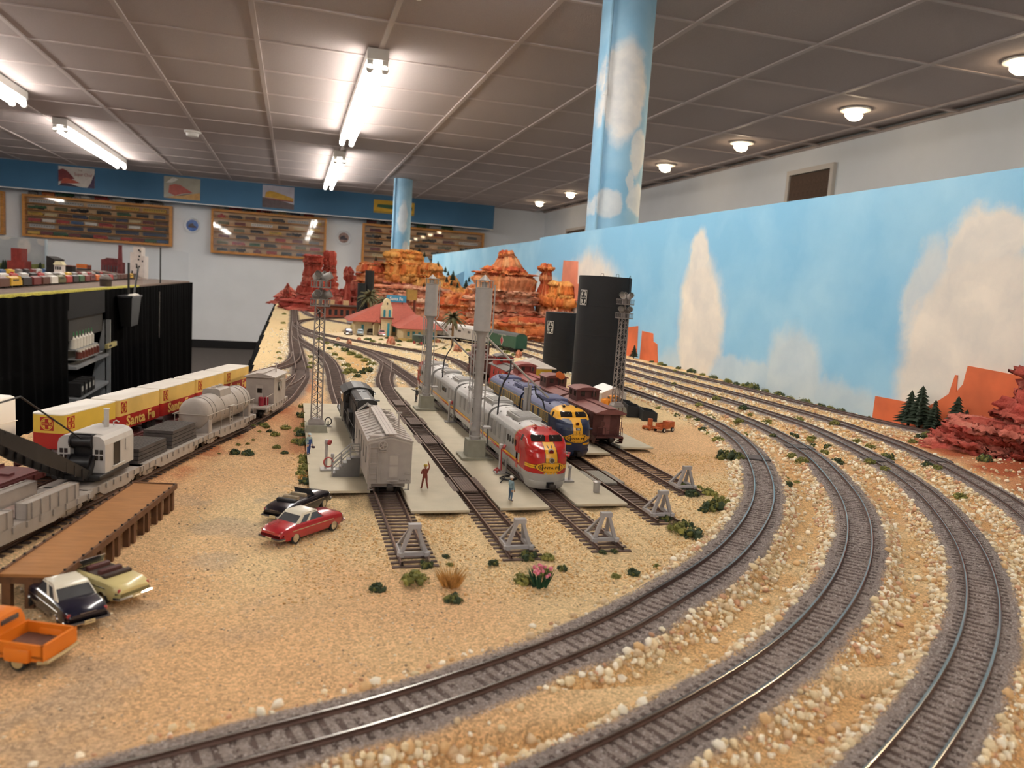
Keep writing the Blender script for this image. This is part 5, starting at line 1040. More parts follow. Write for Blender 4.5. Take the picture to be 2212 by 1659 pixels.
def diesel(kind, scheme, L, label, loc, flip=False, group=None):
    war = scheme == 'war'; S = scheme_war if war else scheme_blue
    mats = [m_red if war else m_blue, m_yel, m_blk, m_silver if war else m_blue, m_wind, m_silroof if war else m_bluroof, m_gold]
    t = thing('diesel_locomotive', label, 'locomotive', loc, PI if flip else 0, group); YC = .062
    if kind == 'A':
        zs = np.arange(.0095, .05101, .0003); ring = []
        for z in zs:
            w = np.interp(z, PZ, PW); y0 = float(y0f(z)); D = np.interp(z, [.036, .0415, .0470, .051], [.0195, .0075, .0075, .012]); nn = np.interp(z, [.035, .0415], [2.25, 3.2])
            ys = np.linspace(YC, y0 + D, 64)[:-1]; a = np.linspace(-PI / 2, PI / 2, 121)
            fx = w * np.sign(np.sin(a)) * np.abs(np.sin(a))**(2 / nn); fy = y0 + D - D * np.abs(np.cos(a))**(2 / nn)
            ring.append(np.vstack([np.c_[np.full(len(ys), -w), ys], np.c_[fx, fy], np.c_[np.full(len(ys), w), ys[::-1]]]))
        R3 = np.array([np.c_[r, np.full(len(r), z)] for r, z in zip(ring, zs)]); k, n = R3.shape[:2]
        Vv = R3.reshape(-1, 3); i = np.arange(k - 1)[:, None] * n; j = np.arange(n - 1)[None]; Fq = np.stack([i + j, i + j + 1, i + n + j + 1, i + n + j], -1).reshape(-1, 4)
        cen = Vv[Fq].mean(1); cl_ = np.array([CLS[S(*c)] for c in cen]); gl = cl_ == 4
        bo = mk('nose_shell', np_mesh('nose_shell', Vv, Fq[~gl], mats, True, None, cl_[~gl]), t)
        MB().bb((-.0018, .036, .0503), (.0018, YC + .001, .0511)).build('roof_strip', mats[5], t)
        mk('cab_glass', np_mesh('cab_glass', Vv, Fq[gl], m_wind, True), t)
        bv = BVHTree.FromPolygons([tuple(v) for v in Vv], [tuple(map(int, f)) for f in Fq])
        def stick(b, off=.00018):      # press flat lettering on to the nose
            V2 = []
            for (x, y, z) in b.v:
                h = bv.ray_cast(Vector((x, -.05, z)), Vector((0, 1, 0)))[0]; V2.append((x, (h.y if h else .0) - off, z))
            b.v = V2; return b
        for body, cx, w_ in (('SANTA', -.0040, .0118), ('FE', .0057, .0044)): stick(text_mb(body, w_, .0021, bold=.02).xf(Matrix.Translation((cx, 0, .0221))), .0005).build('lettering', m_blk, bo)
        # pilot below the nose
        rr = []
        for z, s, yy in ((.0097, 1.0, .0012), (.0075, .97, .0010), (.005, .93, .0022), (.0028, .90, .0038)):
            a = np.linspace(-PI / 2, PI / 2, 21); rr.append([(.0172 * s * math.sin(q_), yy + .014 * (1 - abs(math.cos(q_))**.8), z) for q_ in a] + [(.0172 * s, .024, z), (-.0172 * s, .024, z)])
        MB().loft(rr).build('pilot', m_silver if war else m_blue, t); MB().box((0, .001, .0072), (.0062, .003, .0048)).build('coupler_pocket', m_blk, t)
        mk('coupler', coup, t, loc=(0, -.0018, -.0014))
        ym = float(y0f(.0315)); hl = []
        for z, r, c in (((.0350, .0026, '6a1612'), (.0284, .0024, '4a3c30')) if war else ((.0362, .0024, '4a1c12'),)):
            yy = float(y0f(z)); h = MB().cyl((0, yy + .002, z), (0, yy - .0009, z), r, n=20).build('headlight', m_silver if war else m_yel, t); MB().cyl((0, yy - .0006, z), (0, yy - .0011, z), r * .76, n=20).build('lens', M('lens_' + c, c, .1, var=0, spec=.8), h)
        if not war:
            stick(text_mb('235', .0036, .0019, bold=.01).xf(Matrix.Translation((0, 0, .0316))), .0004).build('lettering', M('num_white', 'e8e4d8', .4, var=0), bo)
            nb = MB()
            nb.add([(-.0024, 0, .0303), (.0024, 0, .0303), (.0024, 0, .0329), (-.0024, 0, .0329)], [(0, 1, 2, 3)]); stick(nb, .00025).build('number_plate', m_blk, t)
            for sx in (-1, 1): stick(text_mb('235', .0042, .0021, bold=.01).xf(Matrix.Translation((sx * .0098, 0, .0315))), .0002).build('number_board', m_blk, t)
        for sx in (-1, 1):
            yy = float(y0f(.0445)); MB().tube([(sx * .0045, yy + .0008, .0466), (sx * .0068, yy - .0004, .0428)], .00018, n=4).build('wiper', m_silver, t)
            h = MB().cyl((0, .002, 0), (0, -.0035, 0), .0005, .0014, n=10).cyl((0, .002, -.0006), (0, .0035, -.0006), .0006, n=8).cyl((0, 0, -.002), (0, 0, 0), .0005, n=6); h.build('horn', m_red if war else m_blk, t, loc=(sx * .0068, .0325, .0506))
            MB().tube([(sx * .0186, .0275, .012), (sx * .0194, .0278, .020), (sx * .0194, .0278, .033)], .00022, n=5).build('grab_iron', m_red if war else m_blue, t)
            MB().tube([(sx * .0075, -.0006, .0195), (sx * .0075, -.0010, .0265)], .0002, n=5).build('grab_iron', m_yel, t)
            MB().cyl((sx * .0150, .0085, .0310), (sx * .0182, .0075, .0310), .0011, n=10).build('class_lamp', m_red if war else m_blue, t)
            MB().bb((sx * .0184, .0385, .013), (sx * .0188, .0440, .0405)).build('cab_door', m_red if war else m_blue, t)
        if war: [MB().bb((q_ * .0184, .0360, .0208), (q_ * .0188, .0550, .0262)).build('side_panel', m_silver, t) for q_ in (-1, 1)]
    # rear body, constant section with stripe bands
    zb = [.0095, .0118, .0160, .0164, .0182, .0203, .0207, .0270, .0298, .0304, .0402, .0408, .0435, .046, .048, .0497, .0507, .051]
    Lp = [(np.interp(z, PZ, PW), z) for z in zb]; full = [(-w, z) for w, z in Lp] + [(w, z) for w, z in Lp[::-1]]; b = MB()
    ys0 = YC if kind == 'A' else .0; yl = list(np.linspace(ys0, L - .003, 3 if war else 62)); Vv = [(x, y, z) for y in yl for x, z in full]; n = len(full)
    for i in range(len(yl) - 1):
        for j in range(n - 1):
            zc = (full[j][1] + full[j + 1][1]) / 2; c = CLS[S(full[j][0] * 0 + .0185, .08 + (yl[i] if not war else 0), zc)]
            b.add([Vv[i * n + j], Vv[i * n + j + 1], Vv[(i + 1) * n + j + 1], Vv[(i + 1) * n + j]], [(0, 1, 2, 3)], c, True)
    b.add([(x, yl[-1], z) for x, z in full], [tuple(range(n))], 3)
    if kind == 'B': b.add([(x, yl[0], z) for x, z in full], [tuple(range(n - 1, -1, -1))], 3)
    b.build('carbody', mats, t)
    MB().bb((-.013, L - .003, .011), (.013, L - .0005, .046)).build('diaphragm', m_blk, t)
    if kind == 'B': MB().bb((-.013, .0, .011), (.013, -.0025, .046)).build('diaphragm', m_blk, t)
    # roof gear
    for (ya, yb2) in (((.068, .108),) if kind == 'A' else ((.012, .050), (.096, .128))):
        h = MB().bb((-.0115, ya, .0495), (.0115, yb2, .0525)).build('roof_hatch', m_silver if war else m_bluroof, t)
        MB().bb((-.0090, ya + .003, .0525), (.0090, yb2 - .003, .0530)).build('hatch_screen', m_gunmet if war else m_bluroof, h)
    for yy in ((.114, .126, .138) if kind == 'A' else (.058, .070, .082)):
        if war: MB().lathe([(.0042, .0), (.0046, .0008), (.0036, .0016), (.001, .0018)], c=(0, yy, .0503), n=16).build('roof_fan', m_silroof, t)
    if not war:
        for yy in (np.arange(.050, .078, .0088) if kind == 'A' else np.arange(.035, .064, .0088)): MB().lathe([(.0044, 0), (.0047, .0014), (.003, .002)], c=(0, yy + .02, .0502), n=16).build('roof_fan', M('fan_dark', '33364e', .5, var=.1, vs=200), t)
    for yy in np.arange(.060 if kind == 'A' else .008, L - .01, .022):
        for sx in (-1, 1): MB().box((sx * .0122, yy, .0486), (.0012, .0016, .0012)).build('lifting_lug', m_blk if not war else m_gunmet, t)
    pw = MB().cyl((0, 0, 0), (.0006, 0, 0), .0021, n=14).mesh('porthole', m_wind)
    if war:
        for yy in ((.048, .0565, .066, .073) if kind == 'A' else (.052, .0595, .067, .0745)):
            for sx in (-1, 1): o = mk('porthole', pw, t, loc=(sx * .0184 - (.0006 if sx < 0 else 0), yy, .0335)); o.scale = (1.4, 1, 1.5)
        for yy in ((.085, .105, .122, .138) if kind == 'A' else (.016, .034, .09, .112, .134)):
            for sx in (-1, 1): MB().bb((sx * .0184, yy - .004, .026), (sx * .0188, yy + .004, .040)).build('side_grille', M('grille_silver', '98948e', .45, metal=.3, var=.12, vs=700), t)
    for yy in (.036, L - .036): mk('truck', TRD['silver' if war else 'dark'], t, loc=(0, yy, 0))
    MB().rbox((0, L / 2, .0075), (.026, .034, .008), .0015).build('fuel_tank', m_gunmet if war else m_blk, t); MB().bb((-.0155, .02, .0088), (.0155, L - .006, .0105)).build('underframe', m_blk, t)
    return t
GA = 'red and silver streamlined locomotives'; GB = 'blue and yellow locomotives'
diesel('A', 'war', .149, 'red-nosed silver streamlined locomotive facing the camera', (YX['C'], .598, 0), group=GA)
diesel('B', 'war', .163, 'silver booster locomotive coupled behind the red-nosed one', (YX['C'], .7505, 0), group=GA)
diesel('B', 'war', .150, 'second silver booster locomotive, between the two sand towers', (YX['C'] - .001, .9175, 0), group=GA)
diesel('A', 'war', .145, 'far red and silver locomotive facing away at the end of the set', (YX['C'] - .002, 1.2165, 0), flip=True, group=GA)
diesel('A', 'blue', .150, 'dark blue locomotive with yellow cab, numbered 235', (YX['D'], .722, 0), group=GB)
diesel('B', 'blue', .152, 'dark blue booster locomotive behind the yellow cab unit', (YX['D'], .8755, 0), group=GB)
# ---- cabooses
def windows(b, x, y, z, w, h, m=1): b.bb((x - .0002 * np.sign(x), y - w / 2, z - h / 2), (x + .0004 * np.sign(x), y + w / 2, z + h / 2), m)
def caboose(label, loc, m_b, m_r, cup=.03, logo=None, disc=False, wide=0.0, text=None):
    t = thing('caboose', label, 'caboose', loc, 0, 'cabooses on the last yard track'); L, W = .092, .0335
    b = MB(); b.bb((-W / 2, -L / 2, .0095), (W / 2, L / 2, .0375)); b.build('body', m_b, t)
    for i in range(24):
        y = -L / 2 + (i + .5) * L / 24
        if i % 2: MB().bb((-W / 2 - .0002, y - .0017, .011), (W / 2 + .0002, y + .0017, .037)).build('siding_board', m_b, t)
    arcp = [(-W / 2 - .0015, .0365), (-W / 2 - .0015, .0378), (-W * .36, .0405), (-W * .18, .0420), (0, .0425), (W * .18, .0420), (W * .36, .0405), (W / 2 + .0015, .0378), (W / 2 + .0015, .0365)]
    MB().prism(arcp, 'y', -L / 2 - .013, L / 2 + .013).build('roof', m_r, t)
    MB().bb((-.005, -L / 2 - .014, .0428), (.005, cup - .0145, .0436)).build('roof_walk', m_r, t); MB().bb((-.005, cup + .0145, .0428), (.005, L / 2 + .014, .0436)).build('roof_walk', m_r, t)
    c = MB().bb((-.0145, cup - .014, .039), (.0145, cup + .014, .0535)).build('cupola', m_b, t)
    MB().prism([(-.0165, .053), (-.0165, .054), (-.009, .0565), (0, .0572), (.009, .0565), (.0165, .054), (.0165, .053)], 'y', cup - .0165, cup + .0165).build('cupola_roof', m_r, t)
    for sx in (-1, 1):
        for dy in (-.007, .007): MB().bb((sx * .0143, cup + dy - .003, .0455), (sx * .0148, cup + dy + .003, .0515)).build('cupola_window', m_wind, t)
        for dx in (-.007, .007): MB().bb((dx - .0028, cup + sx * .0138, .0455), (dx + .0028, cup + sx * .0143, .0515)).build('cupola_window', m_wind, t)
        for yy in (-.03, -.005, .024): MB().bb((sx * W / 2, yy - .003, .0235), (sx * (W / 2 + .0005), yy + .003, .032)).build('window', m_wind, t)
    MB().cyl((.004, cup - .022, .042), (.004, cup - .022, .0535), .0011, n=8).cyl((.004, cup - .022, .0535), (.004, cup - .022, .0548), .0018, n=8).build('smoke_pipe', m_b, t)
    for s in (-1, 1):
        y = s * (L / 2 + .012); pf = MB().bb((-W / 2, s * L / 2, .0092), (W / 2, y, .0112)).build('platform', m_b, t)
        MB().bb((-.004, s * L / 2, .0115), (.004, s * (L / 2 + .0006), .034)).build('end_door', m_brroof if m_b is m_brown else m_b, t)
        rl = MB()
        for x in (-.015, -.0055, .0055, .015): rl.cyl((x, y, .011), (x, y, .0215), .0004, n=5)
        rl.cyl((-.015, y, .0215), (-.0055, y, .0215), .0004, n=5).cyl((.0055, y, .0215), (.015, y, .0215), .0004, n=5); rl.build('end_railing', m_b, t)
        for sx in (-1, 1):
            MB().prism([(s * (L / 2 + .0005), .0098), (s * (L / 2 + .0118), .0098), (s * (L / 2 + .009), .0028), (s * (L / 2 + .002), .0028)], 'x', sx * .0168 - .0004, sx * .0168 + .0004).bb((sx * .0115, s * (L / 2 + .002), .0028), (sx * .0168, s * (L / 2 + .009), .0034)).bb((sx * .0115, s * (L / 2 + .003), .0058), (sx * .0168, s * (L / 2 + .0095), .0064)).build('step', m_b, t)
        ld = MB(); 
        for x in (.0085, .0135): ld.cyl((x, y - s * .001, .011), (x, y - s * .001, .0445), .0004, n=5)
        for z in np.arange(.015, .042, .0042): ld.cyl((.0085, y - s * .001, z), (.0135, y - s * .001, z), .00035, n=5)
        ld.build('ladder', m_b, t); MB().bb((-.004, y, .018), (.004, y + s * .0006, .0185)).cyl((-.010, y, .026), (-.010, y + s * .0012, .026), .0028, n=14).build('brake_wheel', m_b, t)
        coupler(t, y, s); mk('truck', TRF['brown' if m_b is m_brown else 'dark'], t, loc=(0, s * .030, 0))
    MB().bb((-.012, -.012, .004), (.012, .012, .0095)).bb((-.0155, -L / 2, .008), (.0155, L / 2, .0098)).build('underframe', m_dark, t)
    if logo:
        for sx in (-1,):
            d = MB().cyl((sx * W / 2, -.0335, .0235), (sx * (W / 2 + .0009), -.0335, .0235), .0085, n=28).build('round_emblem', m_yel, t)
            MB().bb((sx * (W / 2 + .0007), -.0345, .0158), (sx * (W / 2 + .0012), -.0325, .0312)).bb((sx * (W / 2 + .0007), -.0412, .0222), (sx * (W / 2 + .0012), -.0258, .0248)).build('emblem_cross', m_cabred, t)
    if text:
        for k, (s_, w_) in enumerate(text): 
            bt = text_mb(s_, w_, .0022, bold=.01).xf(Matrix.Translation((0, 0, .024 - k * .0035)) @ Matrix.Rotation(0, 4, 'Z')); bt.xf(Matrix.Translation((-W / 2 - .0003, .0, 0)) @ Matrix.Rotation(-PI / 2, 4, 'Z')); bt.build('lettering', M('num_white', 'e8e4d8', .4, var=0), t)
    if disc:
        for k in range(2): MB().cyl((.0035 * k, cup - .022 - .0012 * k, .0585 - .002 * k), (.0035 * k, cup - .0225 - .0012 * k, .0585 - .002 * k), .0046, n=20).build('marker_disc', M('disc_orange', 'd8702a', .5, var=.05, vs=100), t)
        MB().cyl((0, cup - .022, .042), (0, cup - .022, .057), .0005, n=6).build('disc_mast', m_dark, t)
    return t
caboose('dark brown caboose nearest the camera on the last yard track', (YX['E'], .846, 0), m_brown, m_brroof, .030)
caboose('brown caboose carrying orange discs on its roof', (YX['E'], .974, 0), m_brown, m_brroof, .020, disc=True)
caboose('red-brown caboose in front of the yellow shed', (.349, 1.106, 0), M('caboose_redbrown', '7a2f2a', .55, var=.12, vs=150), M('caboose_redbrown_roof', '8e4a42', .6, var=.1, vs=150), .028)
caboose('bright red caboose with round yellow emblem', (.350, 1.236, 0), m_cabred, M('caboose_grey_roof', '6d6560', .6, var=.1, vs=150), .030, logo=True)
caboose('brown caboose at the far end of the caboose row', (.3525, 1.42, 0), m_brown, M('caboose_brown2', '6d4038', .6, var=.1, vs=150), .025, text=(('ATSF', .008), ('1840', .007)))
# ---- grey boxcar
def house_car(name, label, loc, rz, L, W, z0, z1, zr, mb, mr, truck='grey', detail=True, group=None, gw=True):
    t = thing(name, label, 'freight car', loc, rz, group)
    MB().prism([(-W / 2, z0), (W / 2, z0), (W / 2, z1), (0, zr), (-W / 2, z1)], 'y', -L / 2, L / 2).build('body', mb, t)
    MB().prism([(-W / 2 - .0008, z1 - .0006), (-W / 2 - .0008, z1 + .0004), (0, zr + .0008), (W / 2 + .0008, z1 + .0004), (W / 2 + .0008, z1 - .0006), (0, zr - .0004)], 'y', -L / 2 - .0006, L / 2 + .0006).build('roof', mr, t)
    n = 12
    for i in range(n):
        y = -L / 2 + (i + .5) * L / n
        for sx in (-1, 1): MB().prism([(sx * .0045, zr + .0002), (sx * W / 2, z1 + .0003), (sx * W / 2, z1 + .0011), (sx * .0045, zr + .0010)], 'y', y - .0005, y + .0005).build('roof_rib', mr, t)
    for k in (-1, 0, 1): MB().bb((k * .0030 - .0014, -L / 2 - .003, zr + .0014), (k * .0030 + .0014, L / 2 + .003, zr + .0022)).build('roof_walk_plank', mr, t)
    MB().bb((-.0135, -L / 2 + .006, .006), (.0135, L / 2 - .006, z0)).build('underframe', m_dark if truck != 'grey' else mb, t)
    for s in (-1, 1): coupler(t, s * (L / 2 + .002), s); mk('truck', TRF[truck], t, loc=(0, s * (L / 2 - .024), 0))
    return t
t = house_car('grey_boxcar', 'light grey work boxcar with end ladder and brake wheel beside the stairs', (YX['A'], .662, 0), 0, .132, .0345, .0100, .0440, .0487, m_grey, m_grey2); L, W = .132, .0345
ye = -L / 2
ld = MB()
for x in (-.0155, -.0095): ld.bb((x - .0004, ye - .0012, .0115), (x + .0004, ye - .0004, .0425))
for z in np.arange(.014, .043, .0042): ld.bb((-.0155, ye - .0016, z), (-.0095, ye - .0010, z + .0006))
ld.build('end_ladder', m_grey, t)
bw = MB(); bw.tube([(.0032 * math.cos(a), 0, .0032 * math.sin(a)) for a in np.linspace(0, 2 * PI, 18, endpoint=False)], .0005, n=6, closed=True)
for k in range(5): a = k * 2 * PI / 5; bw.cyl((0, 0, 0), (.0030 * math.cos(a), 0, .0030 * math.sin(a)), .0004, n=5)
bw.cyl((0, -.0006, 0), (0, .003, 0), .0008, n=8); bw.build('brake_wheel', m_grey2, t, loc=(-.0062, ye - .003, .0415))
MB().bb((-.0092, ye - .0018, .0362), (-.0032, ye - .0003, .0370)).bb((-.0066, ye - .0010, .011), (-.0058, ye - .0003, .036)).build('brake_step', m_grey, t)
MB().bb((-.0012, ye - .0006, .0142), (.0072, ye, .0340)).build('end_door', m_grey, t); MB().bb((-.0002, ye - .0011, .0255), (.0062, ye - .0003, .0328)).bb((-.0002, ye - .0011, .0155), (.0062, ye - .0003, .0240)).build('door_panel', m_grey2, t); MB().bb((-.002, ye - .002, .0124), (.0068, ye - .0002, .0133)).build('door_sill', m_grey2, t)
MB().tube([(.0118, ye - .0003, .0185), (.0118, ye - .0014, .0185), (.0160, ye - .0014, .0185), (.0160, ye - .0003, .0185)], .0003, n=5).build('grab_iron', m_grey2, t)
MB().prism([(-W / 2, .043), (0, .0478), (W / 2, .043), (W / 2, .0415), (0, .0463), (-W / 2, .0415)], 'y', ye - .0008, ye).build('end_fascia', m_grey2, t)
text_mb('Santa Fe', .0078, .0016).xf(Matrix.Translation((.0118, ye - .0001, .0128))).build('lettering', M('stencil_dark', '5c5650', .6, var=0), t)
for yy in (-.05, -.028, -.006, .018, .046):
    for sx in (-1, 1): MB().bb((sx * W / 2, yy - .0028, .024), (sx * (W / 2 + .0005), yy + .0028, .037)).build('window', M('grey_window', '6f6a65', .4, var=.2, vs=200), t)
for (x, yy, zt, tt) in ((-.0085, .022, .058, .0046), (.0125, -.016, .0585, .0050)):
    MB().cyl((x, yy, .045), (x, yy, zt), .0008, n=8).box((x, yy, zt), (tt, .0016, .0012)).build('stove_pipe', m_grey2, t)
for (x, yy) in ((.009, .03), (.011, .016), (-.008, -.05), (.0095, .05)): MB().rbox((x, yy, .0478), (.005, .004, .0022), .0006).build('roof_vent', m_grey2, t)
MB().tube([(.0065, .05, .0485), (.0065, .05, .0505), (.014, .055, .049), (.014, .055, .0475)], .0003, n=5).build('roof_grab', m_grey2, t)
MB().rbox((-.0095, -.063, .0475), (.0135, .0035, .0028), .0008).build('roof_saddle', m_grey2, t)
for sx in (-1, 1): MB().bb((sx * .0150, ye + .001, .0045), (sx * .0165, ye + .002, .010)).bb((sx * .0125, ye + .001, .0045), (sx * .0165, ye + .002, .0053)).build('stirrup_step', m_grey, t)
# ---- black switcher
m_bk = M('switcher_black', '2a2827', .45, var=.12, vs=150); m_zs = M('zebra_silver', 'b6b2ac', .4, var=.05, vs=100)
t = thing('switcher_locomotive', 'black switcher locomotive with silver zebra stripes behind the grey boxcar', 'locomotive', (.0768, .739, 0), math.radians(1.1))
MB().bb((-.0165, .01, .011), (.0165, .215, .0145)).build('running_board', m_bk, t)
MB().prism([(-.0100, .0145), (.0100, .0145), (.0100, .0450), (.0088, .0470), (.0045, .0483), (-.0045, .0483), (-.0088, .0470), (-.0100, .0450)], 'y', .040, .125).build('long_hood', m_bk, t)
for k in range(4):
    z = .0225 + k * .0058
    for sx in (-1, 1): MB().prism([(sx * .0002, z + .0034), (sx * .0002, z + .0058), (sx * .0099, z - .0016), (sx * .0099, z - .0040)], 'y', .0394, .0402).build('zebra_stripe', m_zs, t)
hl = MB().cyl((0, .0402, .0395), (0, .0375, .0395), .0026, n=16).build('headlight', m_bk, t); MB().cyl((0, .0378, .0395), (0, .0372, .0395), .0019, n=14).build('lens', M('lens_4a1c12', '4a1c12', .1, var=0), hl)
cb = MB(); cb.prism([(-.0165, .0145), (.0165, .0145), (.0165, .0435), (.0120, .0470), (.006, .0488), (0, .0492), (-.006, .0488), (-.012, .0470), (-.0165, .0435)], 'y', .125, .162); cb.build('cab', m_bk, t)
MB().prism([(-.0178, .0430), (-.0172, .0442), (-.012, .0480), (-.006, .0497), (0, .0502), (.006, .0497), (.012, .0480), (.0172, .0442), (.0178, .0430), (.012, .0468), (0, .0490), (-.012, .0468)], 'y', .118, .168).build('cab_roof', m_bk, t)
for sx in (-1, 1):
    for yy in (.135, .150): MB().bb((sx * .0165, yy - .0045, .0315), (sx * .0170, yy + .0045, .0410)).build('cab_window', m_wind, t)
    MB().bb((sx * .0112 - .0032, .1245, .0315), (sx * .0112 + .0032, .1252, .041)).build('cab_window', m_wind, t)
    MB().bb((sx * .0185 - .0008, .128, .0405), (sx * .0185 + .0008, .142, .0412)).build('arm_rest', m_zs, t)
    MB().bb((sx * .0108, .075, .0150), (sx * .0150, .100, .0290)).build('tool_box', m_bk, t)
    for yy in np.arange(.046, .122, .0125): MB().bb((sx * .0104, yy, .018), (sx * .0109, yy + .0105, .040)).build('hood_door', m_bk, t)
    r = MB()
    for yy in (.012, .03, .055, .08, .105, .175, .2): r.cyl((sx * .0158, yy, .0145), (sx * .0158, yy, .0250), .0003, n=5)
    r.cyl((sx * .0158, .012, .0250), (sx * .0158, .12, .0250), .0003, n=5); r.build('handrail', m_bk, t)
for k, x in enumerate((-.0028, .0028)): MB().tube([(x - .0016, .098, .047), (x - .0016, .098, .0485), (x + .0016, .098, .0485), (x + .0016, .098, .047), (x + .0016, .104, .047), (x - .0016, .104, .0472)], .0005, n=5).build('exhaust_stack', m_blk, t)
MB().prism([(-.010, .0145), (.010, .0145), (.010, .0400), (.006, .043), (-.006, .043), (-.010, .040)], 'y', .162, .205).build('short_hood', m_bk, t)
MB().bb((-.0125, .042, .0465), (.0125, .046, .0475)).build('visor', m_bk, t); MB().rbox((0, .0445, .0478), (.0062, .004, .0022), .0006).build('bell_bracket', m_zs, t)
for yy in (.048, .178): mk('truck', TRD['dark'], t, loc=(0, yy, 0))
MB().bb((-.0125, .075, .003), (.0125, .15, .011)).build('fuel_tank', m_bk, t); coupler(t, .008, -1); MB().bb((-.0165, .009, .004), (.0165, .0105, .0145)).build('end_pilot', m_bk, t)
for sx in (-1, 1):
    for k in range(3): MB().prism([(sx * .006 + sx * k * .004, .0045), (sx * .006 + sx * (k * .004 + .0018), .0045), (sx * .006 + sx * (k * .004 + .0040), .0140), (sx * .006 + sx * (k * .004 + .0022), .0140)], 'y', .0084, .0092).build('zebra_stripe', m_zs, t)
# ---- cars along a curved track
def along(key, x=None, y=None):
    P = TRK[key]; k = int(np.argmin((P[:, 1] - y)**2 + (0 if x is None else (P[:, 0] - x)**2))); d = P[min(k + 4, len(P) - 1)] - P[max(k - 4, 0)]
    return P[k], math.atan2(d[1], d[0]) - PI / 2
def flat_deck(t, L, W, m, truck, z=.0135, fish=True, stakes=10):
    MB().bb((-W / 2, -L / 2, z - .0022), (W / 2, L / 2, z)).build('deck', m, t)
    for sx in (-1, 1):
        pr = [(-L / 2, z - .0005), (L / 2, z - .0005), (L / 2, z - .0045), (L * .3, z - .0050), (L * .22, z - .0085), (-L * .22, z - .0085), (-L * .3, z - .0050), (-L / 2, z - .0045)]
        MB().prism(pr, 'x', sx * (W / 2 - .0012), sx * (W / 2 + .0002)).build('side_sill', m, t)
        for i in range(stakes): y = -L / 2 + (i + .5) * L / stakes; MB().bb((sx * W / 2, y - .0011, z - .0040), (sx * (W / 2 + .0012), y + .0011, z - .0004)).build('stake_pocket', m, t)
    for s in (-1, 1): coupler(t, s * (L / 2 + .002), s); mk('truck', TRF[truck], t, loc=(0, s * (L / 2 - .022), 0))
    MB().bb((-.004, -L / 2 + .004, z - .0075), (.004, L / 2 - .004, z - .0022)).build('centre_sill', m, t)
# tank car
p, a = along('M', y=.828); GW = 'grey work train'
t = thing('water_tank_car', 'grey water tank car with wide dome and handrails', 'tank car', (p[0], p[1], 0), a, GW); flat_deck(t, .128, .0335, m_grey, 'grey')
tk = MB(); rr = []; R_ = .0152
for y, s in ((-.0575, .0), (-.0572, .45), (-.0560, .75), (-.0535, .93), (-.0505, 1.0), (.0505, 1.0), (.0535, .93), (.0560, .75), (.0572, .45), (.0575, .0)): rr.append([(R_ * max(s, .02) * math.cos(q_), y, .0310 + R_ * max(s, .02) * math.sin(q_)) for q_ in np.linspace(0, 2 * PI, 32, endpoint=False)])
tk.loft(rr); tk.build('tank_shell', m_grey, t)
for y in (-.044, -.036, -.016, .016, .036, .045): MB().tube([(R_ * 1.01 * math.cos(q_), y, .031 + R_ * 1.01 * math.sin(q_)) for q_ in np.linspace(-.3, PI + .3, 24)], .00035, n=4).build('tank_band', m_gunmet, t)
dm = MB().prism([(-.0095, .0425), (.0095, .0425), (.0085, .0495), (.006, .0505), (-.006, .0505), (-.0085, .0495)], 'y', -.014, .012).build('dome', m_grey, t)
for y in (-.009, .0, .008): MB().cyl((0, y, .0505), (0, y, .0525), .0022, n=10).build('hatch', m_grey2, dm)
for sx in (-1, 1):
    r = MB().cyl((sx * .0165, -.060, .0315), (sx * .0165, .060, .0315), .0004, n=5)
    for y in (-.056, -.028, .0, .028, .056): r.cyl((sx * .0165, y, .0130), (sx * .0165, y, .0315), .00035, n=5)
    r.build('handrail', m_grey2, t); MB().box((sx * .0150, -.002, .033), (.006, .012, .0006)).build('dome_platform', m_grey2, t)
    l2 = MB(); l2.cyl((sx * .0158, -.005, .0135), (sx * .0158, -.005, .033), .0004, n=5).cyl((sx * .0158, .001, .0135), (sx * .0158, .001, .033), .0004, n=5)
    for z in np.arange(.016, .033, .0035): l2.cyl((sx * .0158, -.005, z), (sx * .0158, .001, z), .0003, n=5)
    l2.build('ladder', m_grey2, t)
[MB().bb((-.0152, q_ - .003, .0135), (.0152, q_ + .003, .0260)).build('tank_saddle', m_grey, t) for q_ in (-.049, .049)]
MB().tube([(-.0155, -.058, .0318), (-.012, -.0595, .0318), (.012, -.0595, .0318), (.0155, -.058, .0318)], .0004, n=5).build('end_rail', m_grey2, t)
for k, s_ in enumerate(('WATER CAR', 'WM 2210')): text_mb(s_, .0125 - .002 * k, .0016).xf(Matrix.Translation((0, -.0566, .0275 - k * .0032))).build('lettering', M('stencil_dark', '5c5650', .6, var=0), t)
# flatcar with track panels
p, a = along('M', y=.705); t = thing('panel_flatcar', 'grey flatcar loaded with stacked dark track panels', 'flatcar', (p[0], p[1], 0), a, GW); flat_deck(t, .126, .0335, m_grey, 'grey', stakes=12)
m_panel = M('creosote_panel', '463f3c', .8, var=.25, vs=200)
for (y0, y1, n) in ((-.058, -.008, 4), (.001, .052, 5)):
    q_ = thing('track_panel_stack', 'dark stack of track panels on the near half of the grey flatcar' if y0 < -.03 else 'taller dark stack of track panels on the far half of the grey flatcar', 'panel stack', (p[0], p[1], 0), a, 'stacks of track panels')
    for k in range(n):
        MB().bb((-.0128, y0 + k * .0006, .0137 + k * .0031), (.0128, y1 - k * .0006, .0137 + k * .0031 + .0026)).build('panel', m_panel, q_)
    for i in range(11): x = -.0122 + i * .00244; MB().bb((x - .0001, y0 + .004, .0137 + n * .0031 - .0006), (x + .0001, y1 - .004, .0137 + n * .0031 - .0003)).build('panel_groove', m_dark, q_)
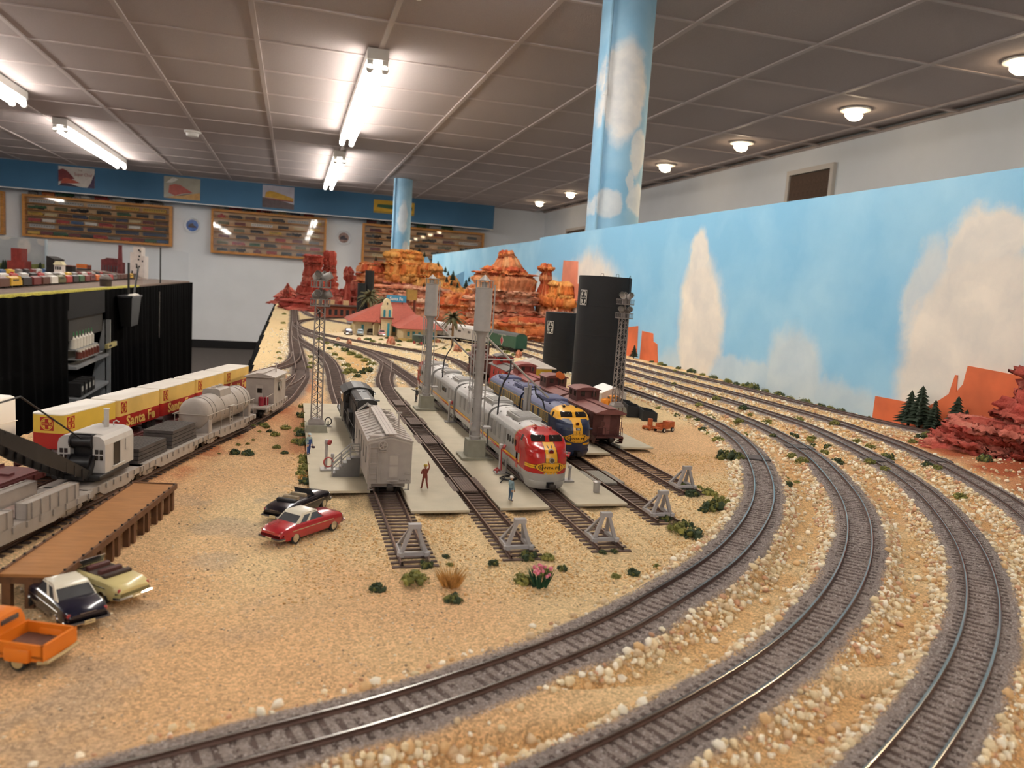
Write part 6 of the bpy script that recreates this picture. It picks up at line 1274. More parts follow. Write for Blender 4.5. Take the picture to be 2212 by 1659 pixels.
# work caboose
p, a = along('M', y=.972); t = thing('work_caboose', 'small grey work caboose with red drums on its near platform', 'caboose', (p[0], p[1], 0), a, GW); flat_deck(t, .100, .0335, m_grey, 'grey', stakes=8)
MB().bb((-.0165, -.018, .0135), (.0165, .038, .0455)).build('cabin', m_grey, t)
MB().prism([(-.0185, .0448), (-.0185, .0460), (-.006, .0492), (.006, .0492), (.0185, .0460), (.0185, .0448)], 'y', -.021, .041).build('roof', m_grey2, t); MB().bb((-.004, -.022, .0495), (.004, .042, .0503)).build('roof_walk', m_grey2, t)
MB().cyl((.010, .015, .047), (.010, .015, .0585), .0008, n=8).box((.010, .015, .0588), (.0048, .0016, .0012)).build('stove_pipe', m_grey2, t)
MB().bb((-.0045, -.0188, .014), (.0040, -.0180, .036)).build('end_door', m_grey2, t); MB().bb((-.0028, -.0194, .0262), (.0026, -.0186, .0318)).build('door_window', m_wind, t)
for sx in (-1, 1):
    w = MB().bb((sx * .0165, .002, .0275), (sx * .0172, .016, .0375)).build('side_window', m_wind, t); MB().bb((sx * .0168, .0075, .0275), (sx * .0175, .0125, .0375)).build('sash', m_grey2, w); MB().bb((sx * .0165, .001, .0405), (sx * .0195, .017, .0412)).build('awning', m_grey2, t)
rl = MB()
for x in (-.0155, .0155): rl.cyl((x, -.046, .0135), (x, -.046, .026), .0004, n=5).cyl((x, -.046, .026), (x, -.018, .026), .0004, n=5)
rl.build('platform_railing', m_grey2, t)
for i, (x, y) in enumerate(((.004, -.028), (.0098, -.026), (.0062, -.034))):
    d = MB().lathe([(.0026, 0), (.0028, .0004), (.0026, .003), (.0028, .006), (.0026, .009), (.0016, .0094)], n=14).build('oil_drum', M('drum_red', '8f2030', .45, var=.1, vs=150)); c, s = math.cos(a), math.sin(a)
    d.location = (p[0] + x * c - y * s, p[1] + x * s + y * c, .0135); tag(d, f'dark red oil drum, {ordw(i)} of three on the grey work caboose platform', 'drum', 'red drums on the work caboose')
# wrecking crane
p, a = along('M', y=.612); t = thing('wrecking_crane', 'railway crane with grey cab and black boom reaching left', 'crane', (p[0], p[1], 0), a, GW); flat_deck(t, .080, .0335, m_grey, 'grey', stakes=8)
m_boom = M('crane_black', '1b191a', .45, var=.2, vs=200)
crn = Matrix.Rotation(math.radians(3), 4, 'Z')
b = MB(); b.cyl((0, 0, .0135), (0, 0, .0175), .013, n=24); b.rbox((0, -.004, .0185), (.034, .046, .004), .001); b.xf(crn); b.build('turntable', m_boom, t)
def crbox(x0, y0, z0, x1, y1, z1, nm, m): return MB().bb((x0, y0, z0), (x1, y1, z1)).xf(crn).build(nm, m, t)
cabp = [(-.0165, .0205), (.0165, .0205), (.0165, .0405), (.0155, .0440), (.0125, .0465), (.008, .0475), (-.008, .0475), (-.0125, .0465), (-.0155, .0440), (-.0165, .0405)]
b = MB(); b.prism(cabp, 'y', -.012, .026); b.xf(crn); b.build('cab', M('crane_cab_grey', 'b5b0aa', .5, var=.05, vs=120), t); m_cabg = MATS['crane_cab_grey']
for sx in (-1, 1):
    b = MB(); b.prism([(sx * .0165, .0205), (sx * .0078, .0205), (sx * .0078, .0470), (sx * .0125, .0465), (sx * .0155, .0440), (sx * .0165, .0405)], 'y', -.0185, -.012); b.xf(crn); b.build('cab_cheek', m_cabg, t)
    for dx in (-.0016, .0016):
        for dz in (-.0022, .0022): crbox(sx * .0122 + dx - .0011, -.0190, .0335 + dz - .0016, sx * .0122 + dx + .0011, -.0184, .0335 + dz + .0016, 'cab_window', m_wind)
    crbox(sx * .0164, -.006, .0235, sx * .0169, .003, .0400, 'side_door_opening', m_blk); crbox(sx * .0166, .003, .0235, sx * .0172, .0085, .0405, 'sliding_door', m_cabg); crbox(sx * .0164, .0125, .0315, sx * .0170, .018, .0395, 'side_window', m_cabg); crbox(sx * .0164, -.008, .0228, sx * .0180, .010, .0235, 'door_sill', m_cabg)
crbox(-.0078, -.0135, .0205, .0078, -.011, .0470, 'winch_bay', m_blk)
for z, y, r in ((.0425, -.0165, .0042), (.0275, -.0185, .0048)):
    b = MB(); b.cyl((-.0070, y, z), (.0070, y, z), r, n=16)
    for x in (-.007, .007): b.cyl((x - .0006, y, z), (x + .0006, y, z), r * 1.25, n=16)
    b.xf(crn); b.build('cable_drum', m_boom, t)
for sx in (-1, 1):
    b = MB(); b.prism([(-.012, .0380), (-.0145, .0380), (-.030, .0190), (-.024, .0190)], 'x', sx * .0088 - .0008, sx * .0088 + .0008); b.xf(crn); b.build('a_frame', m_boom, t)
b = MB(); b.cyl((.002, .014, .047), (.002, .014, .0605), .0018, n=12).cyl((.002, .014, .0605), (.002, .014, .0612), .0021, n=12); b.xf(crn); b.build('smoke_stack', m_cabg, t)
for dx in (-.004, .004): b = MB(); b.tube([(dx, .021, .047), (dx, .021, .050), (dx + .002, .021, .0512), (dx + .004, .021, .050)], .0005, n=5); b.xf(crn); b.build('roof_hook', m_cabg, t)
BX = Matrix.Identity(4)
pts0, pts1 = Vector((0, -.024, .0175)), Vector((0, -.153, .0830)); dv = (pts1 - pts0)
for sx in (-1, 1):
    b = MB()
    w0, w1, h0, h1 = .0085, .0045, .0055, .0030
    A = [pts0 + Vector((sx * w0, 0, h0)), pts0 + dv * .5 + Vector((sx * w0 * .95, 0, h0 * 1.1)), pts1 + Vector((sx * w1, 0, h1))]; Bq = [pts0 + Vector((sx * w0, 0, -h0 * .3)), pts0 + dv * .5 + Vector((sx * w0 * .95, 0, -h0)), pts1 + Vector((sx * w1, 0, -h1))]
    V_ = []
    for q1, q2 in zip(A, Bq): V_ += [q1 + Vector((.0007, 0, 0)), q1 - Vector((.0007, 0, 0)), q2 - Vector((.0007, 0, 0)), q2 + Vector((.0007, 0, 0))]
    b.loft([V_[0:4], V_[4:8], V_[8:12]], sm=False); b.xf(crn @ BX); b.build('boom_side', m_boom, t)
    for i in range(12):
        c = pts0 + dv * ((i + 1.2) / 13.5); hh = .0042 - i * .00012; b = MB(); b.bb((c.x + sx * .0085 * (1 - i / 30) - .0012, c.y - .0009, c.z - hh), (c.x + sx * .0085 * (1 - i / 30) + .0012, c.y + .0009, c.z + hh)); b.xf(crn @ BX); b.build('boom_stiffener', m_boom, t)
b = MB()
for i in range(9): c = pts0 + dv * ((i + .5) / 9); b.bb((-.0075, c.y - .0008, c.z + .003), (.0075, c.y + .0008, c.z + .0042))
b.xf(crn @ BX); b.build('boom_lacing', m_boom, t)
b = MB(); hk = pts1 + Vector((0, .012, .012)); b.tube([(0, -.016, .043), (0, -.09, .085), tuple(pts1)], .0006, n=6); b.xf(crn @ BX); b.build('boom_cable', m_boom, t)
p = g(0, 958, .03); b = MB(); b.cyl((p[0] - .03, p[1] - .01, .045), (*g(42, 957, .032)[:2], .032), .0012, n=10); b.ball((*g(45, 957, .032)[:2], .032), .0036, n=14); b.build('hook_block', m_boom, None); o = bpy.data.objects['hook_block']; tag(o, 'dark rod with a ball end sticking in from the left edge', 'rod')
# boom tender gondola
p, a = along('M', y=.505); t = thing('boom_tender', 'grey boom tender car with open side bins at the left edge', 'gondola', (p[0], p[1], 0), a, GW); flat_deck(t, .150, .0335, m_grey, 'grey', stakes=12)
for sx in (-1, 1):
    for (y0, y1) in ((-.070, -.006), (.006, .058) if sx > 0 else (-.002, .055)):
        x0, x1 = sx * .0170, sx * .0095
        bn_ = MB(); bn_.bb((x0, y0, .0137), (x0 - sx * .0008, y1, .0235)).bb((x1, y0, .0137), (x1 + sx * .0008, y1, .0235)).bb((x0, y0, .0137), (x1, y0 + .0008, .0235)).bb((x0, y1 - .0008, .0137), (x1, y1, .0235)).bb((x0, y0, .0225), (x1, y1, .0228)); bn_.build('side_bin', m_grey, t)
        for i in range(6): y = y0 + (i + .5) * (y1 - y0) / 6; MB().bb((x0, y - .0006, .0137), (x0 + sx * .0008, y + .0006, .0235)).build('bin_rib', m_grey, t)
MB().bb((-.0085, -.06, .0136), (.0085, .06, .0142)).build('deck_boards', M('faded_deck', '9c857c', .8, var=.15, vs=150), t)
# ---- trailer flats and trailers
m_ty = M('trailer_yellow', 'd9b445', .4, var=.05, vs=80); m_tr = M('trailer_red', 'a8201c', .4, var=.05, vs=80); m_tw = M('trailer_white_roof', 'e6e0d6', .35, var=.03, vs=60); m_ty2 = M('trailer_pale_yellow', 'dcb763', .45, var=.08, vs=60)
def logo_box(b_w, fg, bg, parent, name='emblem'):
    """circle-cross emblem in the x-z plane facing -y, centred"""
    w = b_w; q_ = MB().bb((-w / 2, -.0002, -w / 2), (w / 2, 0, w / 2)).build(name, bg, parent)
    ring = MB(); n = 40; r0, r1 = .40 * w, .46 * w
    V_ = [(r * math.cos(2 * PI * i / n), -.00035, r * math.sin(2 * PI * i / n)) for i in range(n) for r in (r0, r1)]
    ring.add(V_, [(2 * i, 2 * i + 1, (2 * i + 3) % (2 * n), (2 * i + 2) % (2 * n)) for i in range(n)]); 
    for sx in (-1, 1):
        for sz in (-1, 1):
            P_ = [(sx * .13 * w, -.00035, sz * .13 * w)] + [(sx * max(.13 * w, .37 * w * math.cos(q1)), -.00035, sz * max(.13 * w, .37 * w * math.sin(q1))) for q1 in np.linspace(.36, PI / 2 - .36, 7)]
            ring.add(P_, [tuple(range(len(P_)))])
    ring.build('ring_and_quarters', fg, q_); text_mb('Santa Fe', .74 * w, .13 * w, bold=.01, depth=.0004).build('lettering', fg, q_); return q_
def trailer(label, x, y, a, my, wheels_at=.022):
    t = thing('semi_trailer', label, 'trailer', (x, y, 0), a, 'yellow and red trailers'); L, W, z0, z1, zm = .0745, .0262, .0220, .0500, .0345
    def outline(f): 
        r = .0045; P_ = [(-W / 2, L)]
        for k in range(7): q1 = PI + k * (PI / 2) / 6; P_.append((-W / 2 + r + r * math.cos(q1), r + r * math.sin(q1)))
        for k in range(7): q1 = 1.5 * PI + k * (PI / 2) / 6; P_.append((W / 2 - r + r * math.cos(q1), r + r * math.sin(q1)))
        return P_ + [(W / 2, L)]
    o_ = outline(0); MB().prism(o_, 'z', zm, z1 - .0012, sm=True).build('upper_body', my, t); MB().prism(o_, 'z', z0, zm, sm=True).build('lower_body', m_tr, t)
    oi = [(u * .97, .001 + v * .985) for u, v in o_]; rr = [[(u, v, z1 - .0012) for u, v in o_], [(u, v, z1 - .0004) for u, v in o_], [(u, v, z1) for u, v in oi]]; MB().loft(rr).build('roof', m_tw, t)
    e = logo_box(.0105, m_ty, m_tr, t); e.location = (0, 0, .0418)
    for sx in (-1, 1):
        e = logo_box(.0100, m_ty, m_tr, t); e.location = (sx * W / 2, .0095, .0420); e.rotation_euler = (0, 0, sx * PI / 2)
        q_ = text_mb('Santa Fe', .053, .0100, bold=.035, depth=.0002).build('lettering', my, t); q_.location = (sx * W / 2, .040, .0287); q_.rotation_euler = (0, 0, sx * PI / 2)
    for yy in (.058, .067):
        for sx in (-1, 1): MB().cyl((sx * .0065, yy, .0178), (sx * .0115, yy, .0178), .0043, n=16).build('wheel', m_dark, t)
    for sx in (-1, 1): MB().cyl((sx * .007, .018, .0137), (sx * .007, .018, .022), .0007, n=6).box((sx * .007, .018, .0139), (.0026, .0026, .0008)).build('landing_leg', m_silver, t)
    MB().cyl((-.007, .018, .0152), (.007, .018, .0152), .0004, n=5).build('leg_brace', m_silver, t); MB().bb((-.006, .004, .0205), (.006, .070, .0220)).build('chassis', m_dark, t)
    return t
P0, P1 = np.array([-.1805, .6625]), np.array([-.0625, 1.040]); dv2 = (P1 - P0) / np.hypot(*(P1 - P0)); an2 = math.atan2(dv2[1], dv2[0]) - PI / 2
tn = ['first bright yellow and red trailer with white roof, nearest the camera', 'second trailer in the row, left of the crane cab stack', 'third trailer in the row, middle of the five', 'fourth trailer in the row, before the grey tank car', 'fifth trailer in the row, nearest the work caboose']
for i in range(5):
    q_ = P0 + dv2 * i * .0790; trailer(tn[i], q_[0], q_[1], an2, m_ty if i == 0 else m_ty2)
for i, (c, lb) in enumerate(((-.105, 'oxide red empty flatcar in the left foreground'), (.066, 'oxide red flatcar under the first two trailers'), (.232, 'oxide red flatcar under the middle trailers'), (.390, 'oxide red flatcar under the last trailer'))):
    q_ = P0 + dv2 * c; t = thing('piggyback_flatcar', lb, 'flatcar', (q_[0], q_[1], 0), an2, 'oxide red trailer flatcars'); flat_deck(t, .158, .0355, m_flatred, 'red', stakes=14)
    for sx in (-1, 1): MB().bb((sx * .0160, -.079, .0135), (sx * .0172, .079, .0152)).build('side_rail', m_flatred, t)
    for yy in (-.055, -.02, .02, .055): MB().bb((-.006, yy - .003, .0135), (.006, yy + .003, .0150)).build('hitch_rib', m_flatred, t)
q_ = g(12, 948, -.01); t = thing('white_box', 'white rounded plastic box at the left edge behind the trailers', 'box', (q_[0] - .012, q_[1] - .02, -.012), an2); MB().rbox((-.012, .012, .022), (.04, .05, .044), .004).build('shell', m_white, t); MB().bb((-.0322, -.0132, .018), (.0082, .0372, .0186)).build('lid_seam', m_tw, t)
# ---- silver baggage train and green reefer in the distance
def coach_far(label, y, x, L, kind):
    p, a = along('T1', x=x, y=y); t = thing('baggage_car' if kind == 's' else 'reefer_car', label, 'railway car', (p[0], p[1], 0), a)
    m = M('far_silver', 'c6c2bc', .4, var=.05, vs=60) if kind == 's' else M('reefer_green', '2a5440', .5, var=.08, vs=80); mr = MATS['far_silver'] if kind == 's' else M('reefer_roof', '4a4a48', .7, var=.1, vs=80)
    MB().prism([(-.0175, .009), (.0175, .009), (.0175, .041), (.013, .046), (.006, .0485), (-.006, .0485), (-.013, .046), (-.0175, .041)], 'y', -L / 2, L / 2).build('body', m, t); MB().prism([(-.0177, .0408), (-.013, .0464), (-.006, .049), (.006, .049), (.013, .0464), (.0177, .0408), (.013, .0462), (-.013, .0462)], 'y', -L / 2, L / 2).build('roof', mr, t)
    for sx in (-1, 1):
        if kind == 's':
            for yy in (-L * .36, -L * .12, L * .12, L * .36):
                for d in (-.004, .004): MB().bb((sx * .0175, yy + d - .0026, .028), (sx * .0180, yy + d + .0026, .034)).build('window', m_wind, t)
        else:
            MB().prism([(-.008, .024), (0, .012), (.008, .024), (0, .036)], 'x', sx * .0176, sx * .0182).build('diamond_emblem', M('emblem_red', 'a8283a', .5, var=.05, vs=80), t); MB().prism([(-.0095, .024), (0, .0098), (.0095, .024), (0, .0382)], 'x', sx * .0174, sx * .0179).build('diamond_border', m_tw, t)
            q2 = text_mb('RAILWAY EXPRESS', .05, .003, depth=.0002).build('lettering', m_tw, t); q2.location = (sx * .0176, 0, .0395); q2.rotation_euler = (0, 0, sx * PI / 2)
    for s in (-1, 1): mk('truck', TRD['dark'], t, loc=(0, s * (L / 2 - .03), 0)); coupler(t, s * (L / 2 + .002), s)
    MB().bb((-.012, -L / 4, .004), (.012, L / 4, .009)).build('underframe_boxes', m_dark, t)
coach_far('dark green express reefer car with red diamond emblem', 2.065, .575, .165, 'g'); coach_far('silver baggage car coupled to the green reefer', 2.265, .50, .225, 's'); coach_far('silver passenger car half hidden behind the first sand tower', 2.485, .41, .235, 's')
# ================================================================ SERVICE YARD
m_conc = M('pale_concrete', 'b5aa92', .7, var=.08, vs=45, bump=.05, bs=400); m_conc2 = M('base_concrete', '8c8878', .75, var=.1, vs=150); m_tower = M('tower_grey', 'a29d98', .45, metal=.2, var=.06, vs=200); m_tower2 = M('tank_grey', 'aba6a1', .42, metal=.15, var=.05, vs=120); m_ltw = M('lattice_grey', '8b827c', .55, var=.1, vs=200)
for (x0, x1, y0, y1, lb) in ((.0175, .0650, .614, 1.05, 'concrete pad with the stairs left of the grey boxcar'), (.0900, .1350, .556, 1.22, 'concrete pad between the grey boxcar and the empty pit track'), (.1600, .2010, .560, 1.23, 'concrete pad carrying both sand towers'), (.2260, .2715, .567, 1.2, 'concrete pad between the red and the blue locomotives'), (.2965, .3355, .755, 1.2, 'concrete pad between the blue locomotives and the cabooses'), (.3605, .4020, .785, .99, 'concrete pad outside the caboose track')):
    tag(MB().bb((x0, y0, -.0023), (x1, y1, -.0004)).build('concrete_pad', m_conc), lb, 'concrete pad', 'concrete pads of the service yard')
m_plank = M('weathered_plank', '6f5d52', .8, var=.3, vs=60, stretch=(14, 1, 1)); m_plank2 = M('grey_plank', '8f887c', .8, var=.2, vs=60, stretch=(14, 1, 1))
pk = MB().box((0, 0, 0), (.00205, .045, .0016)); pk1 = pk.mesh('plank', m_plank); pk2 = MB().box((0, 0, 0), (.00205, .045, .0016)).mesh('plank', m_plank2)
for (k, y, me, lb) in (('B', .632, pk1, 'timber track crossing nearest the camera on the empty track'), ('B', .820, pk1, 'second timber track crossing on the empty track'), ('B', .930, pk1, 'third timber track crossing on the empty track'), ('B', 1.072, pk1, 'farthest timber track crossing on the empty track'), ('D', .655, pk2, 'grey timber crossing in front of the blue locomotive')):
    t = thing('track_crossing', lb, 'track crossing', (YX[k], y, 0), 0, 'timber track crossings')
    for i in range(6): mk('plank', me, t, loc=((i - 2.5) * .0022, 0, -.0010))
    for s in (-1, 1):
        for i in range(2): mk('plank', me, t, loc=(s * (.0109 + i * .0022), 0, -.0010))
for k, y in (('T1', .742), ('T2', .80), ('T3', .735), ('T4', .735)):
    P = TRK[k]; i = int(np.argmin(np.abs(P[:, 1] - y))); d = P[i + 3] - P[i - 3]; t = thing('track_joint_board', {'T1': 'dark crossing board at the joint of the innermost curve', 'T2': 'dark crossing board at the joint of the second curve', 'T3': 'dark crossing board at the joint of the third curve', 'T4': 'dark crossing board at the joint of the fourth curve'}[k], 'track board', (*P[i], 0), math.atan2(d[1], d[0]) - PI / 2, 'boards at the layout joint')
    MB().bb((-.0070, -.012, -.0022), (.0070, .012, -.0007)).build('centre_board', M('joint_board', '5b5350', .8, var=.2, vs=120), t)
    for s in (-1, 1): MB().bb((s * .0100, -.010, -.004), (s * .0165, .010, -.0008)).build('side_board', MATS['joint_board'], t)
# bumper stops
m_bump = M('bumper_grey', 'a29d9b', .55, var=.05, vs=200)
def bumper(x, y, label):
    t = thing('bumper_stop', label, 'bumper stop', (x, y, 0), 0, 'grey bumper stops at the yard track ends')
    for s in (-1, 1):
        MB().box((s * .0078, .006, .0012), (.0026, .020, .0024)).build('foot_rail', m_bump, t)
        MB().add([(s * .0088, -.0012, .002), (s * .0062, -.0012, .002), (s * .0062, .0012, .002), (s * .0088, .0012, .002), (s * .0032, -.0012, .0175), (s * .0010, -.0012, .0175), (s * .0010, .0012, .0175), (s * .0032, .0012, .0175)], [(0, 1, 5, 4), (1, 2, 6, 5), (2, 3, 7, 6), (3, 0, 4, 7), (0, 3, 2, 1), (4, 5, 6, 7)]).build('leg', m_bump, t)
        MB().add([(s * .0088, .013, .002), (s * .0066, .013, .002), (s * .0066, .016, .002), (s * .0088, .016, .002), (s * .0032, .0002, .0175), (s * .0014, .0002, .0175), (s * .0014, .0018, .0175), (s * .0032, .0018, .0175)], [(0, 1, 5, 4), (1, 2, 6, 5), (2, 3, 7, 6), (3, 0, 4, 7), (0, 3, 2, 1), (4, 5, 6, 7)]).build('brace', m_bump, t)
    MB().box((0, 0, .0188), (.0078, .0042, .0030)).build('buffer_beam', m_bump, t); MB().box((0, -.001, .0012), (.0205, .0030, .0022)).build('sill', m_bump, t)
for (x, y, lb) in ((.0775, .462, 'grey A-frame bumper stop in front of the grey boxcar'), (.1480, .468, 'grey A-frame bumper stop ending the empty pit track'), (.2135, .478, 'grey A-frame bumper stop in front of the red-nosed locomotive'), (.2845, .532, 'grey A-frame bumper stop in front of the blue locomotive'), (.3490, .612, 'grey A-frame bumper stop in front of the cabooses')): bumper(x, y, lb)
# sand towers
def sand_tower(x, y, label, arm):
    t = thing('sand_tower', label, 'sand tower', (x, y, 0), 0, 'grey sand towers')
    MB().box((0, 0, .0008), (.031, .031, .0020)).build('base_plate', m_conc2, t); MB().box((0, 0, .0100), (.0185, .0185, .0165), taper=.94).build('pedestal', m_conc2, t)
    MB().lathe([(.0055, .018), (.0055, .021), (.0044, .0215), (.0044, .120), (.0060, .1245), (.0080, .126)], n=24).build('column', m_tower, t)
    MB().lathe([(.0078, .126), (.0083, .1265), (.0083, .1675), (.0088, .168), (.0088, .1686), (.0030, .1688)], n=32).build('sand_tank', m_tower2, t)
    MB().lathe([(.0030, .1686), (.0030, .1735), (.0036, .174)], n=16).build('vent_neck', m_tower, t)
    for i in range(10): a = i * 2 * PI / 10; MB().cyl((.0085 * math.cos(a), .0085 * math.sin(a), .1684), (.0085 * math.cos(a), .0085 * math.sin(a), .1752), .0004, n=5).build('rail_post', m_tower2, t)
    MB().lathe([(.0000, .1752), (.0098, .1752), (.0098, .1758), (.0050, .1760)], n=28).build('roof_ring', m_tower2, t); MB().lathe([(.0054, .1760), (.0002, .1812)], n=20).build('cone_roof', m_tower2, t)
    for (dx, dy, top) in ((.0062, -.004, .172), (-.0064, -.002, .118)):
        MB().tube([(dx, dy, .020), (dx, dy, .121), (dx * 1.5, dy * 1.5, .1265), (dx * 1.5, dy * 1.5, top)], .0007, n=6).build('sand_pipe', m_tower2, t)
        for z in (.035, .06, .085, .108): MB().tube([(dx, dy, z), (dx * .6, dy * .6, z)], .0009, n=6).build('pipe_clamp', m_tower2, t)
    ld = MB()
    for s in (-.0018, .0018): ld.cyl((-.0085, s + .002, .045), (-.0085, s + .002, .125), .0003, n=4)
    for z in np.arange(.05, .124, .005): ld.cyl((-.0085, .0002, z), (-.0085, .0038, z), .00025, n=4)
    ld.build('ladder', m_tower2, t)
    MB().box((.0095, -.004, .031), (.0085, .010, .0016)).build('valve_tray', m_tower2, t); MB().box((-.0035, -.006, .0295), (.004, .004, .003)).build('junction_box', m_tower2, t)
    (ex, ez) = arm
    MB().tube([(.003, 0, .1225), (ex, .012, ez)], .0011, n=7).build('boom_strut', m_tower, t); MB().tube([(.003, 0, .0985), (.036, .004, .0985)], .0009, n=6).build('boom_pipe', m_tower2, t)
    MB().tube([(.033, .004, .098), (.0325, .002, .090), (.030, .0, .083), (.0245, -.004, .076), (.0205, -.008, .068), (.0190, -.010, .058), (.0185, -.011, .043)], .00085, n=7).build('hose', m_blk, t)
    MB().tube([(ex - .016, .010, ez + .012), (ex - .015, .008, ez + .004), (ex - .008, .006, ez - .002), (ex - .005, .004, ez - .012)], .0008, n=7).build('hose', m_blk, t)
    return t
sand_tower(.1795, .735, 'larger looking sand tower beside the red-nosed locomotive', (.078, .060)); sand_tower(.1780, 1.022, 'farther sand tower at the end of the silver locomotives', (.074, .060))
t = thing('pump_post', 'twin grey vertical pipes between the red and blue locomotives', 'post', (.2485, .79, 0)); MB().cyl((-.0022, 0, 0), (-.0022, 0, .064), .0021, n=12).build('pipe', m_tower2, t); MB().cyl((.0024, .001, 0), (.0024, .001, .067), .0019, n=12).build('pipe', m_tower, t); MB().cyl((0, 0, .064), (.0, 0, .072), .0008, n=8).build('valve_stem', m_tower2, t)
# floodlight towers
def light_tower(x, y, label, facing):
    t = thing('floodlight_tower', label, 'light tower', (x, y, 0), 0, 'lattice floodlight towers')
    MB().box((0, 0, .0030), (.0245, .0245, .0082), taper=.88).build('concrete_base', m_conc2, t)
    b = MB(); b.loft([[(-.0085, -.0085, .0071), (.0085, -.0085, .0071), (.0085, .0085, .0071), (-.0085, .0085, .0071)], [(-.0085, -.0085, .0092), (.0085, -.0085, .0092), (.0085, .0085, .0092), (-.0085, .0085, .0092)], [(-.0058, -.0058, .0135), (.0058, -.0058, .0135), (.0058, .0058, .0135), (-.0058, .0058, .0135)]], sm=False); b.build('foot_casting', m_ltw, t)
    W0, W1, Z_0, Z_1 = .0058, .0050, .0135, .136
    w_ = lambda z: W0 + (W1 - W0) * (z - Z_0) / (Z_1 - Z_0)
    for sx in (-1, 1):
        for sy in (-1, 1): MB().loft([[(sx * w_(z) + dx, sy * w_(z) + dy, z) for dx, dy in ((-.0006, -.0006), (.0006, -.0006), (.0006, .0006), (-.0006, .0006))] for z in (Z_0, Z_1)], sm=False).build('corner_post', m_ltw, t)
    n = 15
    for f in range(4):
        b = MB()
        for i in range(n):
            za, zb = Z_0 + (Z_1 - Z_0) * i / n, Z_0 + (Z_1 - Z_0) * (i + 1) / n; s = 1 if i % 2 else -1; wa, wb = w_(za), w_(zb)
            A_, B_ = ((-s * wa, -wa, za), (s * wb, -wb, zb)); R_ = Matrix.Rotation(f * PI / 2, 4, 'Z'); b.cyl(R_ @ Vector(A_), R_ @ Vector(B_), .00045, n=4)
            A_, B_ = ((s * wa, -wa, za), (0, -(wa + wb) / 2, (za + zb) / 2)); b.cyl(R_ @ Vector(A_), R_ @ Vector(B_), .0004, n=4)
        b.build('lattice_face', m_ltw, t)
    for zp in (.1370, .1570):
        pl = MB().box((0, 0, zp), (.0205, .0165, .0008)).build('platform', m_ltw, t); r = MB()
        for zz in (zp + .0070,): r.bb((-.0105, -.0086, zz), (.0105, -.0078, zz + .0008)).bb((-.0105, .0078, zz), (.0105, .0086, zz + .0008)).bb((-.0105, -.0086, zz), (-.0097, .0086, zz + .0008)).bb((.0097, -.0086, zz), (.0105, .0086, zz + .0008))
        r.bb((-.0105, -.0086, zp), (.0105, -.0078, zp + .0008)).bb((-.0105, .0078, zp), (.0105, .0086, zp + .0008)).bb((-.0105, -.0086, zp), (-.0097, .0086, zp + .0008)).bb((.0097, -.0086, zp), (.0105, .0086, zp + .0008))
        for xx in np.linspace(-.0101, .0101, 8): r.cyl((xx, -.0082, zp), (xx, -.0082, zp + .007), .0003, n=4).cyl((xx, .0082, zp), (xx, .0082, zp + .007), .0003, n=4)
        for yy in np.linspace(-.0082, .0082, 6): r.cyl((-.0101, yy, zp), (-.0101, yy, zp + .007), .0003, n=4).cyl((.0101, yy, zp), (.0101, yy, zp + .007), .0003, n=4)
        r.build('guard_rail', m_ltw, pl)
        for k, (lx, ly, a) in enumerate(((-.0052, -.003, facing - .5), (.0052, -.002, facing + .45), (.0, .004, facing + .05))):
            R_ = Matrix.Translation((lx, ly, zp + .0115)) @ Matrix.Rotation(a, 4, 'Z') @ Matrix.Rotation(math.radians(-28), 4, 'X')
            b = MB(); b.cyl((0, -.0060, 0), (0, .0015, 0), .0040, n=16, cap=False).cyl((0, -.0060, 0), (0, -.0066, 0), .0043, n=16, cap=False).cyl((0, .0015, 0), (0, .0050, 0), .0040, .0016, n=16); b.xf(R_); fl_ = b.build('floodlight', m_tower2, t)
            b = MB(); b.cyl((0, -.0050, 0), (0, -.0047, 0), .0038, n=16); b.xf(R_); b.build('lens', M('flood_lens', '6b655f', .15, var=.1, vs=100), fl_)
            MB().cyl((lx, ly, zp), (lx, ly, zp + .010), .0009, n=6).build('lamp_stand', m_ltw, t)
    MB().cyl((0, 0, .137), (0, 0, .168), .0016, n=8).build('mast_top', m_ltw, t)
    MB().tube([(.0008, .0, .0135), (.0, .0, .07), (.0, .0, .13)], .0006, n=5).build('cable', m_dark, t)
    return t
light_tower(.0290, .862, 'lattice floodlight tower on the near concrete pad', .9); light_tower(.4640, 1.035, 'lattice floodlight tower in front of the large black silo', -.3)
